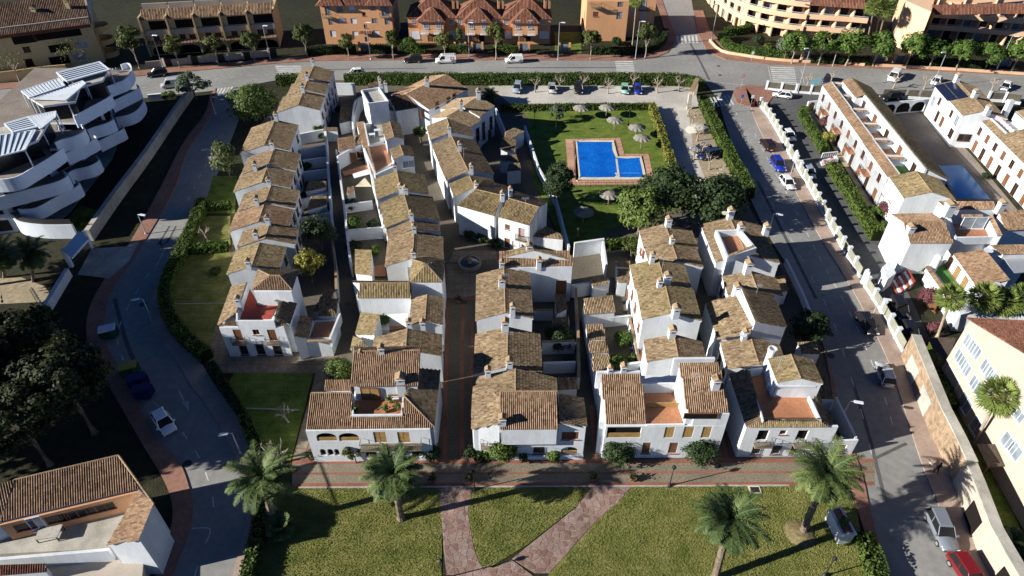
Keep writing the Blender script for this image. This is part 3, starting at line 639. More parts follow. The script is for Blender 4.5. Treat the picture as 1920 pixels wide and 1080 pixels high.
# ================================================================ the village
def row(prefix, rows, group, start=0, tail='', mt='tile', door=True, sideR=True):
    out = []
    for i, (r1, r2, zr, eL, eR, *o) in enumerate(rows):
        o = o[0] if o else {}
        h = House('terraced_house', f'white house with {o.get("look", "tan gable")}, {ORD[start+i]} from the top road in the {prefix}', 'house', mid(r1, r2), group, mt=o.get('mt', mt))
        h.gable(r1, r2, zr, eL, eR, o.get('pitch', .31), wl=o.get('wl'), wr=o.get('wr'))
        if sideR: h.rowwins('R', 2, (3.9,), door=door)
        for c in o.get('ch', []): h.chim(*c)
        out.append(h)
    return out
GA = 'houses of the left terrace'
A = row('long left terrace', [
 ((589, 124), (578.5, 147), 7.7, (552, 158), (619.5, 153), dict(ch=[(587, 122, 7.7)])),
 ((578.5, 148), (570.5, 168), 7.45, (538, 180), (610, 176), dict(ch=[(576, 148, 7.5), (568, 170, 7.4)])),
 ((570.5, 169), (559.5, 197.5), 7.2, (519, 210), (600, 209), {}),
 ((516, 225), (496, 272.5), 6.9, (450, 287), (543, 283), dict(ch=[(518, 224, 6.9, 1.2)])),
 ((514, 279), (503, 310), 6.6, (456, 319), (555, 321), dict(ch=[(511, 277, 6.7), (479, 317, 5.9)])),
 ((502.5, 311), (491, 342), 6.3, (440, 355), (546, 348), {}),
 ((509, 347.5), (497.5, 380), 6.9, (447.5, 391.7), (553, 391.7), dict(ch=[(505, 347, 6.8), (483, 384, 6.3, 1.3)])),
 ((496.7, 381), (485, 416), 6.6, (431, 429), (544, 421.7), dict(mt='tile_warm', look='orange-brown gable')),
 ((506.7, 418), (496.7, 448), 6.9, (445, 463), (552.5, 460), dict(ch=[(503, 419, 6.9), (481, 447, 6.4)])),
 ((487.5, 455), (471.7, 500), 6.5, (426, 512.5), (526, 501.7), dict(ch=[(467, 501, 6.3)], mt='tile_moss')),
], GA)
# --- end house of the left terrace: hipped tower, red roof terrace, skirt roof
h = House('corner_house', 'white house with red roof terrace and hipped tower at the front of the left terrace', 'house', (490, 640), mt='tile_warm')
h.block([(417, 606), (543, 607), (556, 572), (525, 560), (436, 541)], 4.95)
h.roof([(408, 610, 5.15), (543.5, 610, 5.15), (512, 599.5, 6.0), (444, 599.5)], walls=False)
h.roof([(408, 610, 5.15), (444, 585, 6.2), (463, 529, 6.2), (434, 538)], mt := 'tile', walls=False)
h.roof([(543.5, 609, 5.15), (557, 569, 5.15), (523, 564, 6.2), (514, 597)], 'tile', walls=False)
h.caps((P(543.5, 609, 5.2), P(512, 590, 6.2)), (P(409, 610, 5.2), P(444, 585, 6.15)))
h.floor([(466, 537), (484, 569), (523, 569), (507, 598), (449, 598)], 5.0, 'redfloor')
h.para([(463, 530), (444, 585), (444, 601), (512, 601), (521, 584)], 6.1, 1.1)
h.chim(450, 576, 6.0, 1.5)
h.block([(476, 547), (546, 547), (556, 512), (486, 510)], 7.3)
W1 = h.plane([(472, 544, 7.35), (548, 544, 7.35), (524.5, 517, 8.4), (506.5, 517)]); h.slope(W1)
ap, bp = W1[3], W1[2]
bk = P(560.6, 506, 7.35); bl = P(484, 506, 7.35)
h.slope([W1[1], bk, bp], 'tile'); h.slope([W1[0], ap, bl], 'tile'); h.slope([ap, bp, bk, bl], 'tile_moss')
up = np.array([0, 0, .05]); h.caps((ap+up, bp+up), (W1[0]+up, ap+up), (W1[1]+up, bp+up), (bk+up, bp+up), (bl+up, ap+up))
fA, fB, fn, fd = h.facade((431.6, 668.7), (548, 667.5), 5.05, [(439, 618, 454, 639, 'brown'), (474, 618, 486, 628, 'glass'), (503, 618, 518, 639, 'brown'), (449, 645, 464, 665, 'grille'), (480, 645, 496, 665, 'grille'), (512, 645, 528, 665, 'grille')])
h.balcony((431.6, 668.7), (548, 667.5), 437, 463, 641, .6); h.balcony((431.6, 668.7), (548, 667.5), 501, 527, 641, .6)
h.win(P(476, 547, 0)*0+P(484, 592), P(546, 592), 529, 556, 1.7, 1.1, 'brown') if False else h.win3(P(529, 556, 6.2)+np.array([0, -.05, 0]), np.array([1., 0, 0]), np.array([0, -1., 0]), 1.5, 1.1, 'brown')
# right wing: lean-to stair, little house and arched gate
h = House('gate_annex', 'white arched gate annex with small dark tiled roofs beside the red-terrace house', 'annex', (605, 640), mt='tile')
h.roof([(562.5, 591, 4.3), (550.7, 631, 4.3), (577.8, 635, 3.2), (587.7, 595.6)])
h.roof([(596.8, 594, 3.0), (630, 593, 3.0), (634.7, 560, 3.9), (600, 560)])
h.facade((579, 667), (624, 665), 2.9, [(583, 644, 615, 664, 'arch_door')], extra=[(0, 2.9), (1, 2.9), (1, 3.1), (0, 3.1)])
h.block([(575, 641), (619, 639), (634, 598), (590, 601)], 2.7); h.floor([(580, 636), (618, 635), (628, 602), (592, 604)], 2.74)
h.part('coping', *strip([P(576, 640, 3.1)[:2], P(619, 639, 3.1)[:2]], .3, 3.24, 3.05), M['cap'])
h.part('coping', *strip([P(619.5, 638, 3.1)[:2], P(638, 592, 3.1)[:2]], .24, 3.5, 2.0), M['white'])
# --- top-centre house behind the flat white block
GC = 'houses of the curved middle terrace'
h = House('village_house', 'white house with long brown roof by the car park hedge, right of the flat-roofed block', 'house', (800, 175), mt='tile_warm')
h.gable((838, 140), (803, 157), 7.4, (795, 142), (830, 179), wl=4.4, wr=5.6); g1 = h.g['R']
h.chim(801, 160, 7.2, 1.4, .8)
h.gable((803, 157.3), (763, 176.5), 7.38, (752, 163), (786, 201), wl=4.4, wr=5.6)
h.roof([(742, 209, 5.2), (785, 202, 5.2), (763, 177, 7.0), (728, 180)], 'tile_brown'); h.caps((P(763, 177, 7.1), P(785, 202, 5.3)))  # darker tiles put the flat block's shadow into this slope's colour
for x, y in ((819, 197), (792, 212)): h.win(*h.g['R'], x, y, .9, 1.3, 'brown', out=.03)
for x, y in ((840, 190), (851, 183)): h.win(*g1, x, y, .9, 1.6, 'brown', out=.03)
h.win(P(742, 243), P(786, 235), 773, 217, 1.0, 1.4, 'glass'); h.win(P(742, 243), P(786, 235), 757, 222, 1.6, 2.2, 'dark')
h = House('village_house', 'tall white block with a flat roof between the left and curved terraces', 'house', (700, 200))
W = h.block([(678, 169), (710, 164), (727.5, 189), (691, 193)], 7.6); h.para([(678, 169), (710, 164), (727.5, 189), (691, 193)], 8.1, .5, .25, closed=True)
h.floor([(682, 170), (708, 166), (722, 188), (692, 191)], 7.65, 'kerb'); h.chim(716, 168, 7.6, 1.2)
h.roof([(688, 167, 6.4), (691, 157, 7.0), (714, 150, 7.6), (716, 158)], 'tile'); h.chim(713, 160, 7.6, 1.5); h.chim(724, 168, 6.2, 1.5)
# --- curved terrace around the lane
C = row('curved middle terrace', [
 ((897, 181), (868, 201), 7.6, (846, 191), (902.5, 217.5), dict(ch=[(897, 182, 7.6, 1.4, .8), (865, 203, 7.4, 1.3)])),
 ((867.5, 202), (837.5, 220), 7.3, (793, 231), (886, 236), {}),
 ((838, 222), (846, 248), 7.2, (806, 262), (887.5, 252), dict(ch=[(843, 251, 7.0, 1.4)], pitch=.31)),
 ((847, 256), (863, 290), 6.9, (823, 306), (903, 287), dict(ch=[(862, 281, 6.9, 1.3)])),
 ((863, 290), (878.5, 321), 6.9, (837, 340), (924, 323), dict(ch=[(884, 322, 6.6, 1.2)])),
 ((880, 329), (890, 353), 6.6, (856, 384), (922, 333), dict(ch=[(893, 353, 6.5, 1.0)], mt='tile_moss', look='lichen-covered gable')),
], GC, tail='')
for hh in C[:2]:
    hh.rowwins('R', 2, (2.6,), 'glass')
h = House('village_house', 'white house facing the fountain plaza with planters, left of the pair', 'house', (905, 430), GC, mt='tile_moss')
W = h.roof([(856, 386, 5.3), (927, 406, 5.3), (943, 367.5, 7.3), (891, 355)], cap=[(2, 3)]); h.roof([(891, 355, 7.3), (943, 367.5, 7.3), (960, 352, 5.8), (905, 338)], 'tile')
h.facade((869, 441), (929, 459), 5.25, [(865, 403, 876, 414, 'brown'), (905, 416, 918, 430, 'brown')]); h.chim(942, 372, 7.2, 1.0); h.chim(957, 366, 7.2, 1.2)
h = House('village_house', 'white house facing the fountain plaza with a wooden door, right of the pair', 'house', (965, 450), GC, mt='tile_moss')
W = h.roof([(933, 407, 5.2), (994, 424, 5.2), (1011, 389, 7.2), (953, 372)], cap=[(2, 3)]); h.roof([(953, 372, 7.2), (1011, 389, 7.2), (1028, 379, 6.1), (968, 360)], 'tile')
h.facade((935, 461), (990, 476), 5.15, [(947, 421, 956, 430, 'brown'), (972, 428, 984, 447, 'brown'), (946, 447, 956, 466, 'door'), (960, 452, 966, 460, 'arch_glass'), (974, 455, 981, 463, 'glass')])
h.balcony((935, 461), (990, 476), 968, 987, 449, .5)
h = House('lean_to', 'low white annex with a dark tiled lean-to roof on the right of the plaza houses', 'annex', (1025, 450))
h.roof([(996, 444, 2.6), (1057, 450, 2.6), (1053, 440, 3.0), (1023, 424)], 'tile'); 
for i, (q, lab) in enumerate(((([(946, 267, 2.6), (984, 247, 3.0), (964, 240, 3.6), (947, 248)]), 'low white outbuilding with brown lean-to roof by the pool garden, farthest back'), (([(938, 281, 2.5), (966, 284, 2.5), (969, 262, 3.2), (940, 259)]), 'low white outbuilding with tiled roof in the curved terrace yards, middle one'), (([(938, 302, 2.4), (974, 306, 2.4), (968, 290, 3.0), (936, 291)]), 'low white outbuilding with flat dark tiled roof in the curved terrace yards, nearest one'), (([(950, 322, 2.6), (978, 320, 2.6), (975, 306, 3.1), (955, 306)]), 'small shed with dark tiles behind the curved terrace, below the yards'))):
    h = House('outbuilding', lab, 'outbuilding', (q[0][0], q[0][1]), 'outbuildings of the curved terrace'); h.roof(q)
# --- middle row B
def hut(lab, r1, r2, zr, eL, eR, **k):
    h = House('village_house', lab, 'house', mid(r1, r2), k.pop('group', 'houses of the middle row'), mt=k.pop('mt', 'tile')); ch = k.pop('ch', []); h.gable(r1, r2, zr, eL, eR, **k)
    for c in ch: h.chim(*c)
    return h
h = hut('small white gabled hut in front of the flat-roofed block', (720, 196.5), (723, 206), 5.6, (702, 217), (740, 209)); h.win(*h.g['N'], 732, 218, 1.2, 1.4, 'grey')
h = hut('narrow white gabled house with blue-shaded front, upper of two beside the tiled terraces', (731, 228), (739, 257), 6.0, (723, 263), (757.5, 258))
h = hut('narrow white gabled house with a striped blind, lower of two beside the tiled terraces', (750, 272), (757, 291), 6.0, (737, 300), (778, 296)); h.win(*h.g['N'], 766, 308, 1.9, 1.2, 'pale')
h.chim(741, 318, 5.2, .9)
B = []
for i, a in enumerate([((744, 320), (751, 357), 7.0, (706, 372), (800, 346), dict(ch=[(752, 359, 6.8, 1.1, .7), (761, 363, 6.8, 1.1, .7)])), ((757.5, 363), (770, 408), 7.0, (720, 418), (822, 403), dict(ch=[(772, 410, 6.9)])), ((771, 413), (775.5, 430), 6.8, (726, 440), (827, 439), dict(ch=[(777, 436, 6.7, 1.1)])), ((777, 432), (774, 484), 6.9, (722, 499), (831, 486), dict(ch=[(776, 484, 6.8)]))]):
    h = hut(f'white house with long tan gable roof, {ORD[i]} from the back of the middle row', *a[:5], mt='tile_moss' if i < 2 else 'tile', ch=a[5]['ch']); h.rowwins('L', 2, (3.6,), 'red', .6, .9); B.append(h)
h = House('village_house', 'white hip-roofed tower with two arched windows in the middle row', 'house', (800, 540), 'houses of the middle row', mt='tile_moss')
ap = P(800, 495, 8.0); lf, rf = P(769, 529, 6.2), P(830, 529, 6.2); rb = P(834, 488, 6.2); lb = P(772.5, 487, 7.2)
h.slope([lf, rf, ap]); h.slope([rf, rb, ap], 'tile'); h.slope([lf, ap, lb, P(770, 513, 6.2)]); h.slope([ap, rb, P(800, 482, 6.2), lb])
h.caps((lf+up, ap+up), (rf+up, ap+up), (ap+up, lb+up)); h.block([(771, 530), (828, 530), (832, 492), (774, 490)], 6.1)
h.facade((776, 584), (829, 584), 6.1, [(783, 540, 795, 553, 'arch_glass'), (807, 540, 819, 553, 'arch_glass')], t=.15)
h = House('village_house', 'white house with broad yellow-brown roof and three little arched windows', 'house', (720, 570), 'houses of the middle row', mt='tile_moss')
W = h.roof([(670, 559, 5.0), (772, 559, 5.0), (767.5, 531, 6.4), (674, 531)], cap=[(2, 3)]); h.roof([(661, 530, 5.1), (674, 531, 6.3), (767.5, 531, 6.3), (768, 518), (665, 516)], 'tile_moss')
h.facade((678, 606), (768, 606), 4.95, [(688, 567, 705, 579, 'glass'), (736, 567, 744, 575, 'arch_glass'), (747, 567, 754, 575, 'arch_glass'), (757, 567, 764, 575, 'arch_glass')], t=.15)
h.roof([(666, 514, 2.9), (697, 517, 3.6), (697, 469, 3.6), (666, 468)], 'tile_moss'); h.floor([(698, 518), (724, 518), (722, 495), (698, 500)], .3, 'terra')
h = hut('white house with two-tone gable in front of the arched-window tower', (801, 552.5), (797, 603), 5.6, (769, 590), (832, 580), ch=[(767, 612, 4.9, .9), (793, 613, 5.2, .9)])
h = hut('white house with a broad shaded roof behind the ochre-shuttered front house', (764, 616), (761, 657), 6.0, (700, 645), (829, 660))
h = House('courtyard_annex', 'low tiled annex round a little courtyard with a white awning', 'annex', (690, 610), 'houses of the middle row', mt='tile_moss')
h.roof([(666, 628, 2.6), (677, 586, 2.6), (713, 590, 3.6), (702, 628)]); h.roof([(657, 657, 2.6), (663, 630, 2.6), (681, 638, 3.4), (677, 640)]); h.roof([(659, 657, 2.6), (697, 656, 2.6), (680, 639, 3.5)])
aw = [P(724, 590, 3.4), P(765, 587, 3.4), P(764, 615, 3.3)]; h.part('awning', aw, [(0, 1, 2)], M['whitecanvas']); h.floor([(710, 622), (760, 614), (764, 592), (716, 592)], .1, 'terra')
h.block([(713, 618), (729, 618), (729, 608), (713, 608)], .7, name='planter')
# --- front house with ochre shutters
h = House('front_house', 'large white front house with striped roofs, plant terrace and ochre shutters', 'house', (700, 850), mt='tile_warm')
h.block([(663, 723), (782, 722), (784, 664), (665, 664)], 7.4, z0=4.0)
h.roof([(658, 725.5, 7.45), (785.6, 724, 7.45), (788, 657, 9.2), (663, 659)], walls=False, cap=[(2, 3)]); h.roof([(663, 659, 9.1), (788, 657, 9.1), (790, 650, 8.3), (664, 652)], walls=False)
h.chim(676, 661, 9.0, .01); h.chim(716, 663, 9.0, 1.0); h.chim(756, 745, 5.2, 3.3, .9)
h.win3(P(695, 738, 6.1)+np.array([0, -.1, 0]), np.array([1., 0, 0]), np.array([0, -1., 0]), 1.9, 1.9, 'shutter'); h.win3(P(738, 732, 6.4)+np.array([0, -.1, 0]), np.array([1., 0, 0]), np.array([0, -1., 0]), 1.0, .9, 'brown')
el, er = P(574, 805.5, 5.35), P(815.6, 802, 5.35); lb, lm = P(584, 737, 7.0), P(660, 737, 7.0)
h.slope([el, P(661, 804.5, 5.35), lm, lb]); h.slope([P(661, 804.5, 5.35), er, P(788, 776, 6.1), P(661, 777, 6.1)]); h.slope([er, P(758, 742, 7.0), P(753, 776, 6.1), P(788, 776, 6.1)])
h.caps((lb+up, lm+up), (er+up, P(758, 742, 7.05)))
h.roof([(815.6, 801, 5.35), (757, 741, 7.0), (786, 690, 7.0), (826, 694, 5.35)], 'tile', walls=False)
h.floor([(662, 751), (754, 748), (753, 776), (662, 777)], 5.4, 'terra'); h.para([(661, 740), (661, 778), (753, 777), (756, 745)], 6.25, .8)
h.block([(586, 800), (812, 797), (824, 700), (668, 700), (664, 742), (594, 742)], 5.25)
FA, FB = (591, 866), (813, 863)
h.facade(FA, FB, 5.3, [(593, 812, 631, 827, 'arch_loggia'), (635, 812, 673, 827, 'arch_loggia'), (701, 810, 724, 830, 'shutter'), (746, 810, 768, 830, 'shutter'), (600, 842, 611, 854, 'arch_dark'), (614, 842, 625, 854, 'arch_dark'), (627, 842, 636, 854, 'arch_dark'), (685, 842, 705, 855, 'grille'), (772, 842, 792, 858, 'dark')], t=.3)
h.balcony(FA, FB, 678, 792, 831, 1.0)
h = House('low_annex', 'low tiled annex with a white end wall beside the ochre-shuttered front house', 'annex', (635, 725), mt='tile_warm')
h.roof([(608, 733, 2.3), (658, 733, 2.3), (656, 712, 2.9), (612, 712)])
# --- row D: plaza side
GD = 'houses of the centre row'
h = House('village_house', 'white house with reddish striped front roof beside the fountain plaza', 'house', (1000, 520), GD, mt='tile_warm')
h.roof([(937, 500, 6.2), (1075, 499, 6.2), (1068, 469.7, 7.6), (938, 471)]); h.gable((1001, 459), (1001, 470), 8.6, (938, 471), (1068, 470), caps=True, mat='tile_moss')
h.chim(992, 472, 7.7, 1.1, .8); h.chim(1010, 499, 6.3, 1.2); h.chim(941, 505, 5.9, 1.3)
h.facade((948, 568), (1068, 565), 6.1, [(1042, 526, 1062, 552, 'door')], t=.1)
D = []
for a in (((945, 502), (947.5, 587), 6.9, (891.7, 590), (1000, 598), 'white house with tan gable just below the plaza house in the centre row', [(941, 536, 6.8, 1.2, .8), (961, 588, 6.4, 1.3)]), ((951.7, 613), (951.7, 688), 6.6, (888, 690), (1016, 690), 'white house with tan gable in the middle of the centre row', [(947, 617, 6.5, 1.3, .8), (955, 688, 6.5, 1.1, .7)])):
    h = hut(a[5], *a[:5], group=GD, ch=a[6]); h.rowwins('R', 2, (3.6,)); D.append(h)
h = House('front_house', 'white front house with three roof slopes and clipped bushes in the centre row', 'house', (990, 850), GD, mt='tile_warm')
h.gable((966.7, 691.5), (966.7, 765), 7.0, (885, 760), (1043, 708), mat='tile'); h.chim(915, 706, 5.9, 1.2)
h.roof([(937.5, 806, 5.6), (1046.7, 805, 5.6), (1044, 734, 7.6), (936.7, 734)], cap=[(2, 3)], z0=3); h.chim(942, 801, 5.4, 1.6, .7)
h.roof([(1048, 793, 5.9), (1101, 801, 4.9), (1094, 746.7, 4.9), (1047.5, 738)], 'tile'); h.roof([(884, 805, 4.9), (937, 795, 6.4), (937, 737, 6.4), (886, 740)], 'tile')
h.block([(890, 799), (1092, 797), (1090, 752), (890, 752)], 4.6)
FA, FB = (891, 858), (1092, 857.5)
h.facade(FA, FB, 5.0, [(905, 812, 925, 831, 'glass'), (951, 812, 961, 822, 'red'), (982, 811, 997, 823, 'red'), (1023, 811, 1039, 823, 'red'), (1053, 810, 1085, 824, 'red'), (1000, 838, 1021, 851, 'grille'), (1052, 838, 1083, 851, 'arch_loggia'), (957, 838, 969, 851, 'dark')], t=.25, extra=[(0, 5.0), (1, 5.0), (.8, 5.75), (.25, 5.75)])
h.balcony(FA, FB, 902, 928, 833, .7)
h.part('plinth_wall', *strip(G([(889, 860), (925, 862)]), .25, .8, 0), M['white']); h.part('plinth_wall', *strip(G([(950, 861), (1093, 860)]), .25, .6, 0), M['white'])
# --- row E
GE = 'houses of the right-centre row'
E = []
for a in (((1247.5, 420), (1258, 453), 7.2, (1203, 452), (1306, 458), 'white house with tan gable at the garden end of the right-centre row', [(1252, 424, 7.0, 1.3, .8), (1259, 458, 6.8)]), ((1259, 454), (1271, 490), 7.2, (1215, 490), (1318, 500), 'white house with tan gable, second from the garden in the right-centre row', []),
          ((1234, 485), (1246, 529), 7.8, (1192, 552), (1298, 545), 'tall white lichen-roofed house, third from the pool garden in the right-centre row', [(1222, 490, 7.6, 1.2), (1250, 530, 7.6, 1.3, .8), (1236, 537, 7.4, 1.0)]), ((1246.5, 530), (1260, 588), 7.8, (1204, 604), (1316, 602), 'tall white lichen-roofed house with air conditioners in the right-centre row', [(1266, 590, 7.6, 1.2, .8)]), ((1263.5, 627), (1272, 669), 6.6, (1213, 683), (1318, 652), 'white house with tan gable right behind the terracotta terrace', [(1259, 629, 6.5, 1.1, .8)])):
    h = hut(a[5], *a[:5], group=GE, mt='tile_moss' if 'lichen' in a[5] else 'tile', ch=a[6]); h.rowwins('R', 2, (3.6,)); E.append(h)
for i, x in ((2, [(1180, 523), (1177, 552), (1186, 553)]), (3, [(1183, 582), (1192, 577), (1186, 604), (1198, 613)])):
    for px, py in x: E[i].win(*E[i].g['L'], px, py, .8, 1.2, 'red')
for px, py in ((1194, 640), (1203, 664)): E[4].win(*E[4].g['L'], px, py, .8, 1.2, 'red')
for px, py in ((1202, 470), (1206, 475)): E[0].win(*E[0].g['L'], px, py, .8, 1.0, 'red')
h = E[3]
for px in (1272, 1288): h.part('air_conditioner', *box(P(px, 616, 4.6)+np.array([0, -.2, 0]), (1, 0), .9, .4, 4.2, 4.9), M['white2'])
h = House('front_house', 'large white front house with terracotta roof terrace between two striped roofs', 'house', (1230, 840), mt='tile_warm')
h.block([(1124, 792), (1355, 790), (1340, 700), (1130, 706)], 5.35)
h.block([(1138, 790), (1210, 790), (1200, 703), (1126, 703)], 5.6); h.roof([(1135.6, 795.6, 5.5), (1212, 795, 5.5), (1202, 701, 8.1), (1126.5, 702)], walls=True, z0=3)
h.block([(1287, 776), (1363, 775), (1347, 682), (1271, 683)], 6.0); h.roof([(1288, 774, 7.45), (1366.8, 773.8, 7.45), (1348.5, 679.5, 10.0), (1272.7, 680.5)], walls=True, z0=3)
h.roof([(1135, 795, 5.5), (1212, 794, 5.5), (1202, 701, 8.1)], walls=False) if False else None
for q in (((1121, 697), (1198, 696), 8.3), ((1266, 672), (1338, 671), 10.0)):
    h.para([q[0], q[1]], q[2], 2.5, .3)
h.floor([(1270, 680), (1342, 679), (1338, 672), (1267, 673)], 9.4)
h.floor([(1205, 721), (1263, 720), (1280, 794), (1214, 795)], 5.42); h.para([(1205, 719), (1264, 718)], 6.9, 1.5, .2); h.para([(1214, 796), (1282, 795)], 5.6, .4, .2)
h.part('divider', *strip([P(1211, 762, 5.5)[:2], P(1276, 762, 5.5)[:2]], .1, 6.1, 5.4), M['ochrewood'])
h.chim(1143, 700, 8.0, .9, .5); h.chim(1168, 699, 8.0, 1.1); h.chim(1340, 725, 8.9, 1.2, .8)
FA, FB = (1127, 859), (1342, 858)
h.facade(FA, FB, 5.45, [(1138, 799, 1202, 821, 'loggia'), (1246, 800, 1264, 821, 'shutter'), (1281, 800, 1300, 821, 'shutter'), (1316, 800, 1333, 821, 'shutter'), (1204, 830, 1219, 850, 'brown'), (1254, 830, 1270, 850, 'brown')], t=.3)
h.facade((1285, 858.5), (1342, 858), 7.4, [(1291, 775, 1338, 785, 'loggia'), (1281, 800, 1300, 821, 'shutter'), (1316, 800, 1333, 821, 'shutter')], t=.29) if False else None
A2, B2 = P(1281, 858), P(1342, 858); h.part('wall', *prism([p[:2] for p in (A2+(0, .02, 0), B2+(0, .02, 0), B2+(0, 1.2, 0), A2+(0, 1.2, 0))], 5.3, 7.35), M['white'])
h.win(A2, B2, 1314, 780, 3.4, .8, 'dark', out=.02)
# --- row F along the right road
GF = 'houses of the row along the right road'
h = hut('white house with sunken roof terrace at the garden end of the right road row', (1368, 408), (1400, 478), 7.6, (1322, 443), (1446, 463), group=GF, ch=[(1368, 408, 7.5, 1.4, .8), (1434, 440, 6.0, 1.6, .8)])
h.block([(1344, 432.5), (1388, 431), (1416, 464), (1364, 481)], 7.3); h.para([(1344, 432.5), (1388, 431), (1416, 464), (1364, 481)], 8.3, 1.0, .3, closed=True); h.floor([(1352, 440), (1387, 438), (1408, 466), (1370, 478)], 7.34, 'terra')
h.roof([(1366, 478, 8.35), (1412, 459, 8.35), (1416, 463, 8.2), (1364, 483)], walls=False); h.part('satellite_dish', *lathe(P(1359, 402, 8.6), [(.05, 0), (.4, .12), (.5, .25)], 10), M['canvas'])
h.chim(1388, 432, 8.2, .9, .8)
h = hut('white house with patched tan gable, second in the row along the right road', (1407, 508), (1419.5, 542), 6.8, (1358, 533), (1459, 533), group=GF, ch=[(1401, 508, 6.8, 1.4, .9)]); h.rowwins('L', 2, (3.6,))
h = House('village_house', 'white house with raised dark right roof slope in the row along the right road', 'house', (1400, 590), GF)
a_, b_ = P(1386, 534, 7.9), P(1415.7, 603.7, 7.9); c_, d_ = P(1475, 614.8, 6.1), P(1448, 547, 6.1); h.slope([a_, b_, c_, d_], 'tile'); h.walls([a_, b_, c_, d_])
h.roof([(1343.5, 632, 5.0), (1322, 566.7, 5.0), (1381.5, 554, 6.7), (1411, 613)], 'tile'); h.chim(1379, 553, 6.6, 1.5, .8)
h.part('wall', *bar(P(1381.5, 553, 6.7)[:2], P(1411, 613, 6.7)[:2], .25, 0, 7.7), M['white'])
h.roof([(1343, 633, 4.9), (1411, 613, 6.5), (1407, 626, 6.4), (1345, 637)], 'tile', walls=False)
h = hut('white house with tan gable and satellite dish, fourth in the row along the right road', (1407.4, 632), (1423.5, 684), 6.7, (1364, 697), (1466, 662), group=GF, ch=[(1395, 632, 6.7, .9)]); h.rowwins('L', 2, (3.6,)); h.part('satellite_dish', *lathe(P(1393, 630, 7.2), [(.05, 0), (.38, .12), (.45, .22)], 10), M['white2'])
h = House('front_house', 'white front house with terracotta roof terrace and round chimney at the right road', 'house', (1480, 840), GF, mt='tile_moss')
h.block([(1400, 793), (1547, 792), (1530, 720), (1380, 720)], 5.0)
h.roof([(1398.5, 801.7, 5.15), (1552.8, 800.6, 5.15), (1537, 787, 5.7), (1431.5, 787)], walls=False); h.roof([(1398.5, 801.7, 5.15), (1431.5, 787, 5.7), (1404, 690, 6.4), (1366, 702)], 'tile', walls=True)
h.roof([(1552.8, 800, 5.15), (1530, 716, 5.15), (1520, 720, 5.6), (1537, 787)], 'tile', walls=False)
h.floor([(1406, 702), (1440, 700), (1448, 744), (1517, 744), (1537, 785), (1431, 785)], 5.35, 'terra'); h.para([(1403, 694), (1431, 787)], 6.0, .7, .15); h.para([(1404, 693), (1428, 690)], 6.5, 1.2, .2); h.para([(1518, 744), (1538, 786)], 5.9, .6, .2)
h.block([(1453, 721), (1540, 720), (1523, 676), (1440, 681)], 7.3)
h.gable((1482.6, 664.5), (1501.7, 710), 8.7, (1457, 718.7), (1542, 717.7), zw=5)
h.part('railing', *join(strip([P(1432, 784, 6.2)[:2], P(1537, 784, 6.2)[:2]], .05, 6.25, 6.18), *[box(P(1432+105*i/24, 784, 6.2), (1, 0), .03, .03, 5.5, 6.2) for i in range(25)]), M['iron'])
p = P(1437, 688, 6.0); h.part('chimney', *lathe((p[0], p[1], 5.0), [(.45, 0), (.42, 3.6), (.5, 3.62), (.5, 3.95), (.35, 3.95), (.35, 3.6)], 14), M['white'])
for y in (700, 718): h.part('air_conditioner', *box(P(1444, y, 6.2), (.3, 1), .9, .4, 5.4, 6.2), M['white2'])
h.win3(P(1492, 731, 6.4), np.array([1., 0, 0]), np.array([0, -1., 0]), 1.0, 1.9, 'glass'); h.win3(P(1510, 731, 6.4), np.array([1., 0, 0]), np.array([0, -1., 0]), 1.0, 1.9, 'pale'); h.part('awning_box', *box(P(1490, 721, 7.2)+np.array([.0, -.15, 0]), (1, 0), 4.4, .3, 7.0, 7.25), M['white2'])
FA, FB = (1380, 857), (1545, 855)
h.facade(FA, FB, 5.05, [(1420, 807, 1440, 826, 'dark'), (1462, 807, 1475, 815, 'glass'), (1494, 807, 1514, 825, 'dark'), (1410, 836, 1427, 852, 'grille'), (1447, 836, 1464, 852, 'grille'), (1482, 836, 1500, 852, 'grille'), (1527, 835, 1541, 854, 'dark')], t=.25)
h.balcony(FA, FB, 1412, 1443, 830, .7); h.balcony(FA, FB, 1486, 1518, 830, .7)
h = House('side_yard', 'white side yard with dark tiled lean-to and gate beside the round-chimney house', 'annex', (1570, 830), GF)
h.roof([(1542, 822, 2.8), (1571, 826, 2.8), (1560, 780, 2.8), (1530, 760)], 'tile'); h.part('wall', *strip([P(1556, 770)[:2], P(1592, 845)[:2]], .25, 2.4, 0), M['white']); h.facade((1548, 855), (1595, 853), 2.6, [(1568, 835, 1585, 850, 'door')])
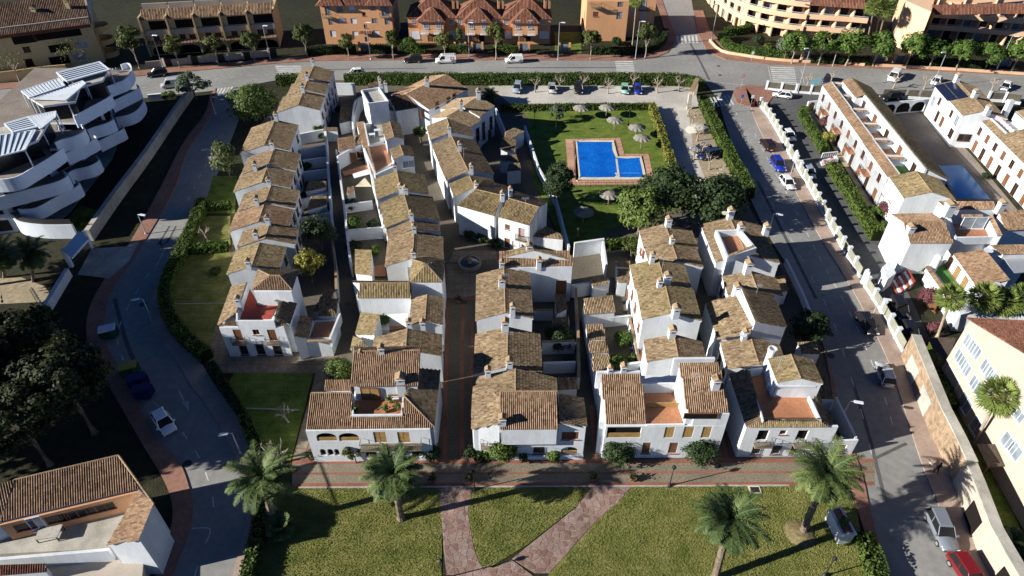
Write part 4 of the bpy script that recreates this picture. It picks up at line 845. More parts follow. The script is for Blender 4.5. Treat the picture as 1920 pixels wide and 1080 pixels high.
# --- small outbuildings and yard walls between the rows
GO = 'tiled outbuildings in the lanes'
SH = [
 ([(1096, 590, 2.6), (1154, 586, 2.6), (1149, 554, 3.6), (1094, 560)], 'white outbuilding with four slanting shadows in the lane left of the tall row'),
 ([(1101, 637, 2.4), (1136, 637, 2.4), (1131, 608, 3.0), (1100, 608)], 'low outbuilding with tan striped roof, second in the lane left of the tall row'),
 ([(1105, 663, 2.4), (1142, 662, 2.4), (1136, 639, 2.8), (1104, 639)], 'low outbuilding with bare grey roof in the lane left of the tall row'),
 ([(1112, 698, 2.4), (1145, 694, 2.4), (1142, 664, 3.0), (1110, 664)], 'low outbuilding with yellow-brown striped roof behind the terracotta-terrace house'),
 ([(1110, 538, 2.2), (1141, 534, 2.2), (1138, 520, 2.8), (1107, 521)], 'tiny outbuilding with dark striped roof in the paved yard'),
 ([(1157, 530, 2.6), (1176, 530, 2.6), (1181, 504, 3.2), (1157, 504)], 'outbuilding with dark striped roof leaning on the tall white house'),
 ([(1155, 500, 2.6), (1180, 503, 2.6), (1182, 490, 3.0), (1154, 491)], 'short outbuilding with reddish roof at the head of the lane'),
 ([(1033, 733, 2.6), (1084, 730, 2.6), (1080, 708, 3.2), (1044, 708)], 'lean-to with striped roof at the right of the centre row, nearest the front'),
 ([(1040, 603, 2.4), (1068, 603, 2.4), (1064, 598, 2.7), (1034, 598)], 'narrow tiled wall roof beside the centre row yard'),
 ([(1044, 590, 2.6), (1064, 580, 2.6), (1062, 552, 3.2), (1040, 552)], 'outbuilding with red-brown roof below the plaza house door'),
 ([(1034, 615, 2.4), (1068, 614, 2.4), (1066, 594, 2.9), (1036, 596)], 'outbuilding with dark striped roof in the shaded centre row yard'),
 ([(635, 285, 2.6), (667, 278, 2.6), (665, 255, 3.5), (633, 260)], 'outbuilding with bright striped roof at the head of the left lane'),
 ([(668, 272, 2.8), (688, 270, 2.8), (680, 252, 3.3), (666, 253)], 'short outbuilding with striped roof right of the left lane'),
 ([(636, 232, 2.4), (662, 226, 2.4), (672, 186, 3.2), (640, 190)], 'low dark brown roof in the yard behind the first terrace houses'),
 ([(605, 246, 2.2), (634, 246, 2.2), (632, 239, 2.6), (608, 239)], 'narrow striped porch roof between the terrace and the left lane'),
 ([(586, 585, 2.6), (615, 586, 2.6), (626, 545, 3.3), (608, 545)], 'outbuilding with pinkish roof above the gate annex'),
 ([(572, 360, 2.4), (612, 352, 2.4), (612, 340, 2.9), (580, 340)], 'low shaded lean-to in the left terrace yards, upper one'),
 ([(575, 395, 2.4), (614, 385, 2.4), (612, 368, 2.9), (584, 368)], 'low shaded lean-to in the left terrace yards, lower one'),
 ([(1437, 553, 2.4), (1479, 546, 2.4), (1470, 516, 2.9), (1445, 520)], 'dark lean-to roof against the row along the right road'),
 ([(1504, 664, 2.4), (1539, 665, 2.4), (1528, 640, 3.0), (1495, 642)], 'small shed with dark striped roof on the right road pavement'),
 ([(1509, 748, 2.6), (1566, 750, 2.6), (1552, 708, 3.0), (1533, 700)], 'dark striped lean-to along the right road beside the round-chimney house'),
 ([(1126, 765, 2.6), (1137, 764, 2.6), (1135, 742, 2.9), (1124, 743)], 'tiny tiled meter shed beside the left wall of the terracotta-terrace house') ]
for q, lab in SH:
    h = House('outbuilding', lab, 'outbuilding', (q[0][0], q[0][1]), GO, mt='tile_warm' if 'red' in lab or 'bright' in lab or 'pink' in lab else 'tile'); h.roof(q)
# paved roof terraces of the middle row
h = House('roof_terrace', 'white walled roof terrace with two tables and chairs below the flat-roofed block', 'terrace', (705, 240))
h.block([(683, 232), (716, 228), (722, 262), (692, 272)], 3.0); h.para([(683, 231), (692, 273)], 3.9, .9, .25); h.floor([(685, 233), (715, 230), (721, 262), (693, 270)], 3.03, 'kerb'); h.roof([(668, 230, 3.3), (683, 228, 3.7), (694, 275, 3.7), (682, 280)], 'tile_warm', walls=True)
for px, py in ((698, 258), (708, 250)): p = P(px, py, 3.03); h.part('table', *join(box(p, (1, .2), 1.2, .8, 3.7, 3.78), *[box(p+np.array([a, b, 0]), (1, 0), .06, .06, 3.0, 3.7) for a in (-.5, .5) for b in (-.3, .3)]), M['white2'])
h = House('roof_terrace', 'terracotta roof terrace with parasol and steps between the two narrow gabled houses', 'terrace', (720, 300))
h.block([(694, 274), (722, 268), (735, 306), (705, 326)], 2.6); h.floor([(695, 276), (721, 270), (734, 305), (705, 322)], 2.63, 'terra'); h.para([(683, 278), (704, 327), (737, 312)], 3.6, 1.0, .3); h.roof([(684, 280, 3.2), (692, 276, 3.6), (705, 322, 3.6), (697, 328)], 'tile_warm', walls=True)
h = House('patio_house', 'low white patio house with terracotta court, maroon door and white awnings', 'house', (660, 310))
h.part('wall', *join(strip(G([(637, 318), (667, 300), (690, 292)]), .3, 2.7, 0), strip(G([(634, 300), (648, 400)]), .3, 2.2, 0), strip(G([(690, 292), (700, 352), (712, 400), (724, 452)]), .35, 2.8, 0)), M['white'])
h.floor([(642, 322), (688, 308), (692, 318), (646, 330)], .3, 'terra'); h.win3(P(663, 296, 1.2), nrm(np.array([1, .1, 0])), np.array([0, -1., 0]), 1.0, 2.0, 'door'); h.win3(P(676, 290, 1.6), np.array([1., 0, 0]), np.array([0, -1., 0]), 1.2, 1.1, 'glass')
q = [P(661, 326, 2.4), P(690, 317, 2.4), P(693, 326, 2.6), P(664, 334, 2.6)]; h.part('awning', [*q, *[p-(0, 0, .06) for p in q]], [(0, 1, 2, 3), (7, 6, 5, 4), (0, 4, 5, 1), (1, 5, 6, 2), (2, 6, 7, 3), (3, 7, 4, 0)], M['whitecanvas'])
q = [P(666, 350, 2.3), P(684, 333, 2.9), P(697, 350, 2.3)]; h.part('shade_sail', q, [(0, 1, 2)], M['canvas'])
h.roof([(650, 366, 2.4), (665, 362, 2.4), (664, 349, 2.9), (652, 352)], 'tile_warm')
YW = [([(562, 272), (612, 262)], 2.2, 'white yard cross wall at the top of the left lane'), ([(572, 318), (616, 312)], 1.9, 'white yard cross wall, third of the left terrace'), ([(560, 430), (622, 418)], 2.0, 'white yard cross wall above the yellow-green tree'), ([(648, 400), (700, 392)], 1.6, 'low white court wall above the square green bush'), ([(652, 452), (722, 446)], 2.0, 'white court wall below the square green bush'), ([(648, 398), (655, 466), (662, 520)], 2.0, 'long white court wall along the right of the left lane'), ([(1018, 700), (1078, 698)], 1.8, 'white barbecue yard wall beside the centre row'), ([(1140, 612), (1180, 608)], 1.6, 'low white wall across the shrub yard'), ([(612, 238), (617, 310), (625, 420), (628, 440)], 2.2, 'low white yard wall along the left lane, behind the terrace'), ([(628, 476), (634, 520), (636, 570)], 2.4, 'white yard wall with pink coping along the left lane above the gate'), ([(565, 300), (612, 290)], 2.0, 'white yard cross wall with blue-shaded face near the lane head'), ([(568, 340), (618, 334)], 1.8, 'white yard cross wall, middle one of the left terrace'), ([(568, 392), (618, 378)], 1.8, 'white yard cross wall under the tree of the left terrace'), ([(1075, 482), (1130, 474)], 2.6, 'white wall closing the paved yard by the pool lawn'), ([(1128, 476), (1134, 520)], 2.4, 'white wall on the right of the paved yard'), ([(1070, 558), (1140, 548)], 2.2, 'white wall in front of the paved yard'), ([(1000, 600), (1036, 600)], 1.8, 'tile-topped white yard wall below the plaza house'), ([(1016, 664), (1076, 662)], 2.2, 'tile-topped white wall behind the barbecue yard'), ([(1078, 560), (1082, 640), (1084, 730)], 2.0, 'long tile-topped lane wall right of the centre row'), ([(1092, 600), (1108, 700), (1118, 760)], 2.0, 'long white lane wall left of the right-centre row'), ([(1040, 380), (1066, 480)], 1.6, 'low wall between the curved terrace and the pool lawn'), ([(984, 250), (1010, 330), (1040, 385)], 1.6, 'shaded wall along the pool lawn behind the curved terrace'), ([(1470, 498), (1500, 560), (1520, 610)], 1.2, 'low wall along the right road pavement'), ([(633, 178), (668, 178)], 2.6, 'white wall across the yard beside the top hedge'), ([(655, 700), (690, 712)], 1.2, 'low white garden wall by the flowering bush'), ([(930, 222), (948, 268)], 2.2, 'white courtyard wall behind the first curved terrace house'), ([(1170, 700), (1215, 694)], 1.6, 'short white yard wall behind the terracotta terrace'), ([(1176, 600), (1196, 690)], 1.4, 'tile-topped yard wall under the tall white house')]
for pts, hh, lab in YW:
    t = T('yard_wall', lab, 'wall', P(*pts[0]), 'white yard walls'); t.part('wall_body', *strip(G(pts), .25, hh, 0), M['white']); t.part('coping', *strip(G(pts), .34, hh+.07, hh), M['cap' if ('tile' in lab or 'pink' in lab) else 'white'])
t = T('curved_wall', 'tall curved white wall sweeping between the left terrace and the flat-roofed block', 'wall', P(668, 230)); pts = cat(G([(686, 200), (676, 210), (669, 225), (665, 245), (665, 262)]), 5)
V, Fs = strip(pts, .3, 1, 0); m = len(pts); V = [(x, y, (3.6-1.2*abs(((i % m)/(m-1))-.45)*2 if i < 2*m else 0)) for i, (x, y, z) in enumerate(V)]; t.part('wall_body', V, Fs, M['white'])
# ================================================================ buildings around the village
M['blueglass'] = plain('balcony_glass', (.10, .16, .22), .1, .6, .2, .8)
M['solar'] = plain('solar_cell', (.012, .018, .04), .12, .7)
M['greenturf'] = speckle('artificial_turf', (.05, .16, .035), (.08, .22, .05), 6, 1)
M['darkwood'] = speckle('dark_shingle', (.07, .05, .038), (.15, .11, .085), 5, .6, bmp=.6)
M['greypave'] = speckle('grey_brown_pavers', (.20, .165, .135), (.29, .245, .205), 2.5, .2, fine=9)
M['conc'] = speckle('weathered_concrete', (.34, .32, .27), (.50, .47, .41), .9, .2, fine=8)
M['wavywhite'] = wallmat('shade_tinted_white_paint', (.68, .75, .84), .92)  # white paint tinted blue to carry the blue of the shaded side
# --- white apartment building with wavy balconies
t = House('apartment_building', 'white stepped apartment building with wavy balcony bands and slatted pergolas', 'apartment building', (120, 290), wm='white2')
LV = [
 (10.8, [[(226, 121), (238, 118), (244, 121), (246, 130), (241, 141), (231, 150), (216, 156), (200, 162), (190, 168)], [(207, 174), (204, 181), (172, 199), (137, 218)], [(152, 233), (158, 240), (152, 249), (136, 256), (116, 261), (102, 267)], [(117, 277), (100, 290), (61, 314), (24, 333), (-30, 337)]]),
 (7.5, [[(256, 158), (259, 165), (232, 179), (207, 191)], [(207, 215), (212, 224), (196, 232), (176, 238), (163, 243)], [(176, 254), (178, 260), (150, 275), (120, 288)], [(118, 320), (126, 329), (105, 341), (55, 354), (-30, 376)]]),
 (4.3, [[(266, 178), (268, 190), (257, 206), (240, 215), (216, 220)], [(226, 233), (231, 241), (207, 253), (183, 265)], [(180, 291), (185, 300), (168, 311), (139, 318), (127, 325)], [(141, 337), (147, 347), (105, 369), (70, 388), (46, 392), (33, 391)]])]
for z, bands in LV:
    for b in bands:
        pts = cat([P(x, y, z)[:2] for x, y in b], 6)
        t.part('balcony_parapet', *strip(pts, .18, z, z-2.15), M['wavywhite'])
        xm = min(p[0] for p in pts); back = [np.array([xm-6, pts[-1][1]]), np.array([xm-6, pts[0][1]])]
        t.part('floor_slab', *prism([p-np.array([.1, 0]) for p in pts]+back, z-1.5, z-1.1), M['white2']); t.part('terrace_floor', *prism([p-np.array([.25, 0]) for p in pts]+back, z-1.1, z-1.06), M['greypave'])
core = [P(x, y, 9.2)[:2]-np.array([3.0, 0]) for x, y in ((240, 128), (232, 150), (205, 178), (140, 222), (145, 250), (105, 270), (60, 318), (20, 340), (-30, 345))]
xm = min(p[0] for p in core); t.part('wall', *prism(core+[np.array([xm-8, core[-1][1]]), np.array([xm-14, core[0][1]])], 0, 9.2), M['white2']); t.part('roof_terrace', *prism([p-np.array([.3, 0]) for p in core]+[np.array([xm-8, core[-1][1]]), np.array([xm-14, core[0][1]])], 9.2, 9.26), M['greypave'])
# glazed recesses between the bands
for z in (8.9, 5.9, 2.9):
    for k in range(len(core)-1):
        a, b = core[k], core[k+1]; L = np.linalg.norm(b-a); d = (b-a)/L; m = max(1, int(L/3.2))
        for i in range(m):
            c = a+d*L*(i+.5)/m; t.part('window', *box(c+np.array([.05, 0]), d, 2.2, .3, z-2.4, z-.5), M['darkglass'])
for q in ([(108, 137), (186, 118), (200, 134), (192, 150), (130, 168)], [(50, 180), (118, 152), (150, 160), (140, 190), (80, 198)], [(-30, 250), (56, 222), (92, 226), (70, 262), (-30, 300)]): t.block(q, 12.5, z0=9, mat='darkglass', name='penthouse_shade_fill'); t.part('penthouse_roof', *prism([P(x, y, 12.9)[:2] for x, y in q], 12.5, 12.9), M['wavywhite']); t.part('roof_terrace', *prism([P(x, y, 12.9)[:2]*.998 for x, y in q], 12.9, 12.94), M['conc'])  # dark glass stands in for shaded open space; blocks enlarged to shade the terraces
def pergola(pxs, z, n, solid=False):
    a, b, c, d = [P(x, y, z) for x, y in pxs]
    t.part('pergola_frame', *join(*[bar(p[:2], q[:2], .22, z-.2, z-.002*i) for i, (p, q) in enumerate(((a, b), (b, c), (c, d), (d, a)))]), M['white2'])
    if solid: t.part('pergola_glass', [tuple(p-(0, 0, .12)) for p in (a, b, c, d)], [(0, 1, 2, 3)], M['blueglass'])
    for i in range(n):
        f = (i+.5)/n; p, q = a+(b-a)*f, d+(c-d)*f; t.part('louvre', *bar(p[:2], q[:2], .34, z-.14, z-.03), M['white2'])
    for p in (a, b, c, d): t.part('post', *box(p, (1, 0), .14, .14, z-3.0, z-.2), M['white2'])
pergola([(106, 135), (126, 152), (205, 130), (186, 115)], 13.6, 6, True); pergola([(40, 170), (110, 146), (121, 160), (55, 182)], 13.6, 12, True)
pergola([(64, 184), (154, 151), (160, 156), (124, 186)], 13.4, 15); pergola([(8, 231), (24, 247), (70, 237), (52, 218)], 13.4, 6, True); pergola([(53, 218), (104, 208), (103, 219), (76, 240)], 13.4, 9); pergola([(-20, 256), (66, 243), (46, 280), (-20, 297)], 13.2, 7, True)
for px, py in ((204, 142), (222, 135), (118, 243), (100, 250)): p = P(px, py, 9.8); t.part('chair', *join(box(p, (1, .3), .6, .6, 9.9, 10.0), box(p+np.array([-.28, 0, 0]), (1, .3), .06, .6, 10.0, 10.6), *[box(p+np.array([a, b, 0]), (1, 0), .05, .05, 9.7, 9.9) for a in (-.25, .25) for b in (-.25, .25)]), M['white2'])
t.part('terrace', *prism(G([(30, 425), (104, 424), (132, 398), (210, 300), (232, 240), (200, 230), (100, 330), (20, 400)]), 0, .15), M['conc'])
pl = cat(G([(-10, 440), (30, 428), (52, 440), (95, 446), (148, 446)]), 5); gw = T('garden_wall', 'white curved entrance wall with dark railing below the wavy apartment building', 'wall', P(60, 440)); gw.part('wall_body', *strip(pl, .4, 2.6, 0), M['white2']); gw.part('railing', *strip(pl, .08, 3.5, 2.6), M['iron'])
gt = T('entrance_gate', 'white sloping gatehouse canopy with barred gate at the blue-shaded driveway', 'gate', P(150, 480)); a, b = P(135, 500), P(172, 466)
gt.part('canopy', *prism([p[:2] for p in (P(118, 470, 3.4), P(135, 484, 3.4), P(167, 448, 3.4), P(148, 434, 3.4))], 3.2, 3.5), M['white2']); gt.part('post', *box(a, (0, 1), .5, .5, 0, 3.2), M['white2']); gt.part('post', *box(b, (0, 1), .5, .5, 0, 3.2), M['white2'])
gt.part('bars', *join(*[box(a+(b-a)*(i+.5)/26, b-a, .05, .05, .1, 2.4) for i in range(26)], bar(a[:2], b[:2], .06, 2.3, 2.4), bar(a[:2], b[:2], .062, .2, .3)), M['iron'])
# long garden walls on the left
for pts, hh, ww, lab, m in (([(362, 180), (330, 225), (280, 300), (225, 375), (172, 452)], 2.0, .7, 'long rough stone wall between the apartment garden and the left road', 'conc'), ([(133, 518), (105, 565), (72, 622)], 1.4, .5, 'broken white wall running down from the gatehouse', 'white'), ([(280, 188), (330, 183)], 1.2, .5, 'short white wall under the round tree by the top road', 'white')):
    t = T('boundary_wall', lab, 'wall', P(*pts[0])); t.part('wall_body', *strip(cat(G(pts), 4), ww, hh, 0), M[m]); t.part('coping', *strip(cat(G(pts), 4), ww+.1, hh+.08, hh), M[m])
# --- mustard apartment block, top left
def frames(h, A, B, lst, out=.0):
    for px, py, ww, hh, k in lst: h.win(A, B, px, py, ww, hh, k, out)
h = House('apartment_block', 'mustard apartment block with dark brown roof and red fascia at the top left', 'apartment block', (100, 120), mt='tile_brown', wm='ochre', far=True)
A_, B_ = P(198, 117), P(-70, 156); d = nrm(B_-A_); n = np.array([d[1], -d[0], 0]); n = n if n[1] > 0 else -n
h.part('wall', *prism([p[:2] for p in (A_, B_, B_+n*16, A_+n*16)], 0, 9.2), M['ochre'])
e = np.array([0, 0, 9.25]); rr = np.array([0, 0, 13.6]); h.slope([A_-n*.8+e-d*.2, B_-n*.8+e, B_+n*8+rr, A_+n*8+rr-d*.2]); h.slope([A_+n*16.8+e, B_+n*16.8+e, B_+n*8+rr, A_+n*8+rr])
h.part('fascia', *join(bar((A_-n*.85)[:2], (B_-n*.85)[:2], .12, 8.6, 9.3)), M['tile_red']); h.part('gutter_wall', *bar((A_+n*1.0)[:2], (B_+n*1.0)[:2], .3, 9.2, 10.4), M['cream'])
h.part('gable_wall', [A_+(0, 0, 9.2)-d*.4, A_+n*8+(0, 0, 14.3)-d*.4, A_+n*16+(0, 0, 9.2)-d*.4, A_+(0, 0, 9.2), A_+n*8+(0, 0, 14.3), A_+n*16+(0, 0, 9.2)], [(2, 1, 0), (3, 4, 5), (0, 1, 4, 3), (1, 2, 5, 4)], M['cream'])
frames(h, A_, B_, [(45, 73, 4.5, 2.0, 'dark'), (108, 65, 9.5, 1.6, 'dark'), (50, 93, 1.3, 1.2, 'glass'), (112, 90, 4.2, 1.6, 'dark'), (155, 84, 2.2, 1.6, 'pale'), (112, 113, 4.0, 1.8, 'dark'), (150, 106, 2.6, 1.8, 'pale'), (55, 118, 1.6, 1.8, 'dark')])
for z in (0, 3.1, 6.2): c = A_+n*5-d*.6; h.part('round_balcony', *lathe((c[0], c[1], z), [(2.6, 0), (2.6, 1.1), (2.4, 1.1), (2.4, .2)], 20), M['ochre'])
h.chim(66, 25, 11.5, 1.4, 1.0); h.chim(128, 12, 12.2, 1.4, .9)
for px in (43, 57, 76, 88): p = P(px, 25, 11.3); h.part('skylight', *box(p, (1, 0), .9, .9, 10.9, 11.25), M['darkglass'])
wl = T('street_wall', 'long mustard wall in front of the mustard apartment block', 'wall', P(60, 150)); wl.part('wall_body', *strip(G([(-40, 160), (30, 152), (95, 143), (130, 140)]), .3, 2.4, 0), M['ochre'])
# --- yellow terraced houses
for i in range(5):
    f = lambda q: (284+(526-284)*q/5, 104.5+(89-104.5)*q/5)
    h = House('terraced_house', f'yellow terraced house with dark loggia, {ORD[i]} from the left behind the top road', 'house', f(i+.5), 'yellow terraced houses', mt='tile_warm', wm='cream', far=True)
    h.wm = 'ochre'; a, b = f(i+.02), f(i+.98); x0, x1 = a[0], b[0]; w = x1-x0; o = -9+i*.4; y = (a[1]+b[1])/2
    q = lambda u, dy: (x0+w*u+o*(dy/76.0)*1.5, y-dy)
    def rect(u0, u1, d0, d1, k):
        p1, p2 = q(u0, d1), q(u1, d0); return (min(p1[0], p2[0]-3), p1[1], p2[0], p2[1], k)
    h.facade(a, b, 8.6, [rect(.12, .95, 48, 64, 'dark'), rect(.2, .42, 26, 36, 'glass'), rect(.6, .82, 26, 36, 'glass'), rect(.1, .92, 1, 17, 'arch_dark')], mat='ochre')
    A, B = P(*a), P(*b); d = nrm(B-A); n = np.array([-d[1], d[0], 0]); n = n if n[1] > 0 else -n
    h.part('wall', *prism([p[:2] for p in (A+n*.35, B+n*.35, B+n*11, A+n*11)], 0, 8.5), M['ochre'])
    h.part('party_wall', *bar((A-n*.9)[:2], (A+n*4)[:2], .35, 0, 9.3), M['ochre']); h.part('loggia_parapet', *bar((A-n*.35+d*.25)[:2], (B-n*.35-d*.05)[:2], .25, 4.9, 6.1), M['cream'])
    up3 = np.array([0, 0, 1.]); h.slope([A-n*.7+up3*8.6+d*.2, B-n*.7+up3*8.6, B+n*2.6+up3*10.1, A+n*2.6+up3*10.1+d*.2]); h.slope([A-n*1.2+up3*2.9+d*.2, B-n*1.2+up3*2.9, B+n*.0+up3*3.5, A+up3*3.5+d*.2])
    h.part('roof_terrace_wall', *bar((A+n*5)[:2], (B+n*5)[:2], .3, 8.5, 10.8), M['cream'])
t = T('street_wall', 'cream street wall with dark gates in front of the yellow terraced houses', 'wall', P(400, 118))
for i in range(5):
    a = np.array((276+49*i, 127.5-4.6*i)); b = a+np.array((34, -3.2)); t.part('wall_panel', *strip(G([a, b]), .25, 1.5, 0), M['cream']); t.part('pier', *box(P(*b), (1, 0), .5, .5, 0, 2.0), M['cream']); t.part('gate', *strip(G([b+(2, 0), b+(14, -1.4)]), .08, 1.7, .05), M['iron'])
# --- orange apartment block
OR = 'orange buildings beyond the top road'
h = House('apartment_block', 'three-storey orange apartment block with white balconies beyond the top road', 'apartment block', (675, 80), OR, mt='tile_red', wm='orange', far=True)
a, b = (612, 83), (740, 83)
rc = lambda x0, y0, x1, y1, k: (580+x0/7.68, y0/7.68, 580+x1/7.68, y1/7.68, k)
h.facade(a, b, 9.6, [rc(225, 90, 305, 220, 'pale'), rc(390, 90, 480, 172, 'pale'), rc(565, 85, 655, 156, 'white'), rc(760, 175, 810, 232, 'glass'), rc(875, 80, 965, 156, 'pale'), rc(1040, 90, 1145, 232, 'pale'), rc(275, 270, 345, 360, 'pale'), rc(425, 265, 510, 340, 'white'), rc(595, 265, 680, 340, 'white'), rc(785, 350, 830, 405, 'glass'), rc(900, 265, 985, 335, 'pale'), rc(1085, 265, 1155, 355, 'pale'), rc(300, 440, 380, 530, 'white'), rc(620, 450, 700, 510, 'white'), rc(920, 440, 1005, 510, 'white'), rc(1100, 440, 1170, 530, 'arch_pale'), rc(800, 530, 860, 600, 'pale')], mat='orange')
A, B = P(*a), P(*b); n = np.array([0, 1., 0]); h.part('wall', *prism([p[:2] for p in (A+n*.35, B+n*.35, B+n*12, A+n*12)], 0, 9.6), M['orange'])
u3 = np.array([0, 0, 1.]); ex = np.array([1., 0, 0])
def hip(h, A, B, dep, z, rise, ov=.7, mat=None):
    a0, b0, b1, a1 = A-n*ov-ex*ov+u3*z, B-n*ov+ex*ov+u3*z, B+n*(dep+ov)+ex*ov+u3*z, A+n*(dep+ov)-ex*ov+u3*z; L = B[0]-A[0]; k = min(L, dep)/2
    r0 = A+ex*k+n*dep/2+u3*(z+rise); r1 = B-ex*k+n*dep/2+u3*(z+rise)
    if r1[0]-r0[0] < .3: r1 = r0+ex*.3
    h.slope([a0, b0, r1, r0], mat); h.slope([b1, a1, r0, r1], mat); h.slope([a0, r0, a1], mat); h.slope([b0, b1, r1], mat); h.caps((a0, r0), (b0, r1), (r0, r1), (a1, r0), (b1, r1))
hip(h, A, B, 12, 9.65, 3.6); m1, m2 = P(612, 83), P(652, 83); hip(h, m1-n*.6, m2-n*.6, 8, 9.7, 2.6); m1, m2 = P(700, 83), P(740, 83); hip(h, m1-n*.6, m2-n*.6, 8, 9.72, 2.6)
h.balcony(a, b, 606, 625, 32, .9); h.balcony(a, b, 713, 731, 31, .9); h.roof([(673, 64, 2.8), (697, 64, 2.8), (698, 58, 3.3), (674, 58)], walls=False)
# --- three orange townhouses
for i, (xa, xb) in enumerate(((768, 858), (858, 942), (942, 1031))):
    h = House('town_house', f'orange townhouse with pyramid roofs and white balcony doors, {ORD[i]} from the left of three', 'house', ((xa+xb)/2, 80), OR, mt='tile_red', wm='orange', far=True)
    yb = 80.5+1.2*i; a, b = (xa, yb), (xb, yb); A, B = P(*a), P(*b); cx = (xa+xb)/2 if i else 812; off = [812, 897, 984][i]
    h.part('wall', *prism([p[:2] for p in (A+ex*.05, B-ex*.05, B+n*10-ex*.05, A+n*10+ex*.05)], 0, 6.2), M['orange']); hip(h, A, B, 10, 6.25, 3.4, .3)
    p, q = (off-23, yb+2), (off+23, yb+2); P1, P2 = P(*p), P(*q); P1, P2 = P1-n*1.6, P2-n*1.6
    h.part('wall', *prism([r[:2] for r in (P1, P2, P2+n*3, P1+n*3)], 2.9, 6.0), M['orange']); hip(h, P1, P2, 7, 6.05, 2.4, .5)
    for s_ in (-11, 12): h.win(P1, P2, off+s_-2, 46, 1.0, 2.0, 'pale'); 
    for s_ in (-34, 35): h.win(A, B, off+s_-1, 41, 1.0, 1.1, 'pale'); h.win(A, B, off+s_+1, 66, 2.2, 2.0, 'white')
    h.win(A, B, off-6, 70, 1.0, 2.1, 'door'); h.win(A, B, off+6, 70, 1.2, 2.1, 'dark')
    for s_ in (-1, 1): c = (P1+P2)/2+ex*s_*1.6; h.part('balcony', *join(box(c-n*.4, (1, 0), 2.0, .8, 3.2, 3.35), *[box(c-n*.75+ex*(-.95+.19*k), (1, 0), .04, .04, 3.35, 4.2) for k in range(11)], box(c-n*.75, (1, 0), 2.0, .06, 4.2, 4.27)), M['white2'])
    for s_ in (-37, 37): pp = P(off+s_, 60); h.slope([pp-ex*2.2-n*1.4+u3*2.7, pp+ex*2.2-n*1.4+u3*2.7, pp+ex*2.2+u3*3.5, pp-ex*2.2+u3*3.5]) if False else None
    h.chim(off+38, 12, 8.2, 1.8, .6); h.chim(off+46, 12, 8.2, 1.8, .5)
# --- second orange block by the branch road
h = House('apartment_block', 'orange apartment block with small red entrance roof beside the branch road', 'apartment block', (1150, 75), OR, mt='tile_red', wm='orange', far=True)
a, b = (1096, 77), (1172, 77); A, B = P(*a), P(*b); C1, C2 = P(1172, 70), P(1222, 70)
h.facade(a, b, 9.8, [(1158, 0, 1169, 13, 'pale'), (1156, 22, 1167, 36, 'pale'), (1112, 22, 1122, 31, 'brown')], mat='orange'); h.part('wall', *prism([p[:2] for p in (A+n*.35, B+n*.35, B+n*14, A+n*14)], 0, 9.8), M['orange'])
h.part('wall', *prism([p[:2] for p in (C1-ex*.0, C2, C2+n*10, C1+n*10)], 0, 9.7), M['orange']); frames(h, C1, C2, [(1206, 8, 1.2, 2.0, 'pale'), (1206, 28, 1.2, 1.3, 'pale'), (1186, 24, .8, 1.2, 'pale')]); h.balcony((1172, 70), (1222, 70), 1198, 1217, 19, .9)
h.roof([(1133, 54, 3.0), (1174, 54, 3.0), (1173, 39, 4.4), (1132, 39)], walls=True); h.roof([(1080, -14, 9.9), (1228, -14, 9.9), (1228, -30, 12), (1080, -30)], walls=False); h.balcony(a, b, 1107, 1127, 12, 1.2)
# --- peach apartments, top right
def banded(h, base, floors, zf, depth, mat='peach', flip=1):
    """curved front: continuous parapet bands over dark glazed recesses with piers"""
    pts = cat(G(base), 5); c = sum(pts)/len(pts)
    back = [p+np.array([0, depth]) for p in pts][::-1]; inn = [p+np.array([0, 2.2]) for p in pts]
    h.part('wall', *prism(inn+back, 0, floors*zf), M[mat])
    for k in range(1, floors): h.part('balcony_parapet', *strip(pts, .25, k*zf+.75, k*zf-.45), M[mat]); h.part('balcony_rail', *strip(pts, .08, k*zf+1.05, k*zf+.98), M['white2']); h.part('floor_slab', *prism(pts+inn[::-1], k*zf-.3, k*zf-.05), M[mat])
    rs, s = resample(pts, 3.6)
    for i in range(len(rs)-1):
        m_ = (rs[i]+rs[i+1])/2; d = rs[i+1]-rs[i]
        h.part('pier', *box(rs[i]+np.array([0, 1.0]), (0, 1), 2.0, .3, 0, floors*zf), M[mat])
        for k in range(floors): h.part('window', *box(m_+np.array([0, 2.12]), d, 2.4, .1, k*zf+.1, k*zf+2.3), M['darkglass' if (i+k) % 3 else 'skyglass'])
    return pts
h = House('apartment_block', 'curved peach apartment block with banded balconies, left part at the top right', 'apartment block', (1430, 60), 'peach apartments', mt='tile_red', wm='peach', far=True)
pts = banded(h, [(1330, 8), (1350, 30), (1380, 50), (1420, 63), (1460, 71), (1500, 76)], 4, 2.9, 12)
tp = [np.append(p, 11.7) for p in pts]; h.part('roof_slab', *prism([p[:2]-np.array([0, .3]) for p in tp]+[p[:2]+np.array([0, 12]) for p in tp][::-1], 11.6, 11.9), M['tile_red'])
h = House('apartment_block', 'straight peach apartment block with red tiled roof, right of the curved one', 'apartment block', (1560, 75), 'peach apartments', mt='tile_red', wm='peach', far=True)
banded(h, [(1502, 75), (1540, 78), (1580, 81), (1612, 84)], 3, 2.9, 11); h.roof([(1511, 10, 8.75), (1627, 18, 8.75), (1620, -4, 10.6), (1500, -8)], walls=False)
h = House('apartment_block', 'wide peach apartment block with long red roof at the top right corner', 'apartment block', (1840, 75), 'peach apartments', mt='tile_red', wm='peach', far=True)
banded(h, [(1733, 74), (1790, 78), (1850, 83), (1930, 89), (2000, 94)], 3, 3.0, 11); h.roof([(1752, 28, 8.9), (1930, 26, 8.9), (1925, 6, 10.9), (1747, 9)], walls=False)
h.part('wall', *prism([P(x, y, 10.5)[:2] for x, y in ((1746, 22), (1700, 2), (1700, -40), (1760, -30))], 0, 10.5), M['peach'])
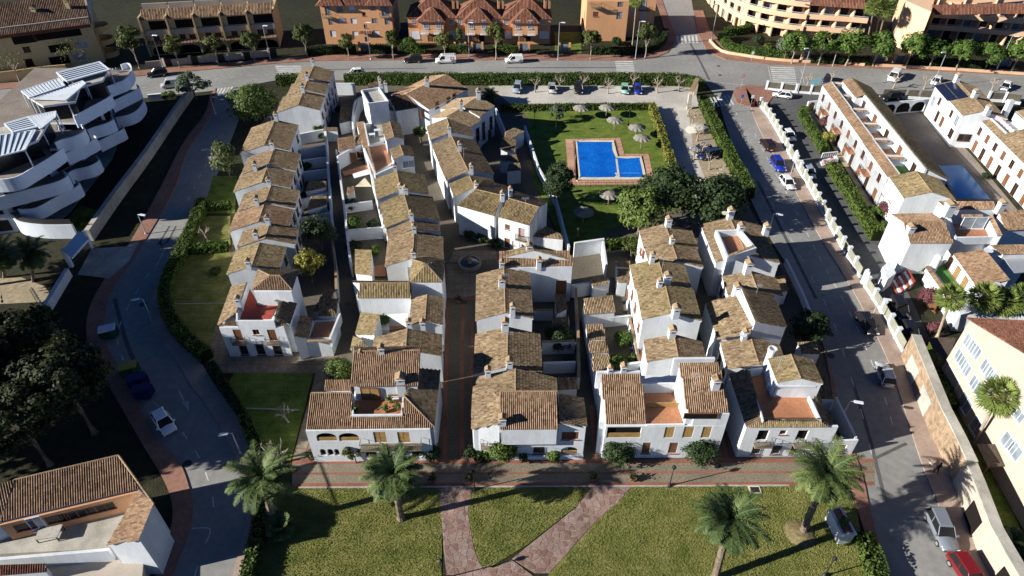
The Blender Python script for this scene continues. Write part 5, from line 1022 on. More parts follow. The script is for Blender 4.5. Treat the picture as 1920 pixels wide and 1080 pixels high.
for i, (x, y) in enumerate(((1760, 2), (1810, 2), (1870, 0))): h.part('roof_parapet', *strip([P(x, y, 11.5)[:2], P(x+18, y-14, 11.5)[:2]], .4, 11.8, 9), M['peach'])
for pts, lab in (([(1330, 78), (1352, 98), (1392, 106), (1440, 113), (1490, 117), (1580, 121), (1620, 124)], 'low peach kerb wall along the top right pavement'), ([(1640, 125), (1760, 131), (1930, 142)], 'low brown wall under the street trees at the top right')):
    t = T('street_wall', lab, 'wall', P(*pts[0])); t.part('wall_body', *strip(cat(G(pts), 3), .3, .7, 0), M['peach'])
for px, py, lab in ((1512, 112, 'white gate with peach piers beneath the street trees'), (1650, 116, 'pale blue double gate under the street trees'), (1685, 118, 'pale grey gate under the third street tree'), (1754, 118, 'lilac gate behind the tall lamp post'), (1880, 124, 'blue gate near the right edge under the trees'), (685, 95, 'lilac gate with orange piers before the orange block'), (863, 96, 'lilac gate pair before the first townhouse'), (895, 96, 'lilac gate before the middle townhouse'), (982, 96, 'lilac gate before the last townhouse'), (1058, 97, 'white gate with globe lamps beside the lawn')):
    t = T('garden_gate', lab, 'gate', P(px, py), 'garden gates along the top pavements'); p = P(px, py); t.part('gate_panel', *box(p, (1, 0), 2.0, .08, .1, 1.9), M['skyglass']); 
    for s_ in (-1, 1): t.part('pier', *box(p+ex*s_*1.3, (1, 0), .5, .5, 0, 2.2), M['orange' if px < 1100 else 'peach'])
# --- white housing estate on the right
GR = 'white houses of the right estate'
h = House('terraced_house', 'long white terrace with cut-in terracotta roof terraces and orange tile edge, right estate', 'house', (1600, 260), GR, mt='tile_warm')
eav = [(1542, 160), (1610, 257), (1665, 331)]; E3 = [P(x, y, 5.8) for x, y in eav]; d = nrm(E3[2]-E3[0]); n2 = np.array([-d[1], d[0], 0]); n2 = n2 if n2[0] > 0 else -n2
Wd = 9.5; c0, c1 = E3[0], E3[0]+d*np.dot(E3[2]-E3[0], d)
h.part('wall', *prism([p[:2] for p in (c0, c1, c1+n2*Wd, c0+n2*Wd)], 0, 4.6), M['white'])
L = np.linalg.norm(c1-c0); up5 = lambda p, z: np.append(p[:2], z)
h.part('wall', *bar((c0+n2*.1)[:2], (c1+n2*.1)[:2], .2, 0, 5.75), M['white'])
for k in range(3):
    a_, b_ = c0+d*L*k/3, c0+d*L*(k+1)/3; z = 5.9-.12*k; h.slope([up5(a_-n2*.1, z), up5(b_-n2*.1, z), up5(b_+n2*1.5, z+.65), up5(a_+n2*1.5, z+.65)]); h.part('parapet', *bar((a_+n2*1.6)[:2], (b_+n2*1.6)[:2], .22, 4.5, z+.75), M['white'])
    for f in (.0, .5): 
        q = a_+d*L*f/3; h.part('party_wall', *bar((q+n2*1.6)[:2], (q+n2*5.2)[:2], .3, 4.5, 6.4), M['white']); h.slope([up5(q+n2*1.8-d*.5, 6.35), up5(q+n2*1.8+d*.7, 6.0), up5(q+n2*4.6+d*.7, 6.0), up5(q+n2*4.6-d*.5, 6.35)])
        h.part('terrace_floor', *prism([r[:2] for r in (q+n2*1.8+d*.4, q+n2*1.8+d*(L/6-.3), q+n2*5.1+d*(L/6-.3), q+n2*5.1+d*.4)], 4.6, 4.66), M['terra' if (k+int(f*2)) % 3 else 'greenturf'])
        h.win3(up5(q+n2*5.16+d*L/12, 5.6), d, -n2, 1.2, 1.9, 'glass' if f else 'brown')
h.part('wall', *bar((c0+n2*5.4)[:2], (c1+n2*5.4)[:2], .4, 0, 7.3), M['white']); h.slope([up5(c0+n2*5.3, 7.45), up5(c1+n2*5.3, 7.45), up5(c1+n2*(Wd+.2), 5.6), up5(c0+n2*(Wd+.2), 5.6)], 'tile_moss'); h.walls([up5(c0+n2*5.5, 7.3), up5(c1+n2*5.5, 7.3), up5(c1+n2*Wd, 5.5), up5(c0+n2*Wd, 5.5)])
h.slope([up5(c0+n2*5.3, 7.45), up5(c0+d*L*.22+n2*5.3, 7.45), up5(c0+d*L*.22+n2*3.6, 6.8), up5(c0+n2*3.6, 6.8)]); h.part('wall', *prism([r[:2] for r in (c0+n2*3.7, c0+d*L*.22+n2*3.7, c0+d*L*.22+n2*5.3, c0+n2*5.3)], 4.6, 6.7), M['white'])
for i in range(9):
    q = c0+d*L*(i+.6)/9.2; h.win3(up5(q, 4.2), d, -n2, .9, 1.3, ('glass', 'brown', 'glass')[i % 3]); h.win3(up5(q+d*.5, 1.2), d, -n2, 1.0, 2.1, ('door', 'glass')[i % 2])
    if i % 2: o = h.part('balcony', *box((q-n2*.6)[:2], d, 2.6, 1.2, 2.75, 2.9), M['terra']); h.part('railing', *join(box((q-n2*1.17)[:2], d, 2.6, .05, 3.8, 3.86), *[box((q-n2*1.17+d*(-1.25+.25*j))[:2], d, .03, .03, 2.9, 3.8) for j in range(11)]), M['iron'], parent=o)
h.block([(1630, 165), (1652, 166), (1645, 190), (1618, 186)], 5.0, name='flat_roof', mat='steel') if False else None
h = House('end_house', 'white end house with broad tan gable beside the estate pool', 'house', (1720, 370), GR, mt='tile_moss')
h.gable((1717.5, 321), (1748, 361), 7.6, (1695, 373), (1788, 371)); frames(h, *h.g['L'], [(1672, 372, .9, 1.3, 'white'), (1660, 356, 1.0, 1.9, 'white')])
h = House('estate_house', 'white house with solar panels on its tan roof, right estate', 'house', (1800, 220), GR, mt='tile')
h.gable((1794.4, 150.5), (1849.5, 208.7), 7.8, (1807.8, 221), (1875, 209)); ra, rb = h.g['ridge']; dd = nrm(rb-ra); nn = np.array([dd[1], -dd[0], 0]); nn = nn if nn[0] < 0 else -nn
for i in range(6):
    for j in range(2):
        p = ra+dd*(.6+1.25*i)+nn*(.8+1.75*j); q = [p, p+dd*1.15, p+dd*1.15+nn*1.6, p+nn*1.6]; q = [r+np.array([0, 0, -.31*abs(np.dot(r-ra, nn))+.24]) for r in q]; h.part('solar_panel', [*q, *[r-(0, 0, .05) for r in q]], [(0, 1, 2, 3), (0, 4, 5, 1), (1, 5, 6, 2), (2, 6, 7, 3), (3, 7, 4, 0)], M['solar'])
h.chim(1793, 152, 7.7, 1.3, .9); h.chim(1826, 182, 7.6, 1.3, .9); h.chim(1851, 211, 7.4, 1.2, .9)
frames(h, *h.g['L'], [(1750, 190, 1.2, 2.0, 'pale'), (1762, 190, .8, 1.3, 'glass'), (1784, 213, .8, 1.2, 'glass'), (1757, 218, 1.0, 2.0, 'glass'), (1766, 228, 1.0, 1.8, 'brown'), (1794, 226, 1.2, 2.0, 'pale'), (1783, 250, 1.4, 1.6, 'glass')]); frames(h, *h.g['N'], [(1808, 258, 2.2, 1.3, 'glass')])
h = House('estate_house', 'white terrace with pink washing on its roof at the right edge', 'house', (1860, 260), GR, mt='tile')
W = [P(1838, 223, 5.6), P(1870, 255, 5.6), P(1960, 345, 5.6)]; d = nrm(W[2]-W[0]); n2 = np.array([-d[1], d[0], 0]); n2 = n2 if n2[0] > 0 else -n2; q0, q1, q2 = W[0], W[0]+d*np.linalg.norm(W[1]-W[0]), W[0]+d*np.linalg.norm(W[2]-W[0])
h.part('wall', *prism([p[:2] for p in (q0, q2, q2+n2*9, q0+n2*9)], 0, 5.4), M['white']); h.slope([up5(q0-n2*.1, 5.5), up5(q1-n2*.1, 5.5), up5(q1+n2*1.2, 6.0), up5(q0+n2*1.2, 6.0)]); h.slope([up5(q1-n2*.1, 5.5), up5(q2-n2*.1, 5.5), up5(q2+n2*5, 7.6), up5(q1+n2*5, 7.6)])
h.part('parapet', *bar((q0+n2*1.3)[:2], (q1+n2*1.3)[:2], .25, 5.3, 6.3), M['white']); h.part('wall', *prism([p[:2] for p in (q0+n2*5.5, q1+n2*5.5, q1+n2*9, q0+n2*9)], 5.3, 7.4), M['white']); h.slope([up5(q0+n2*5.3, 7.2), up5(q1+n2*5.3, 7.2), up5(q1+n2*9.2, 8.6), up5(q0+n2*9.2, 8.6)])
for i in range(5): p = q0+d*(1.5+1.1*i)+n2*2.6; h.part('washing', *box(p[:2], d+n2*.3, .95, .03, 5.9, 6.6), plain('pink_towel%d' % i, (.62, .30+.04*i, .36), .9))
for i in range(8): q = q0+d*(1.6+3.1*i); h.win3(up5(q, 3.9), d, -n2, .9, 1.3, ('glass', 'brown')[i % 2]); h.win3(up5(q+d*.6, 1.1), d, -n2, 1.0, 2.1, ('door', 'glass')[i % 2])
h.part('chimney', *box(P(1888, 205, 7.4), (1, 0), .9, .9, 5, 9.2), M['white'])
# southern houses of the estate
h = House('estate_house', 'white house with orange-brown double roof at the corner of the estate lane', 'house', (1730, 470), GR, mt='tile_warm')
h.roof([(1693.7, 417.4, 7.3), (1770.6, 415.6, 7.3), (1788, 456.3, 5.5), (1705.7, 456.3)], cap=[(0, 1)]); h.roof([(1670.6, 401.7, 5.9), (1747.4, 400.7, 5.9), (1770.6, 415.6, 7.2), (1693.7, 417.4)]); h.chim(1704, 437, 6.3, 1.2, .9)
A, B = P(1686, 499), P(1770, 494); frames(h, A, B, [(1713, 475, 1.8, 1.9, 'white'), (1748, 469, 1.7, 1.1, 'white'), (1707, 497, 1.6, 1.8, 'brown')]); h.balcony((1686, 499), (1770, 494), 1698, 1734, 489, 1.2)
wA, wB = P(1658, 444), P(1686, 499); frames(h, wA, wB, [(1671, 471, .9, 1.2, 'brown'), (1683, 488, .8, 1.1, 'brown'), (1685, 461, .9, 1.4, 'white')])
h = House('estate_house', 'white house with sunken terracotta terrace in the southern estate row', 'house', (1820, 430), GR, mt='tile_warm')
h.roof([(1758.5, 377.6, 7.0), (1862, 377.6, 7.0), (1870, 393, 6.3), (1777, 393)], walls=True); h.block([(1775, 420), (1880, 418), (1882, 446), (1790, 448)], 4.9); h.para([(1777, 395), (1792, 445), (1879, 443)], 5.9, 1.2, .3); h.floor([(1785, 420), (1862, 418), (1872, 442), (1795, 444)], 4.95); h.roof([(1852, 406, 6.4), (1862, 405, 6.7), (1880, 441, 6.7), (1870, 443)], walls=True)
h.chim(1776, 399, 6.6, 1.6, 1.2); h.chim(1873, 394, 6.4, 1.4, .9); h.win3(P(1826, 418, 6.0), ex, -n, 3.4, 1.9, 'pale'); h.roof([(1803, 409, 6.4), (1842, 409, 6.4), (1843, 402, 6.8), (1804, 402)], walls=False)
A, B = P(1776, 497), P(1880, 490); frames(h, A, B, [(1804, 468, 1.6, 1.1, 'glass'), (1820, 466, .6, 1.3, 'glass')])
h = House('estate_house', 'white house with orange-brown roof at the right edge of the southern estate row', 'house', (1905, 440), GR, mt='tile_warm')
h.roof([(1871.5, 399, 7.2), (1930, 392, 7.2), (1945, 430, 5.6), (1886, 433)]); frames(h, P(1880, 485), P(1960, 482), [(1905, 442, .9, 1.2, 'glass'), (1917, 441, .9, 1.2, 'glass')])
h = House('estate_house', 'white house with terracotta roof, glazed gallery and green turf terrace behind the fan palms', 'house', (1820, 530), GR, mt='tile_warm')
W = h.roof([(1829, 536, 5.2), (1786.3, 476.7, 5.2), (1845.5, 466.5, 6.6), (1893.7, 525)], 'tile_warm'); dd = nrm(W[1]-W[0]); nn = np.array([dd[1], -dd[0], 0]); nn = nn if nn[0] < 0 else -nn
for i in range(7): h.win3(up5(W[0]+dd*(1.0+1.15*i)+nn*-.08, 3.9), dd, nn, .9, 1.7, ('white', 'shutter')[i % 2])
h.block([(1742, 498), (1786, 480), (1828, 540), (1786, 560)], 2.9); h.floor([(1746, 500), (1784, 485), (1820, 536), (1784, 552)], 2.95, 'greenturf'); h.para([(1786, 556), (1742, 498), (1770, 486)], 3.9, 1.1, .3); h.roof([(1734, 501, 3.7), (1741, 498, 4.0), (1785, 556, 4.0), (1776, 560)], walls=False)
p = P(1753, 496, 4.0); h.part('chimney', *lathe((p[0], p[1], 3), [(.5, 0), (.5, 2.2), (.55, 2.2), (.3, 2.7)], 12), M['white']); h.balcony((1737, 590), (1766, 640), 1745, 1762, 588, .9) if False else None
h.part('wall', *prism([P(x, y, 2.9)[:2] for x, y in ((1786, 556), (1890, 530), (1960, 560), (1940, 600), (1800, 590))], 0, 2.9), M['white'])
for px, z in ((1752, 0), ): frames(h, P(1737, 563), P(1776, 625), [(1752, 568, 1.4, 1.8, 'brown'), (1744, 588, 1.6, 1.8, 'brown')])
h = House('estate_house', 'white house with small orange roof and grey canopy at the right edge', 'house', (1890, 490), GR, mt='tile_warm'); h.roof([(1855, 460, 6.8), (1935, 458, 6.8), (1940, 476, 6.2), (1880, 478)]); h.part('canopy', *prism([P(x, y, 5.6)[:2] for x, y in ((1880, 480), (1940, 476), (1950, 508), (1902, 512))], 5.5, 5.6), M['steel']); p = P(1853, 470, 6.8); h.part('satellite_dish', *lathe((p[0], p[1], 6.6), [(.05, 0), (.4, .1), (.6, .3)], 12), M['white2'])
# estate ground, pool and walls
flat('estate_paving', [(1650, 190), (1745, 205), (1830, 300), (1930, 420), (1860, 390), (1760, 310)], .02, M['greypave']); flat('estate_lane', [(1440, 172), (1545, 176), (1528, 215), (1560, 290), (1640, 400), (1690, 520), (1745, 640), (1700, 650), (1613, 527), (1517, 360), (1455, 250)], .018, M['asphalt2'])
flat('garden_path', [(1528, 218), (1540, 225), (1655, 395), (1640, 405), (1575, 300)], .03, M['sand'])
# --- cream building and stone wall, bottom right
h = House('apartment_building', 'cream gabled building with white window bands and red roof at the right edge', 'apartment building', (1850, 800), mt='tile_red', wm='cream')
A, B = P(1758, 702), P(1870, 905); d = nrm(B-A); nE = np.array([-d[1], d[0], 0]); nE = nE if nE[0] > 0 else -nE; L = np.linalg.norm(B-A)
z1 = 9.0; Lg = 22.0; apx = Lg*.47
V = []
for o in (0, 18): V += [A+nE*o, A+nE*o+d*Lg, A+nE*o+d*Lg+u3*z1, A+nE*o+d*apx+u3*13.2, A+nE*o+u3*z1]
h.part('wall', V, [(0, 1, 2, 3, 4), (9, 8, 7, 6, 5), (0, 5, 6, 1), (1, 6, 7, 2), (2, 7, 8, 3), (3, 8, 9, 4), (4, 9, 5, 0)], M['cream'])
h.slope([A-nE*.3+u3*9.05-d*.4, A+nE*18+u3*9.05-d*.4, A+nE*18+d*apx+u3*13.35, A-nE*.3+d*apx+u3*13.35]); h.slope([A-nE*.3+u3*9.05+d*(Lg+.4), A+nE*18+u3*9.05+d*(Lg+.4), A+nE*18+d*apx+u3*13.35, A-nE*.3+d*apx+u3*13.35])
for grp in ([(1815, 639), (1823, 650), (1832, 661)], [(1798, 667), (1806, 680), (1813, 693)], [(1848, 687), (1856, 700), (1865, 711)], [(1827, 717), (1836, 730), (1843, 745)], ):
    for x, y in grp: h.win(A, B, x, y, 1.1, 1.5, 'pale')
for x, y, ww, hh in ((1783, 713, 2.8, 2.2), (1810, 756, 2.2, 1.8), (1832, 800, 1.8, 1.8), (1890, 828, 1.6, 1.6), (1904, 845, 1.6, 1.6), (1912, 780, 1.2, 1.2)): h.win(A, B, x, y, ww, hh, 'grey' if y < 720 else 'pale')
for x, y, lab in ((1767, 653, 'dark shingle garden canopy in front of the cream building, upper one'), (1858, 853, 'dark shingle porch roof in front of the cream building, lower one')):
    t = T('garden_canopy', lab, 'canopy', P(x, y)); q = [(x-27, y-21), (x+26, y-20), (x+12 if y < 700 else x+38, y+20), (x-6, y+22)]; W = [P(*q[0], 2.6), P(*q[1], 2.6), P(*q[2], 2.3), P(*q[3], 2.3)]
    t.part('canopy_roof', [*W, *[p-(0, 0, .15) for p in W]], [(3, 2, 1, 0), (4, 5, 6, 7), (0, 1, 5, 4), (1, 2, 6, 5), (2, 3, 7, 6), (3, 0, 4, 7)], M['darkwood']); 
    for p in W: c = sum(W)/4; r = p+(c-p)*.1; t.part('post', *box(r, (1, 0), .2, .2, 0, p[2]-.1), M['wood'])
def wall_with(t, base, z, holes, mat, th=.5):
    pass
for base, mat, lab, zz in (([(1689, 668), (1740, 806), (1764, 856), (1785, 905)], 'stonewall', 'long stone-clad garage wall along the right pavement', 3.7), ([(1785, 905), (1800, 945), (1828, 1026), (1848, 1064), (1900, 1160)], 'cream', 'cream garage wall below the stone wall at the bottom right', 3.5)):
    t = T('street_wall', lab, 'wall', P(*base[0])); pts = G(base); t.part('wall_body', *strip([p+np.array([.35, 0]) for p in pts], .7, zz, 0), M[mat]); t.part('coping', *strip([p+np.array([.5, 0]) for p in pts], 1.1, zz+.14, zz), M['conc'])
    for i in range(len(pts)-1):
        d = pts[i+1]-pts[i]; Lw = np.linalg.norm(d); d = d/Lw
        if Lw > 4.0:
            for f in ((.3, .72) if Lw > 9 else (.5,)): c = pts[i]+d*Lw*f; t.part('garage_door', *box(c-np.array([d[1], -d[0]])*0+np.array([-.02, 0]), d, min(3.0, Lw*.5), .16, .13, 2.5), M['conc' if mat == 'stonewall' else 'dark'])
flat('garden_strip', [(1722, 640), (1760, 640), (1790, 720), (1900, 960), (1960, 1100), (1915, 1090), (1830, 910), (1770, 740)], .03, M['lawn_green'])
# --- tiled house with patio, bottom left
h = House('patio_house', 'tiled white house round a concrete patio at the bottom left corner', 'house', (150, 970), mt='tile_warm')
W = h.roof([(1.5, 978, 5.6), (262, 916, 5.6), (222.7, 854, 7.3), (28, 900)], walls=True, cap=[(2, 3), (0, 3)]); h.roof([(-60, 1000, 5.6), (1.5, 978, 5.6), (28, 900, 7.3), (-40, 918)], 'tile_warm')
h.roof([(201, 1022, 5.3), (262, 918, 5.6), (288.7, 945.5, 6.4), (261, 1013)], 'tile_warm', walls=True); h.caps((P(222.7, 854, 7.4), P(288.7, 945.5, 6.5)))
h.block([(262, 914), (289, 946), (270, 1018), (204, 1024)], 4.9); A, B = P(8, 1024), P(262, 962); d = nrm(B-A); nn = np.array([d[1], -d[0], 0])
h.part('patio', *prism([P(x, y, 3.0)[:2] for x, y in ((-30, 1040), (-30, 990), (215, 960), (240, 960), (205, 1028))], 0, 3.0), M['conc']); 
fa, fb = P(1.5, 979, 5.5), P(262, 917, 5.5); d = nrm(np.append((fb-fa)[:2], 0)); nn = np.array([d[1], -d[0], 0]); off = nn*.14
h.part('front_wall', *bar((fa+off+nn*.1)[:2], (fb+off+nn*.1)[:2], .2, 3.0, 5.5), M['orange'])
Lf = np.linalg.norm((fb-fa)[:2])
for f, k in ((.14, 'glass'), (.22, 'pale'), (.36, 'glass'), (.45, 'glass'), (.58, 'glass'), (.72, 'glass')): h.win3(up5(fa+(fb-fa)*f+off+nn*.2, 4.5), d, nn, 1.5 if k == 'glass' else 1.1, .9 if k == 'glass' else 1.9, k)
h.part('patio_wall', *bar(P(-30, 1050, 3.6)[:2], P(204, 1030, 3.6)[:2], .3, 1.5, 3.6), M['white']); h.part('cream_wall', *prism([P(x, y, 1.9)[:2] for x, y in ((-30, 1050), (200, 1036), (270, 1040), (262, 1130), (-30, 1130))], 0, 1.9), M['cream'])
h.roof([(-40, 1082, 3.4), (88, 1072, 3.4), (84, 1056, 3.9), (-40, 1060)], 'tile_red')
tb = T('patio_table', 'grey table on the concrete patio at the bottom left', 'table', P(98, 1006, 3)); p = P(98, 1006, 3); tb.part('table_top', *box(p, (1, .15), 2.0, 1.3, 3.72, 3.8), M['conc']); 
for a in (-.9, .9):
    for b in (-.55, .55): tb.part('leg', *box(p+np.array([a, b+.1*a, 0]), (1, 0), .08, .08, 3.0, 3.72), M['iron'])
# ================================================================ vegetation
def leaves(C, N, size, jit=.35, asp=1.0):
    """leaf quads at centres C facing roughly along N"""
    n = len(C); N = N+rng.normal(0, jit, (n, 3)); N /= np.linalg.norm(N, axis=1)[:, None]+1e-9
    r = rng.normal(0, 1, (n, 3)); U = np.cross(N, r); U /= np.linalg.norm(U, axis=1)[:, None]+1e-9; W = np.cross(N, U)
    s = (size*rng.uniform(.6, 1.3, n))[:, None]/2; U, W = U*s*asp, W*s
    V = np.stack([C-U*.9, C-W, C+U*1.1, C+W], 1).reshape(-1, 3); return V, np.arange(4*n).reshape(n, 4), rng.random(n)
def crown(c, rad, nblob, nleaf, size, rb=.42, flat=1.0, seed=None, droop=0.0, hollow=.35):
    """clumps of leaves spread through an ellipsoid; gaps stay open between the clumps"""
    c = np.array(c, float); rad = np.array(rad, float); th = rng.uniform(0, 2*math.pi, nblob); ph = np.arccos(rng.uniform(-.75, 1, nblob)); rr = rng.uniform(hollow, 1, nblob)**.5
    B = np.stack([np.sin(ph)*np.cos(th), np.sin(ph)*np.sin(th), np.cos(ph)*flat], 1)*rr[:, None]*rad*(1-rb*.5); bs = rng.uniform(.6, 1.25, nblob)
    k = rng.integers(0, nblob, nleaf); dv = rng.normal(0, 1, (nleaf, 3)); dv /= np.linalg.norm(dv, axis=1)[:, None]; dv[:, 2] = np.where(dv[:, 2] < -.3, -dv[:, 2], dv[:, 2])
    q = dv*(rng.uniform(.55, 1.05, nleaf)*bs[k])[:, None]*rad.min()*rb
    if droop: q[:, 2] -= droop*rng.random(nleaf)**1.5*(np.hypot(B[k, 0], B[k, 1])/rad[0])
    X = B[k]+q; Nn = dv*.8+X/rad*.6; return leaves(c+X, Nn, size) + (B,)
def limbs(base, top, c, B, rad, r0=.22, n=7):
    """tapered trunk with limbs that run into the crown"""
    base = np.array(base, float); top = np.array(top, float); m = base*.5+top*.5+np.array([rng.uniform(-.15, .15), rng.uniform(-.15, .15), 0])
    ps = [tube([base, base+(0, 0, .15), m, top], [r0*1.5, r0*1.1, r0*.85, r0*.7], 7)]
    for b in B[rng.permutation(len(B))[:n]]:
        e = np.array(c)+b*.8; k = (top+e)/2+np.array([0, 0, .12*np.linalg.norm(e-top)]); ps.append(tube([top-(0, 0, .2), k, e], [r0*.55, r0*.32, r0*.1], 5))
    return join(*ps)
def make_tree(name, label, base, h, rad, mat, nleaf=2200, nblob=26, size=.42, tr=.45, r0=.2, bark='bark', group=None, category='tree', **kw):
    b = P(*base) if len(base) == 2 else np.array(base); t = T(name, label, category, b, group); c = b+(0, 0, h-rad[2]*.95)
    V, Fq, tv, B = crown(c, rad, nblob, nleaf, size, **kw)
    t.part('trunk', *limbs(b, b+(0, 0, max(.4, h*tr)), c, B, rad, r0), M[bark]); t.part('crown', V, Fq, M[mat], attr=tv); return t
# street trees along the top road (two prototypes, then copies)
GS = 'street trees along the top road'
st = [make_tree('street_tree', 'yellow-green street tree before the second yellow house', (410, 120), 7.0, (2.6, 2.6, 2.4), 'leaf_street', 1900, 22, .36, .36, .16, 'palebark', GS), make_tree('street_tree', 'olive street tree before the fourth yellow house', (478, 114), 6.8, (2.7, 2.5, 2.2), 'leaf_street', 1900, 22, .36, .36, .16, 'palebark', GS)]
for i, (x, y, s_, lab) in enumerate(((338, 128, 1.05, 'yellow-green street tree beside the first lamp of the top road'), (577, 108, 1.15, 'street tree left of the orange apartment block'), (655, 112, .95, 'thin street tree before the orange apartment block'), (738, 112, .95, 'street tree at the right end of the orange apartment block'), (835, 112, .95, 'street tree between the black car and the first townhouse'), (930, 113, 1.1, 'bushy street tree before the middle townhouse'), (1107, 112, 1.1, 'street tree by the white gate and lawn'), (1209, 110, 1.1, 'street tree before the second orange block'), (262, 128, 1.25, 'broad dark street tree above the wavy apartment building'))):
    copy_tree(st[i % 2].o, P(x, y), rng.uniform(0, 6), (s_*rng.uniform(.85, 1.1), s_*rng.uniform(.85, 1.1), s_*rng.uniform(.9, 1.15)), lab)
GT = 'dense street trees at the top right'
st = [make_tree('street_tree', 'dense green street tree, first on the left of the top right row', (1484, 120), 7.6, (3.9, 3.4, 2.9), 'leaf_green', 3000, 30, .42, .36, .2, 'palebark', GT), make_tree('street_tree', 'dense green street tree, second in the top right row', (1534, 123), 7.8, (4.1, 3.4, 3.0), 'leaf_green', 3000, 30, .42, .36, .2, 'palebark', GT)]
for i, (x, y) in enumerate(((1585, 124), (1636, 125), (1697, 129), (1741, 130), (1791, 133), (1844, 134), (1895, 137), (1935, 160))):
    copy_tree(st[i % 2].o, P(x, y), rng.uniform(0, 6), (rng.uniform(.85, 1.2), rng.uniform(.85, 1.15), rng.uniform(.85, 1.15)), f'dense green street tree, {ORD[i+2]} in the top right row')
make_tree('olive_tree', 'grey-green olive tree at the left end of the top right row', (1470, 112), 6.0, (3.2, 2.8, 2.4), 'leaf_grey', 1800, 22, .36)
# single garden trees
make_tree('pepper_tree', 'feathery light green tree beside the left terrace and crossing', (480, 226), 7.6, (5.6, 4.6, 3.8), 'leaf_willow', 6500, 44, .34, .4, .25, droop=2.2)
make_tree('round_tree', 'round grey-green tree at the corner of the left road and top road', (368, 186), 5.6, (4.2, 3.2, 2.6), 'leaf_grey', 3000, 24, .34, .35)
make_tree('yellow_tree', 'loose yellow-green tree beside the left road lamp', (432, 338), 7.4, (2.7, 2.5, 3.4), 'leaf_pale', 1800, 30, .36, .5, .14, hollow=.1)
make_tree('cypress_tree', 'dark conical cypress between the curved terrace and the pool', (1047, 382), 7.8, (2.7, 2.6, 3.9), 'leaf_dark', 4600, 50, .3, .15, .2)
make_tree('pale_tree', 'pale green feathery tree in the pool garden', (1196, 438), 7.8, (4.3, 3.8, 3.6), 'leaf_willow', 5600, 36, .36, .3, .2)
make_tree('dense_tree', 'dense dark tree behind the pale tree in the pool garden', (1246, 412), 9.0, (5.6, 4.8, 4.3), 'leaf_dark', 7200, 44, .4, .3, .25)
make_tree('dense_tree', 'dense dark tree beside the right road, right of the pale tree', (1334, 432), 9.0, (5.5, 5.0, 4.4), 'leaf_dark', 7200, 44, .4, .3, .25)
make_tree('round_tree', 'round clipped grey tree on the pool lawn hedge', (1044, 228), 3.2, (2.5, 2.0, 1.5), 'leaf_grey', 1600, 20, .26, .2, .12)
make_tree('yard_tree', 'dark leafy tree in the left terrace yards', (604, 470), 6.0, (2.6, 2.5, 2.4), 'leaf_dark', 2600, 26, .3, .3, .16)
make_tree('yellow_tree', 'bright yellow-green tree in the yard of the left terrace', (586, 530), 5.2, (2.6, 2.3, 2.0), 'leaf_yellow', 2400, 26, .3, .3, .16)
make_tree('yard_tree', 'dark tree in the shade between the right road row and the road', (1507, 640), 4.6, (2.8, 2.8, 2.2), 'leaf_dark', 2600, 26, .34, .25, .16)
make_tree('lollipop_tree', 'round yellow-green clipped tree in the estate front gardens', (1548, 272), 3.0, (1.5, 1.5, 1.25), 'leaf_yellow', 900, 18, .22, .4, .1)
make_tree('small_tree', 'twiggy little tree on the gravel by the arched white gateway', (1182, 486), 3.6, (2.0, 1.8, 1.4), 'leaf_street', 900, 22, .22, .3, .1, hollow=.05)
make_tree('climbing_tree', 'small leaning tree against the ochre-shuttered front house', (668, 868), 2.8, (1.4, .9, .8), 'leaf_street', 900, 16, .2, .4, .1)
make_tree('bare_tree', 'pale bare tree with thin leaves before the mustard block', (150, 132), 7.5, (3.8, 3.0, 3.2), 'leaf_pale', 380, 30, .26, .35, .16, 'palebark', hollow=.05)
make_tree('bare_tree', 'pale bare tree at the left edge of the top road', (38, 154), 8.0, (3.6, 3.0, 3.4), 'leaf_pale', 160, 30, .26, .35, .18, 'palebark', hollow=.05)
# pines in the dark left corner
GP = 'umbrella pines at the left'
pn = make_tree('pine_tree', 'olive-green umbrella pine nearest the left road bend', (178, 812), 12.5, (6.4, 6.2, 3.4), 'leaf_pine', 12000, 60, .38, .62, .3, group=GP)
for i, (x, y, s_, lab) in enumerate(((96, 742, .95, 'umbrella pine behind the nearest one, by the lattice mast'), (10, 762, 1.0, 'umbrella pine at the left edge in the dark corner'), (95, 872, .95, 'umbrella pine just above the patio house roof'), (-70, 840, 1.1, 'umbrella pine mostly cut off by the left edge'), (-120, 720, 1.35, 'tall umbrella pine outside the left edge, level with the mast'), (-60, 720, 1.25, 'tall umbrella pine just outside the left edge'), (-190, 800, 1.3, 'tall umbrella pine outside the left edge, lower down'), (-20, 860, 1.1, 'umbrella pine above the patio house at the left edge'))):
    copy_tree(pn.o, P(x, y), rng.uniform(0, 6), s_, lab)
for i, (x, y) in enumerate([(x+1.5*((j*7) % 3), y) for j, (x, y) in enumerate(((-60, 44), (-68, 40), (-77, 38), (-67, 51), (-68, 57), (-73, 48), (-74, 54), (-75, 60), (-76, 66), (-82, 50), (-83, 57), (-84, 64), (-85, 71)))]):
    copy_tree(pn.o, (x, y, 0), rng.uniform(0, 6), rng.uniform(1.0, 1.3), f'umbrella pine of the wood outside the left edge, {ORD[i]} from its lower end')
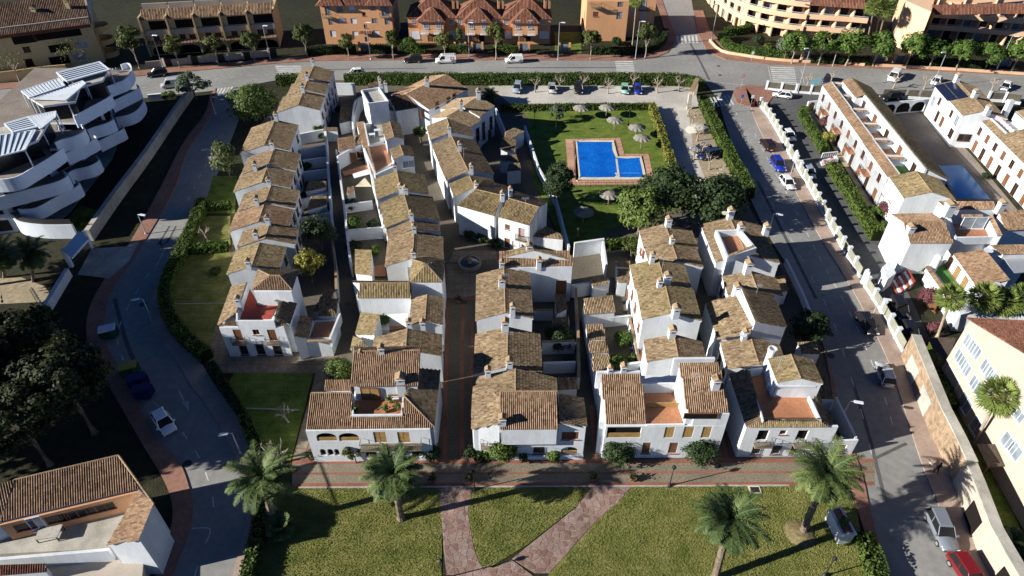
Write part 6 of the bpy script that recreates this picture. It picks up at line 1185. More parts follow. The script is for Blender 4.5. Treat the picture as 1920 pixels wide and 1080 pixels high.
# date palms
def palm_mesh(t, base, top, nfr=72, L=3.1, mat='leaf_palm', r0=.34, seed=0, dry=True):
    base = np.array(base, float); top = np.array(top, float); k = 14
    pts = [base+(top-base)*i/k+np.array([0, 0, 0]) for i in range(k+1)]; rr = [r0*(1.35 if i == 0 else 1.0)*(1+.07*(-1)**i) for i in range(k)]+[r0*1.35]
    t.part('trunk', *tube(pts, rr, 9), M['bark']); V, Fs, At = [], [], []; n = 0
    def frond(az, el0, Lf, sag, wide):
        nonlocal n
        m = 13; p = top.copy(); el = el0; pts = [p.copy()]; ds = []
        for i in range(m):
            d = np.array([math.cos(az)*math.cos(el), math.sin(az)*math.cos(el), math.sin(el)]); ds.append(d); p = p+d*Lf/m; pts.append(p.copy()); el -= sag/m*(1+i/m)
        side = np.array([-math.sin(az), math.cos(az), 0]); tone = rng.random()
        for i in range(1, m):
            for s_ in (-1, 1):
                for q in (0, .5):
                    a = pts[i]*(1-q)+pts[i+1]*q if i < m else pts[i]; f = (i+q)/m; ll = wide*math.sin(math.pi*min(1, .18+f*.82))**.7+.12
                    d = nrm(side*s_*.75+ds[min(i, m-1)]*.55+np.array([0, 0, -.18+rng.uniform(-.12, .22)])); e = a+d*ll; w_ = nrm(np.cross(d, np.cross(side, ds[min(i, m-1)])))*.06
                    V.extend([a-w_, a+w_, e+w_*.3, e-w_*.3]); Fs.append((n, n+1, n+2, n+3)); At.append(min(1, max(0, tone*.6+rng.random()*.4))); n += 4
        for i in range(m):
            w_ = side*.035; V.extend([pts[i]-w_, pts[i]+w_, pts[i+1]+w_*.7, pts[i+1]-w_*.7]); Fs.append((n, n+1, n+2, n+3)); At.append(.9); n += 4
    for i in range(nfr):
        f = (i+.5)/nfr; frond(i*2.39996+rng.uniform(-.2, .2), 1.35-1.75*f+rng.uniform(-.1, .1), L*rng.uniform(.85, 1.1)*(.75+.35*math.sin(math.pi*min(1, f+.25))), .75+.5*f, .58)
    t.part('crown', np.array(V), np.array(Fs), M[mat], attr=np.array(At))
    if dry:
        c = top-(0, 0, .35); C = c+rng.normal(0, .22, (160, 3)); t.part('dry_stubs', *leaves(C, C-c+(0, 0, -.6), .4, .3, .35)[:2], M['leaf_dry'], attr=rng.random(160))
GD2 = 'date palms on the front lawns'
for base, cr, z, L, lab in (((515, 985), (492, 900), 6.6, 3.6, 'large date palm beside the left road and promenade'), ((752, 972), (737, 892), 7.4, 3.2, 'date palm on the lawn left of the flagstone path'), ((1340, 1085), (1369, 978), 7.6, 3.4, 'date palm at the bottom edge right of the flagstone path'), ((1505, 998), (1548, 892), 8.0, 3.8, 'largest date palm on an earth mound beside the right road')):
    t = T('date_palm', lab, 'palm tree', P(*base), GD2); palm_mesh(t, P(*base), P(*cr, z), 60, L)
for base, cr, z, L, lab in (((62, 528), (58, 478), 4.2, 3.4, 'shaded date palm below the white entrance wall, right one'), ((8, 520), (4, 480), 4.0, 3.2, 'shaded date palm below the white entrance wall, at the left edge'), ((528, 1000), (525, 990), .8, 1.5, 'young palm on the grass beside the large date palm'), ((916, 193), (918, 182), 1.6, 2.3, 'low palm beside the car park hedge'), ((790, 269), (787, 248), 3.0, 1.3, 'slim palm in the lane of the curved terrace'), ((600, 252), (597, 240), 2.0, 1.0, 'small potted palm on the terrace yard wall'), ((1905, 1030), (1900, 1015), 1.2, 1.4, 'dark young palm in the garden strip at the bottom right')):
    t = T('palm', lab, 'palm tree', P(*base)); palm_mesh(t, P(*base), P(*cr, z), 40, L, r0=.2, dry=False)
M['mound'] = speckle('dry_mound', (.12, .10, .04), (.24, .19, .10), 3, .4); mo = P(1500, 1000); single('earth_mound', *lathe((mo[0], mo[1], 0), [(1.6, 0), (1.2, .16), (.7, .3), (.2, .36)], 16), M['mound'], kind='structure')
# fan palms
def fan_palm(t, base, top, r=1.5, nf=46, r0=.17):
    base = np.array(base, float); top = np.array(top, float); k = 10
    t.part('trunk', *tube([base+(top-base)*i/k for i in range(k+1)], [r0*1.6]+[r0*(1+.05*(-1)**i) for i in range(k)], 8), M['palebark']); V, Fs, At = [], [], []; n = 0
    for i in range(nf):
        f = (i+.5)/nf; az = i*2.39996; el = 1.3-2.1*f; d = np.array([math.cos(az)*math.cos(el), math.sin(az)*math.cos(el), math.sin(el)]); st = top+d*r*.5; side = np.array([-math.sin(az), math.cos(az), 0]); nn = np.cross(side, d); tone = rng.random()
        V.extend([top-side*.03, top+side*.03, st+side*.03, st-side*.03]); Fs.append((n, n+1, n+2, n+3)); At.append(.8); n += 4
        for j in range(11):
            a = -1.15+2.3*j/10; e = st+(d*math.cos(a)+side*math.sin(a))*r*.62-np.array([0, 0, .18*r*rng.random()]); w_ = (side*math.cos(a)-d*math.sin(a))*.085
            m = (st+e)/2+nn*.05; V.extend([st, m-w_, e, m+w_]); Fs.append((n, n+1, n+2, n+3)); At.append(min(1, tone*.6+.4*rng.random())); n += 4
    t.part('crown', np.array(V), np.array(Fs), M['leaf_fan'], attr=np.array(At))
    C = top+np.array([0, 0, -.7])+rng.normal(0, .25, (140, 3))*(1, 1, 1.6); t.part('dead_skirt', *leaves(C, C-top, .45, .3, .4)[:2], M['leaf_dry'], attr=rng.random(140))
for base, cr, z, r, lab in (((1757, 633), (1784, 557), 6.6, 1.9, 'fan palm at the corner of the estate lane, leftmost of four'), ((1822, 606), (1846, 556), 5.4, 2.1, 'fan palm, second from the left before the estate house'), ((1868, 606), (1884, 566), 4.4, 2.0, 'shorter fan palm, third from the left before the estate house'), ((1890, 606), (1917, 558), 5.2, 2.0, 'fan palm at the right edge before the estate house'), ((1824, 834), (1874, 742), 8.0, 2.2, 'tall fan palm before the cream building'), ((1626, 76), (1640, 12), 10.0, 2.4, 'tall fan palm behind the street trees, left of three'), ((1646, 77), (1662, 16), 9.6, 2.5, 'tall fan palm behind the street trees, right of three'), ((1640, 70), (1655, 2), 10.5, 2.2, 'tall fan palm behind the street trees, rear one'), ((1186, 84), (1194, 0), 12.0, 2.0, 'tall palm rising past the second orange block')):
    t = T('fan_palm', lab, 'palm tree', P(*base), 'fan palms'); fan_palm(t, P(*base), P(*cr, z), r)
# hedges
def hedge(label, pxs, w, h, mat='leaf_hedge', dens=34, size=.24, group='hedges', z=0.0):
    pts = cat(G(pxs), 5) if len(pxs) > 2 else G(pxs); pts, s = resample(pts, .8); t = T('hedge', label, 'hedge', (*pts[0], 0), group)
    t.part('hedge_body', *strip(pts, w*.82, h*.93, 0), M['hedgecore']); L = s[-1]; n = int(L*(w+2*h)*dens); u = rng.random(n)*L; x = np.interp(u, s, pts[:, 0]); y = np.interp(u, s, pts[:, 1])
    d = np.gradient(pts, axis=0); d /= np.linalg.norm(d, axis=1)[:, None]; dx = np.interp(u, s, d[:, 0]); dy = np.interp(u, s, d[:, 1]); v = rng.random(n)*(w+2*h)
    wob = .10*np.sin(u*1.7+v*2)+.08*np.sin(u*.63); off = np.where(v < w, v-w/2, np.where(v < w+h, -w/2, w/2)); zz = np.where(v < w, h, np.where(v < w+h, v-w, v-w-h)); off = off*(1+wob*.4)+rng.normal(0, .05, n); zz = zz*(1+wob*.5)+rng.normal(0, .05, n)
    N = np.stack([np.where(v < w, 0, -dy*np.sign(off)), np.where(v < w, 0, dx*np.sign(off)), np.where(v < w, 1., .25)], 1)
    t.part('foliage', *leaves(np.stack([x-dy*off, y+dx*off, np.clip(zz, .05, None)], 1), N, size, .5)[:2], M[mat], attr=rng.random(n))
for a in (
 ('long hedge between the top road and the car park', [(648, 157), (800, 157), (1000, 157), (1200, 157), (1290, 160), (1312, 172)], 2.2, 2.2), ('hedge behind the first house of the left terrace', [(520, 160), (548, 158), (566, 158)], 2.0, 2.2),
 ('clipped hedge at the top of the pool lawn', [(938, 208), (1080, 206), (1218, 205)], 1.0, 1.3), ('bright hedge on the right side of the pool lawn', [(1221, 207), (1240, 262), (1258, 320), (1266, 342)], 1.3, 1.8),
 ('clipped hedge at the bottom of the pool lawn, left piece', [(1066, 473), (1128, 466)], 1.2, 1.3), ('clipped hedge at the bottom of the pool lawn, right piece', [(1136, 465), (1200, 459)], 1.2, 1.3),
 ('tall hedge between the car park and the right road', [(1316, 196), (1345, 258), (1375, 318), (1404, 372)], 1.8, 2.0), ('winding hedge along the left road beside the lawns', [(384, 385), (370, 420), (350, 468), (324, 520), (314, 560), (320, 596), (344, 634), (372, 660), (392, 676)], 1.7, 1.6),
 ('hedge across the left lawns, upper one', [(390, 394), (434, 390)], 1.3, 1.2), ('hedge across the left lawns, lower one', [(356, 474), (430, 468)], 1.5, 1.3), ('hedge along the left road beside the large date palm', [(460, 788), (474, 820), (486, 848)], 1.2, 1.2),
 ('dark hedge along the shaded lawn by the left road', [(398, 690), (425, 735), (455, 780)], 1.0, 1.2), ('hedge at the bottom edge below the large date palm', [(494, 955), (486, 1005), (470, 1070), (455, 1130)], 1.2, 1.2),
 ('hedge along the estate lane, upper piece', [(1500, 218), (1520, 250), (1544, 290)], 1.4, 1.6), ('hedge along the estate lane, lower piece', [(1556, 318), (1590, 368), (1628, 430), (1642, 452)], 1.8, 1.7),
 ('hedge with white kiosk at the bottom right lawn corner', [(1614, 1012), (1628, 1050), (1648, 1110)], 1.6, 1.5), ('dark hedge before the orange apartment block, left of its gate', [(576, 104), (630, 101), (668, 100)], 1.4, 2.0), ('dark hedge before the orange apartment block, right of its gate', [(695, 100), (745, 100)], 1.4, 2.0),
 ('bright bushy hedge left of the first townhouse gate', [(752, 100), (798, 100)], 1.8, 2.2), ('hedge between the first and second townhouse gates', [(836, 100), (880, 100)], 1.4, 2.0), ('hedge before the third townhouse', [(925, 101), (972, 101)], 1.4, 2.0), ('dark hedge curving round the second orange block', [(1104, 102), (1180, 102), (1222, 96), (1242, 82), (1248, 66)], 1.4, 1.8),
 ('bright curved hedge round the peach block garden', [(1352, 74), (1366, 92), (1400, 101), (1450, 107), (1478, 110)], 2.0, 1.6), ('dark hedge behind the bright curved one', [(1358, 66), (1395, 62), (1402, 52)], 1.8, 1.8), ('dark hedge under the top right street trees', [(1518, 118), (1600, 121), (1630, 123)], 1.2, 1.8), ('dark hedge on the right under the top right street trees', [(1700, 124), (1760, 126), (1850, 132)], 1.2, 2.0),
 ('green hedge strip behind the stone garage wall', [(1752, 700), (1770, 742), (1782, 770)], 1.4, 1.2), ('low hedge in front of the centre row house', [(893, 860), (922, 860)], .8, 1.3)):
    hedge(*a, mat='leaf_yellow' if 'right side' in a[0] else ('leaf_green' if 'bright' in a[0] else ('leaf_dark' if 'dark' in a[0] else 'leaf_hedge')))
# bushes
def bush(label, px, py, r, h, mat, n=None, z=0.0, size=.2, name='bush', group=None, sq=1.0):
    b = P(px, py, z); t = T(name, label, 'bush', b, group); n = n or int(420*r*r+520*r*h); V, Fq, tv, B = crown(b+(0, 0, h*.52), (r, r*sq, h*.5), 26, n, size, rb=.62, hollow=.55)
    t.part('stems', *join(*[tube([b, b+np.array([x*.6, y*.6, h*.4])], [.05, .02], 5) for x, y in ((r*.4, 0), (-r*.4, .1), (0, r*.3))]), M['bark']); t.part('foliage', V, Fq, M[mat], attr=tv)
for a in (('dark shrub under the yard tree of the left terrace', 582, 420, 1.6, 1.6, 'leaf_dark'), ('dark climber on the yard wall of the left terrace, upper yard', 610, 400, 1.3, 2.0, 'leaf_dark'), ('dark shrub by the lean-tos of the left terrace', 578, 372, 1.3, 1.4, 'leaf_dark'), ('creeper over the low patio wall in the left lane', 660, 392, 1.5, 1.8, 'leaf_dark'), ('dark shrub in the shaded court below the square bush', 664, 470, 1.6, 1.4, 'leaf_dark'), ('green shrub on the court wall left of the long middle roof', 705, 478, 1.0, 1.6, 'leaf_hedge'), ('dark shrub in the first yard of the left terrace', 575, 318, 1.2, 1.4, 'leaf_dark'), ('banana plant in the little awning court', 720, 612, .9, 2.4, 'leaf_green'), ('dark shrub beside the curved white wall', 640, 212, 1.4, 1.6, 'leaf_dark'), ('dark shrub in the yard behind the right road row, upper one', 1440, 500, 1.2, 1.6, 'leaf_dark'), ('dark shrub in the barbecue yard corner', 1066, 690, .8, 1.6, 'leaf_dark'), ('clipped rounded bush against the terracotta-terrace house, left one', 1158, 860, 2.1, 3.0, 'leaf_dark'), ('clipped rounded bush against the terracotta-terrace house, right one', 1312, 858, 2.1, 3.0, 'leaf_dark'), ('tall clipped bush before the centre row front house', 943, 862, 1.5, 3.0, 'leaf_hedge'), ('small clipped bush before the arched window of the centre row', 1037, 860, .85, 1.2, 'leaf_green'), ('tiny bush below the grilled window of the centre row', 981, 862, .55, .9, 'leaf_green'), ('dark bush at the lane corner of the centre row', 884, 856, .8, 1.6, 'leaf_dark'), ('dark bush at the right corner of the ochre-shuttered house', 806, 858, 1.3, 1.8, 'leaf_dark'),
          ('flowering bush beside the slab plaza', 640, 706, 1.9, 2.4, 'leaf_willow'), ('square green bush in the left lane garden', 666, 432, 1.7, 2.2, 'leaf_hedge'), ('dark shrub beside the square green bush', 700, 428, 1.2, 1.4, 'leaf_dark'), ('shrub in the yard of the tall right-centre row, upper one', 1168, 646, 1.4, 1.9, 'leaf_green'), ('shrub in the yard of the tall right-centre row, lower one', 1158, 688, 1.3, 1.6, 'leaf_green'), ('small shrub behind the terracotta terrace yard', 1186, 680, .9, 1.2, 'leaf_hedge'), ('dark ivy mass in the centre row yard', 1046, 648, 2.3, 2.6, 'leaf_dark'), ('ring-shaped clipped bush on the left lawn', 405, 512, 1.1, .8, 'leaf_hedge'), ('dark shrub row on the plaza house planter, left', 882, 446, 1.3, 1.4, 'leaf_dark'), ('dark shrub row on the plaza house planter, middle', 903, 452, 1.2, 1.4, 'leaf_dark'), ('grey-purple shrub on the plaza house planter', 918, 454, 1.0, 1.1, 'leaf_grey'), ('round dark shrub by the plaza house door', 931, 463, 1.1, 1.3, 'leaf_dark'),
          ('purple bougainvillea at the end of the estate terrace', 1664, 408, 2.3, 2.8, 'leaf_pink'), ('pink bougainvillea on the estate front gardens', 1618, 338, .9, 1.8, 'leaf_pink'), ('red bougainvillea beside the striped steps', 1734, 566, 1.4, 2.2, 'leaf_pink'), ('mixed flowering bush under the leftmost fan palm', 1752, 622, 1.1, 1.6, 'leaf_pink'), ('green bush beside the estate corner house', 1722, 506, 1.3, 1.3, 'leaf_green'), ('big hedge bush at the end of the estate lane hedge', 1650, 440, 1.8, 2.0, 'leaf_hedge'), ('dense bush behind the lower estate hedge', 1638, 405, 1.6, 1.8, 'leaf_green'), ('small dark bush in the estate pool court', 1848, 335, 1.0, 1.0, 'leaf_dark'), ('bush in the estate front garden near the arch gate', 1508, 212, 1.2, 1.5, 'leaf_green'), ('flowering shrub in the estate front garden', 1546, 238, 1.2, 2.0, 'leaf_pink'),
          ('shrub on the slope below the round tree', 318, 186, 1.8, 1.6, 'leaf_green'), ('creeper clump in the left road garden corner', 160, 420, 1.6, 1.0, 'leaf_green'), ('brown-green shrub in the peach block garden', 1420, 82, 1.8, 2.0, 'leaf_dark'), ('low green shrub in the peach block garden', 1440, 92, 1.5, 1.4, 'leaf_hedge'), ('bright climber beside the tall palm of the second orange block', 1176, 60, 1.2, 3.6, 'leaf_green'), ('cypress bush between the first and second townhouses', 862, 86, .8, 5.2, 'leaf_hedge'), ('dark bush before the second orange block', 1155, 84, 1.6, 1.8, 'leaf_dark'), ('leafy bush at the left end of the townhouses', 768, 90, 1.8, 2.6, 'leaf_hedge'), ('bush at the bottom right garden strip', 1885, 1010, 1.2, 1.0, 'leaf_green'), ('dark bush at the bottom right garden corner', 1918, 1050, 1.4, 1.2, 'leaf_dark'), ('clipped green bush by the first yard of the left terrace', 606, 262, 1.0, 1.7, 'leaf_hedge')):
    bush(*a)
# pollarded bare trees
def pollard(label, px, py, h=3.0, group='pollarded bare trees'):
    b = P(px, py); t = T('pollard_tree', label, 'bare tree', b, group); top = b+np.array([rng.uniform(-.2, .2), rng.uniform(-.2, .2), h*.5]); ps = [tube([b, b*.5+top*.5, top], [.17, .13, .13], 7)]; kn = []
    for i in range(5):
        a = i*1.256+rng.uniform(-.3, .3); e = top+np.array([math.cos(a)*h*.28, math.sin(a)*h*.28, h*rng.uniform(.18, .34)]); ps.append(tube([top-(0, 0, .1), (top+e)/2+(0, 0, .1), e], [.10, .075, .09], 6)); kn.append(e)
    t.part('trunk', *join(*ps), M['palebark']); tw = []
    for e in kn:
        for j in range(7): dv = nrm(rng.normal(0, 1, 3)+np.array([0, 0, .9])); tw.append(tube([e, e+dv*h*rng.uniform(.12, .3)], [.03, .008], 4, False))
    t.part('twigs', *join(*tw), M['palebark'])
for i, (x, y) in enumerate(((1003, 173), (1048, 170), (1093, 168), (1140, 176), (1187, 166), (1232, 174), (1273, 172))): pollard(f'bare pollarded tree along the car park hedge, {ORD[i]} from the left', x, y, 3.4)
for i, (x, y) in enumerate(((1288, 218), (1297, 235), (1307, 264), (1317, 291), (1330, 318), (1343, 336))): pollard(f'bare pollarded tree on the sandy strip by the right road hedge, {ORD[i]} from the top', x, y, 3.0)
for i, (x, y) in enumerate(((1512, 164), (1556, 158), (1674, 166), (1732, 167), (1857, 173))): pollard(f'bare pollarded tree behind the dark estate fence, {ORD[i]} from the left', x, y, 3.2)
for x, y, lab in ((540, 792, 'bare pollarded tree on the shaded lawn beside the slab path'), (508, 866, 'bare pollarded tree behind the large date palm'), (530, 868, 'second bare pollarded tree behind the large date palm'), (390, 455, 'thin bare tree on the left garden lawn'), (1300, 300, 'thin bare sapling beside the parked grey car')): pollard(lab, x, y, 2.8)

# short grass on the front lawns: uneven blades and ragged edges
def grass(label, pxs, n, mat):
    poly = [np.array(p) for p in G(pxs)]; mn = np.min(poly, axis=0); mx = np.max(poly, axis=0); C = []
    X = rng.uniform(mn-.12, mx+.12, (n, 2)); px_ = np.array(poly); c = np.zeros(n, bool)
    for i in range(len(poly)):
        a, b = px_[i], px_[(i+1) % len(poly)]; hit = ((a[1] > X[:, 1]) != (b[1] > X[:, 1])); c ^= hit & (X[:, 0] < (b[0]-a[0])*(X[:, 1]-a[1])/(b[1]-a[1]+1e-9)+a[0]+.07*np.sin(X[:, 1]*9))
    X = X[c]; m = len(X); C = np.c_[X, np.full(m, .04)+rng.uniform(0, .03, m)]; N = np.c_[rng.normal(0, .8, (m, 2)), rng.uniform(.2, 1, m)]
    V, Fq, tv = leaves(C, N, .115, .2, .5); patch = .5+.5*np.sin(X[:, 0]*.9+1.3*np.sin(X[:, 1]*.7))*np.sin(X[:, 1]*.8+X[:, 0]*.25); single('grass', V, Fq, M[mat], label, 'grass', kind='stuff', attr=np.clip(.38*tv+.5*patch, 0, 1))
M['leaf_grass'] = leafmat('grass_blades', [(.095, .14, .03), (.175, .215, .06), (.26, .27, .095), (.36, .34, .15)], .2)
for lab, q, n in (('mown yellow-green grass of the left front lawn', [(520, 914), (828, 914), (825, 1090), (455, 1090), (480, 1000)], 24000), ('mown grass of the middle lawn between the two path arms', [(882, 914), (1110, 914), (1080, 950), (990, 1018), (905, 1070), (889, 1030), (878, 960)], 17000), ('mown grass of the right front lawn', [(1188, 911), (1598, 911), (1620, 1090), (1025, 1090), (1112, 986), (1166, 937)], 40000)): grass(lab, q, n, 'leaf_grass')
# ================================================================ pools
def watermat(name, c1, c2):
    m, t, b = newmat(name, .15, .12); k = ramp(t, noise(t, 3.2, 3, .7), [(.42, c1), (.62, c2)]); k = mix(t, k, (.25, .55, .80), ramp(t, noise(t, 6, 3), [(.62, (0,)*3), (.78, (.35,)*3)])); k = mix(t, k, ramp(t, noise(t, .16, 2), [(.35, (.62, .72, .85)), (.65, (1.12, 1.1, 1.05))]), 1.0, 'MULTIPLY'); t.links.new(k, b.inputs['Base Color'])
    bump(t, b, noise(t, 5, 3), .25, .03); return m
M['water'] = watermat('pool_water', (.004, .10, .46), (.008, .16, .60)); M['water2'] = watermat('estate_pool_water', (.02, .24, .60), (.05, .34, .70))
M['coping'] = speckle('pool_coping', (.55, .50, .38), (.68, .62, .48), 2, .3); M['deck'] = speckle('pool_deck', (.42, .25, .165), (.52, .32, .22), 2, .3)
deck = flat('pool_deck', [(1060, 261), (1164, 258), (1171, 288), (1217, 288), (1228, 346), (1067, 348)], .03, M['brickpave']); dl = np.array(deck.location)
def pavers(A, B, Cn, D, nu, nv):
    A, B, Cn, D = [P(*q)[:2] for q in (A, B, Cn, D)]
    q = lambda u, v: (1-v)*((1-u)*A+u*B)+v*((1-u)*D+u*Cn)
    for i in range(nu):
        for j in range(nv):
            c = [q(i/nu, j/nv), q((i+1)/nu, j/nv), q((i+1)/nu, (j+1)/nv), q(i/nu, (j+1)/nv)]; m = sum(c)/4; c = [p-nrm(p-m)*.06 for p in c]; V, Fs = prism(c, .031, .05+random.uniform(-.002, .002)); me = mesh('paver', np.array(V)-dl, Fs); me.materials.append(M['deck']); link('paver', me, deck)
pavers((1060, 261), (1075, 261), (1080, 347), (1067, 347), 1, 9); pavers((1075, 261), (1163, 258.5), (1164, 263), (1075, 265), 9, 1); pavers((1155, 263), (1164, 263), (1171, 288), (1162, 291), 1, 4); pavers((1162, 289), (1216, 289), (1217, 292), (1162, 292), 6, 1); pavers((1206, 292), (1217, 292), (1227, 338), (1214, 338), 1, 6); pavers((1080, 339), (1227, 338), (1228, 346), (1081, 347), 14, 1)
pm = [(1079, 266), (1084, 264.5), (1146, 264.5), (1151, 267), (1158, 293), (1164, 294), (1198, 294), (1203, 297), (1211, 333), (1207, 337), (1090, 337.5), (1085, 334)]
struct('pool_coping', prism(cat(G(pm), 3, True), .02, .16), M['coping']); single('pool_water', *sheet(cat(G([(1082, 268), (1086, 267.5), (1144, 267.5), (1147, 270), (1154.5, 297), (1196, 297), (1199, 300), (1205.5, 331), (1202, 333.5), (1160, 333.5), (1157, 326), (1152, 326), (1152, 333.5), (1091, 333.5), (1088, 331)]), 2, True), .166), M['water'], kind='structure')
for i in range(4): struct('pool_step', strip(G([(1164+1.2*i, 326-6*i), (1200, 326-6*i)]), .12, .172, .1), M['bluepaint']) if i == 0 else None
struct('pool_divider', strip(G([(1155.5, 299), (1160, 333)]), .35, .18, .0), M['coping'])
struct('pool_coping', prism(G([(1752, 309), (1806, 308), (1864, 378), (1792, 376)]), .0, .14), M['greypave']); single('pool_water', *sheet(G([(1757, 312), (1803, 311), (1857, 375), (1794, 373)]), .15), M['water2'], kind='structure')
# ================================================================ vehicles
def paint(name, c, rough=.25):
    m, t, b = newmat(name, rough, .5); b.inputs['Base Color'].default_value = (*c, 1); b.inputs['Coat Weight'].default_value = .6; b.inputs['Coat Roughness'].default_value = .08; return m
PC = {k: paint('car_paint_'+k, c) for k, c in dict(white=(.75, .76, .77), black=(.012, .012, .014), silver=(.42, .44, .46), blue=(.012, .03, .30), red=(.16, .008, .010), darkred=(.022, .006, .008), green=(.30, .55, .45), grey=(.16, .18, .21), navy=(.02, .03, .09), steel=(.28, .33, .40)).items()}
M['tyre'] = plain('rubber', (.015, .015, .015), .85, .2); M['rim'] = plain('alloy', (.45, .45, .47), .3, .5, metal=.6); M['lampglass'] = plain('headlamp', (.7, .72, .75), .15, .6); M['taillight'] = plain('tail_light', (.35, .01, .01), .2, .5); M['trim'] = plain('black_trim', (.02, .02, .02), .6, .3)
def car_proto(kind):
    """parts of a car pointing along +X, in local metres"""
    K = dict(hatch=(4.1, 1.76, 1.48, .78), suv=(4.5, 1.86, 1.68, .9), van=(4.95, 1.95, 1.97, 1.05), smallvan=(4.3, 1.82, 1.83, .98))[kind]; L, W, H, B = K; hl, hw = L/2, W/2
    st = {'hatch': [(-1, .62, .72), (-.96, .86, B*.98), (-.8, .96, B+.04), (-.3, 1, B+.02), (.2, 1, B), (.42, .98, B-.02), (.8, .93, B-.14), (.95, .82, B-.22), (1, .62, B-.34)], 'suv': [(-1, .66, .8), (-.97, .9, B), (-.8, .97, B+.04), (-.3, 1, B+.02), (.2, 1, B), (.42, .99, B), (.82, .95, B-.1), (.96, .86, B-.18), (1, .66, B-.32)], 'van': [(-1, .8, .9), (-.99, .96, B), (-.5, 1, B), (.2, 1, B), (.5, 1, B), (.66, .98, B), (.88, .92, B-.16), (.97, .84, B-.3), (1, .68, B-.5)], 'smallvan': [(-1, .8, .85), (-.99, .96, B), (-.5, 1, B), (.2, 1, B), (.42, 1, B), (.6, .97, B-.02), (.86, .92, B-.14), (.97, .82, B-.26), (1, .66, B-.42)]}[kind]
    V, Fs = [], []
    for x, w_, zs in st:
        y = hw*w_; V += [(x*hl, -y*.86, .24), (x*hl, -y, .42), (x*hl, -y, zs-.14), (x*hl, -y*.93, zs), (x*hl, 0, zs+.045), (x*hl, y*.93, zs), (x*hl, y, zs-.14), (x*hl, y, .42), (x*hl, y*.86, .24)]
    n = 9
    for i in range(len(st)-1): Fs += [(i*n+k, i*n+(k+1) % n, (i+1)*n+(k+1) % n, (i+1)*n+k) for k in range(n)]
    Fs += [tuple(range(n-1, -1, -1)), tuple(range((len(st)-1)*n, len(st)*n))]; parts = [('body', V, Fs, None, True)]
    gh = {'hatch': (-.92, -.70, .12, .48), 'suv': (-.93, -.80, .12, .46), 'van': (-.985, -.97, .40, .66), 'smallvan': (-.985, -.96, .20, .54)}[kind]; xb, xr, xf, xw = [q*hl for q in gh]; z0, z1 = B-.03, H-.06; yb, yt = hw*.93, hw*(.74 if kind in ('hatch', 'suv') else .88)
    g = [(xb, -yb, z0), (xw, -yb*.97, z0), (xw, yb*.97, z0), (xb, yb, z0), (xr, -yt, z1), (xf, -yt*.97, z1), (xf, yt*.97, z1), (xr, yt, z1)]
    F6 = [(3, 2, 1, 0), (4, 5, 6, 7), (0, 1, 5, 4), (1, 2, 6, 5), (2, 3, 7, 6), (3, 0, 4, 7)]; parts.append(('window_glass', g, F6, 'darkglass', False))
    r = [(xr-.06, -yt-.01, z1-.02), (xf+.08, -yt*.97-.01, z1-.02), (xf+.08, yt*.97+.01, z1-.02), (xr-.06, yt+.01, z1-.02), (xr+.08, -yt*.86, H), (xf-.12, -yt*.84, H), (xf-.12, yt*.84, H), (xr+.08, yt*.86, H)]; parts.append(('roof', r, F6, None, False))
    def pil(a, b, w_=.045): return tube([a, b], w_, 4)
    g = [np.array(q) for q in g]; ps = []
    for s_ in ((0, 4, 1, 5), (3, 7, 2, 6)):
        o = np.array([0, -.012 if s_[0] == 0 else .012, 0]); ps += [pil(g[s_[0]]+o, g[s_[1]]+o, .06), pil(g[s_[2]]+o, g[s_[3]]+o)]
        for f in ((.5,) if kind in ('hatch', 'suv') else ()): ps.append(pil(g[s_[0]]*(1-f)+g[s_[2]]*f+o, g[s_[1]]*(1-f)+g[s_[3]]*f+o))
    parts.append(('pillars', *join(*ps), None, False))
    if kind in ('van', 'smallvan'):
        xs = .06*hl if kind == 'van' else -.12*hl
        for s_ in (-1, 1): parts.append(('side_panel', [(xb-.01, s_*(yb+.012), z0), (xs, s_*(yb+.012), z0), (xs, s_*(yt+.02), z1), (xb-.0, s_*(yt+.02), z1)]+[(xb, s_*(yb-.05), z0), (xs, s_*(yb-.05), z0), (xs, s_*(yt-.05), z1), (xb, s_*(yt-.05), z1)], F6, None, False))
    wx = .62*hl; wr = .33
    for x in (-wx, wx):
        for s_ in (-1, 1):
            y0, y1 = s_*(hw-.19), s_*(hw+.012); ring = []
            def cyl(r0, ya, yc, nn=14):
                V = [(x+r0*math.cos(2*math.pi*k/nn), y_, wr+r0*math.sin(2*math.pi*k/nn)) for y_ in (ya, yc) for k in range(nn)]; return V, [(k, (k+1) % nn, nn+(k+1) % nn, nn+k) for k in range(nn)]+[tuple(range(nn)), tuple(range(2*nn-1, nn-1, -1))]
            parts.append(('wheel', *cyl(wr, y0, y1), 'tyre', False)); parts.append(('rim', *cyl(wr*.62, y1, y1+s_*.012), 'rim', False))
    for s_ in (-1, 1):
        zz = B-.3; c = (hl*.955, s_*hw*.66); parts.append(('headlight', *box(c, (1, -s_*.25), .16, .36, zz-.06, zz+.09), 'lampglass', False)); parts.append(('tail_light', *box((-hl*.985, s_*hw*.74), (1, 0), .08, .24, B-.22, B+.04), 'taillight', False)); parts.append(('mirror', *box((xw-.12, s_*(hw+.08)), (1, 0), .16, .22, B, B+.15), None, False))
    parts.append(('bumper', *box((hl*.985, 0), (0, 1), W*.62, .08, .3, .46), 'trim', False)); parts.append(('number_plate', *box((-hl*1.0, 0), (0, 1), .5, .04, .5, .62), 'lampglass', False)); return parts
CARM = {}
for k in ('hatch', 'suv', 'van', 'smallvan'):
    CARM[k] = [(nm, mesh('car_'+nm, V, Fs, sm), mt) for nm, V, Fs, mt, sm in car_proto(k)]
    for nm, me, mt in CARM[k]: me.materials.append(M[mt] if mt else PC['white'])
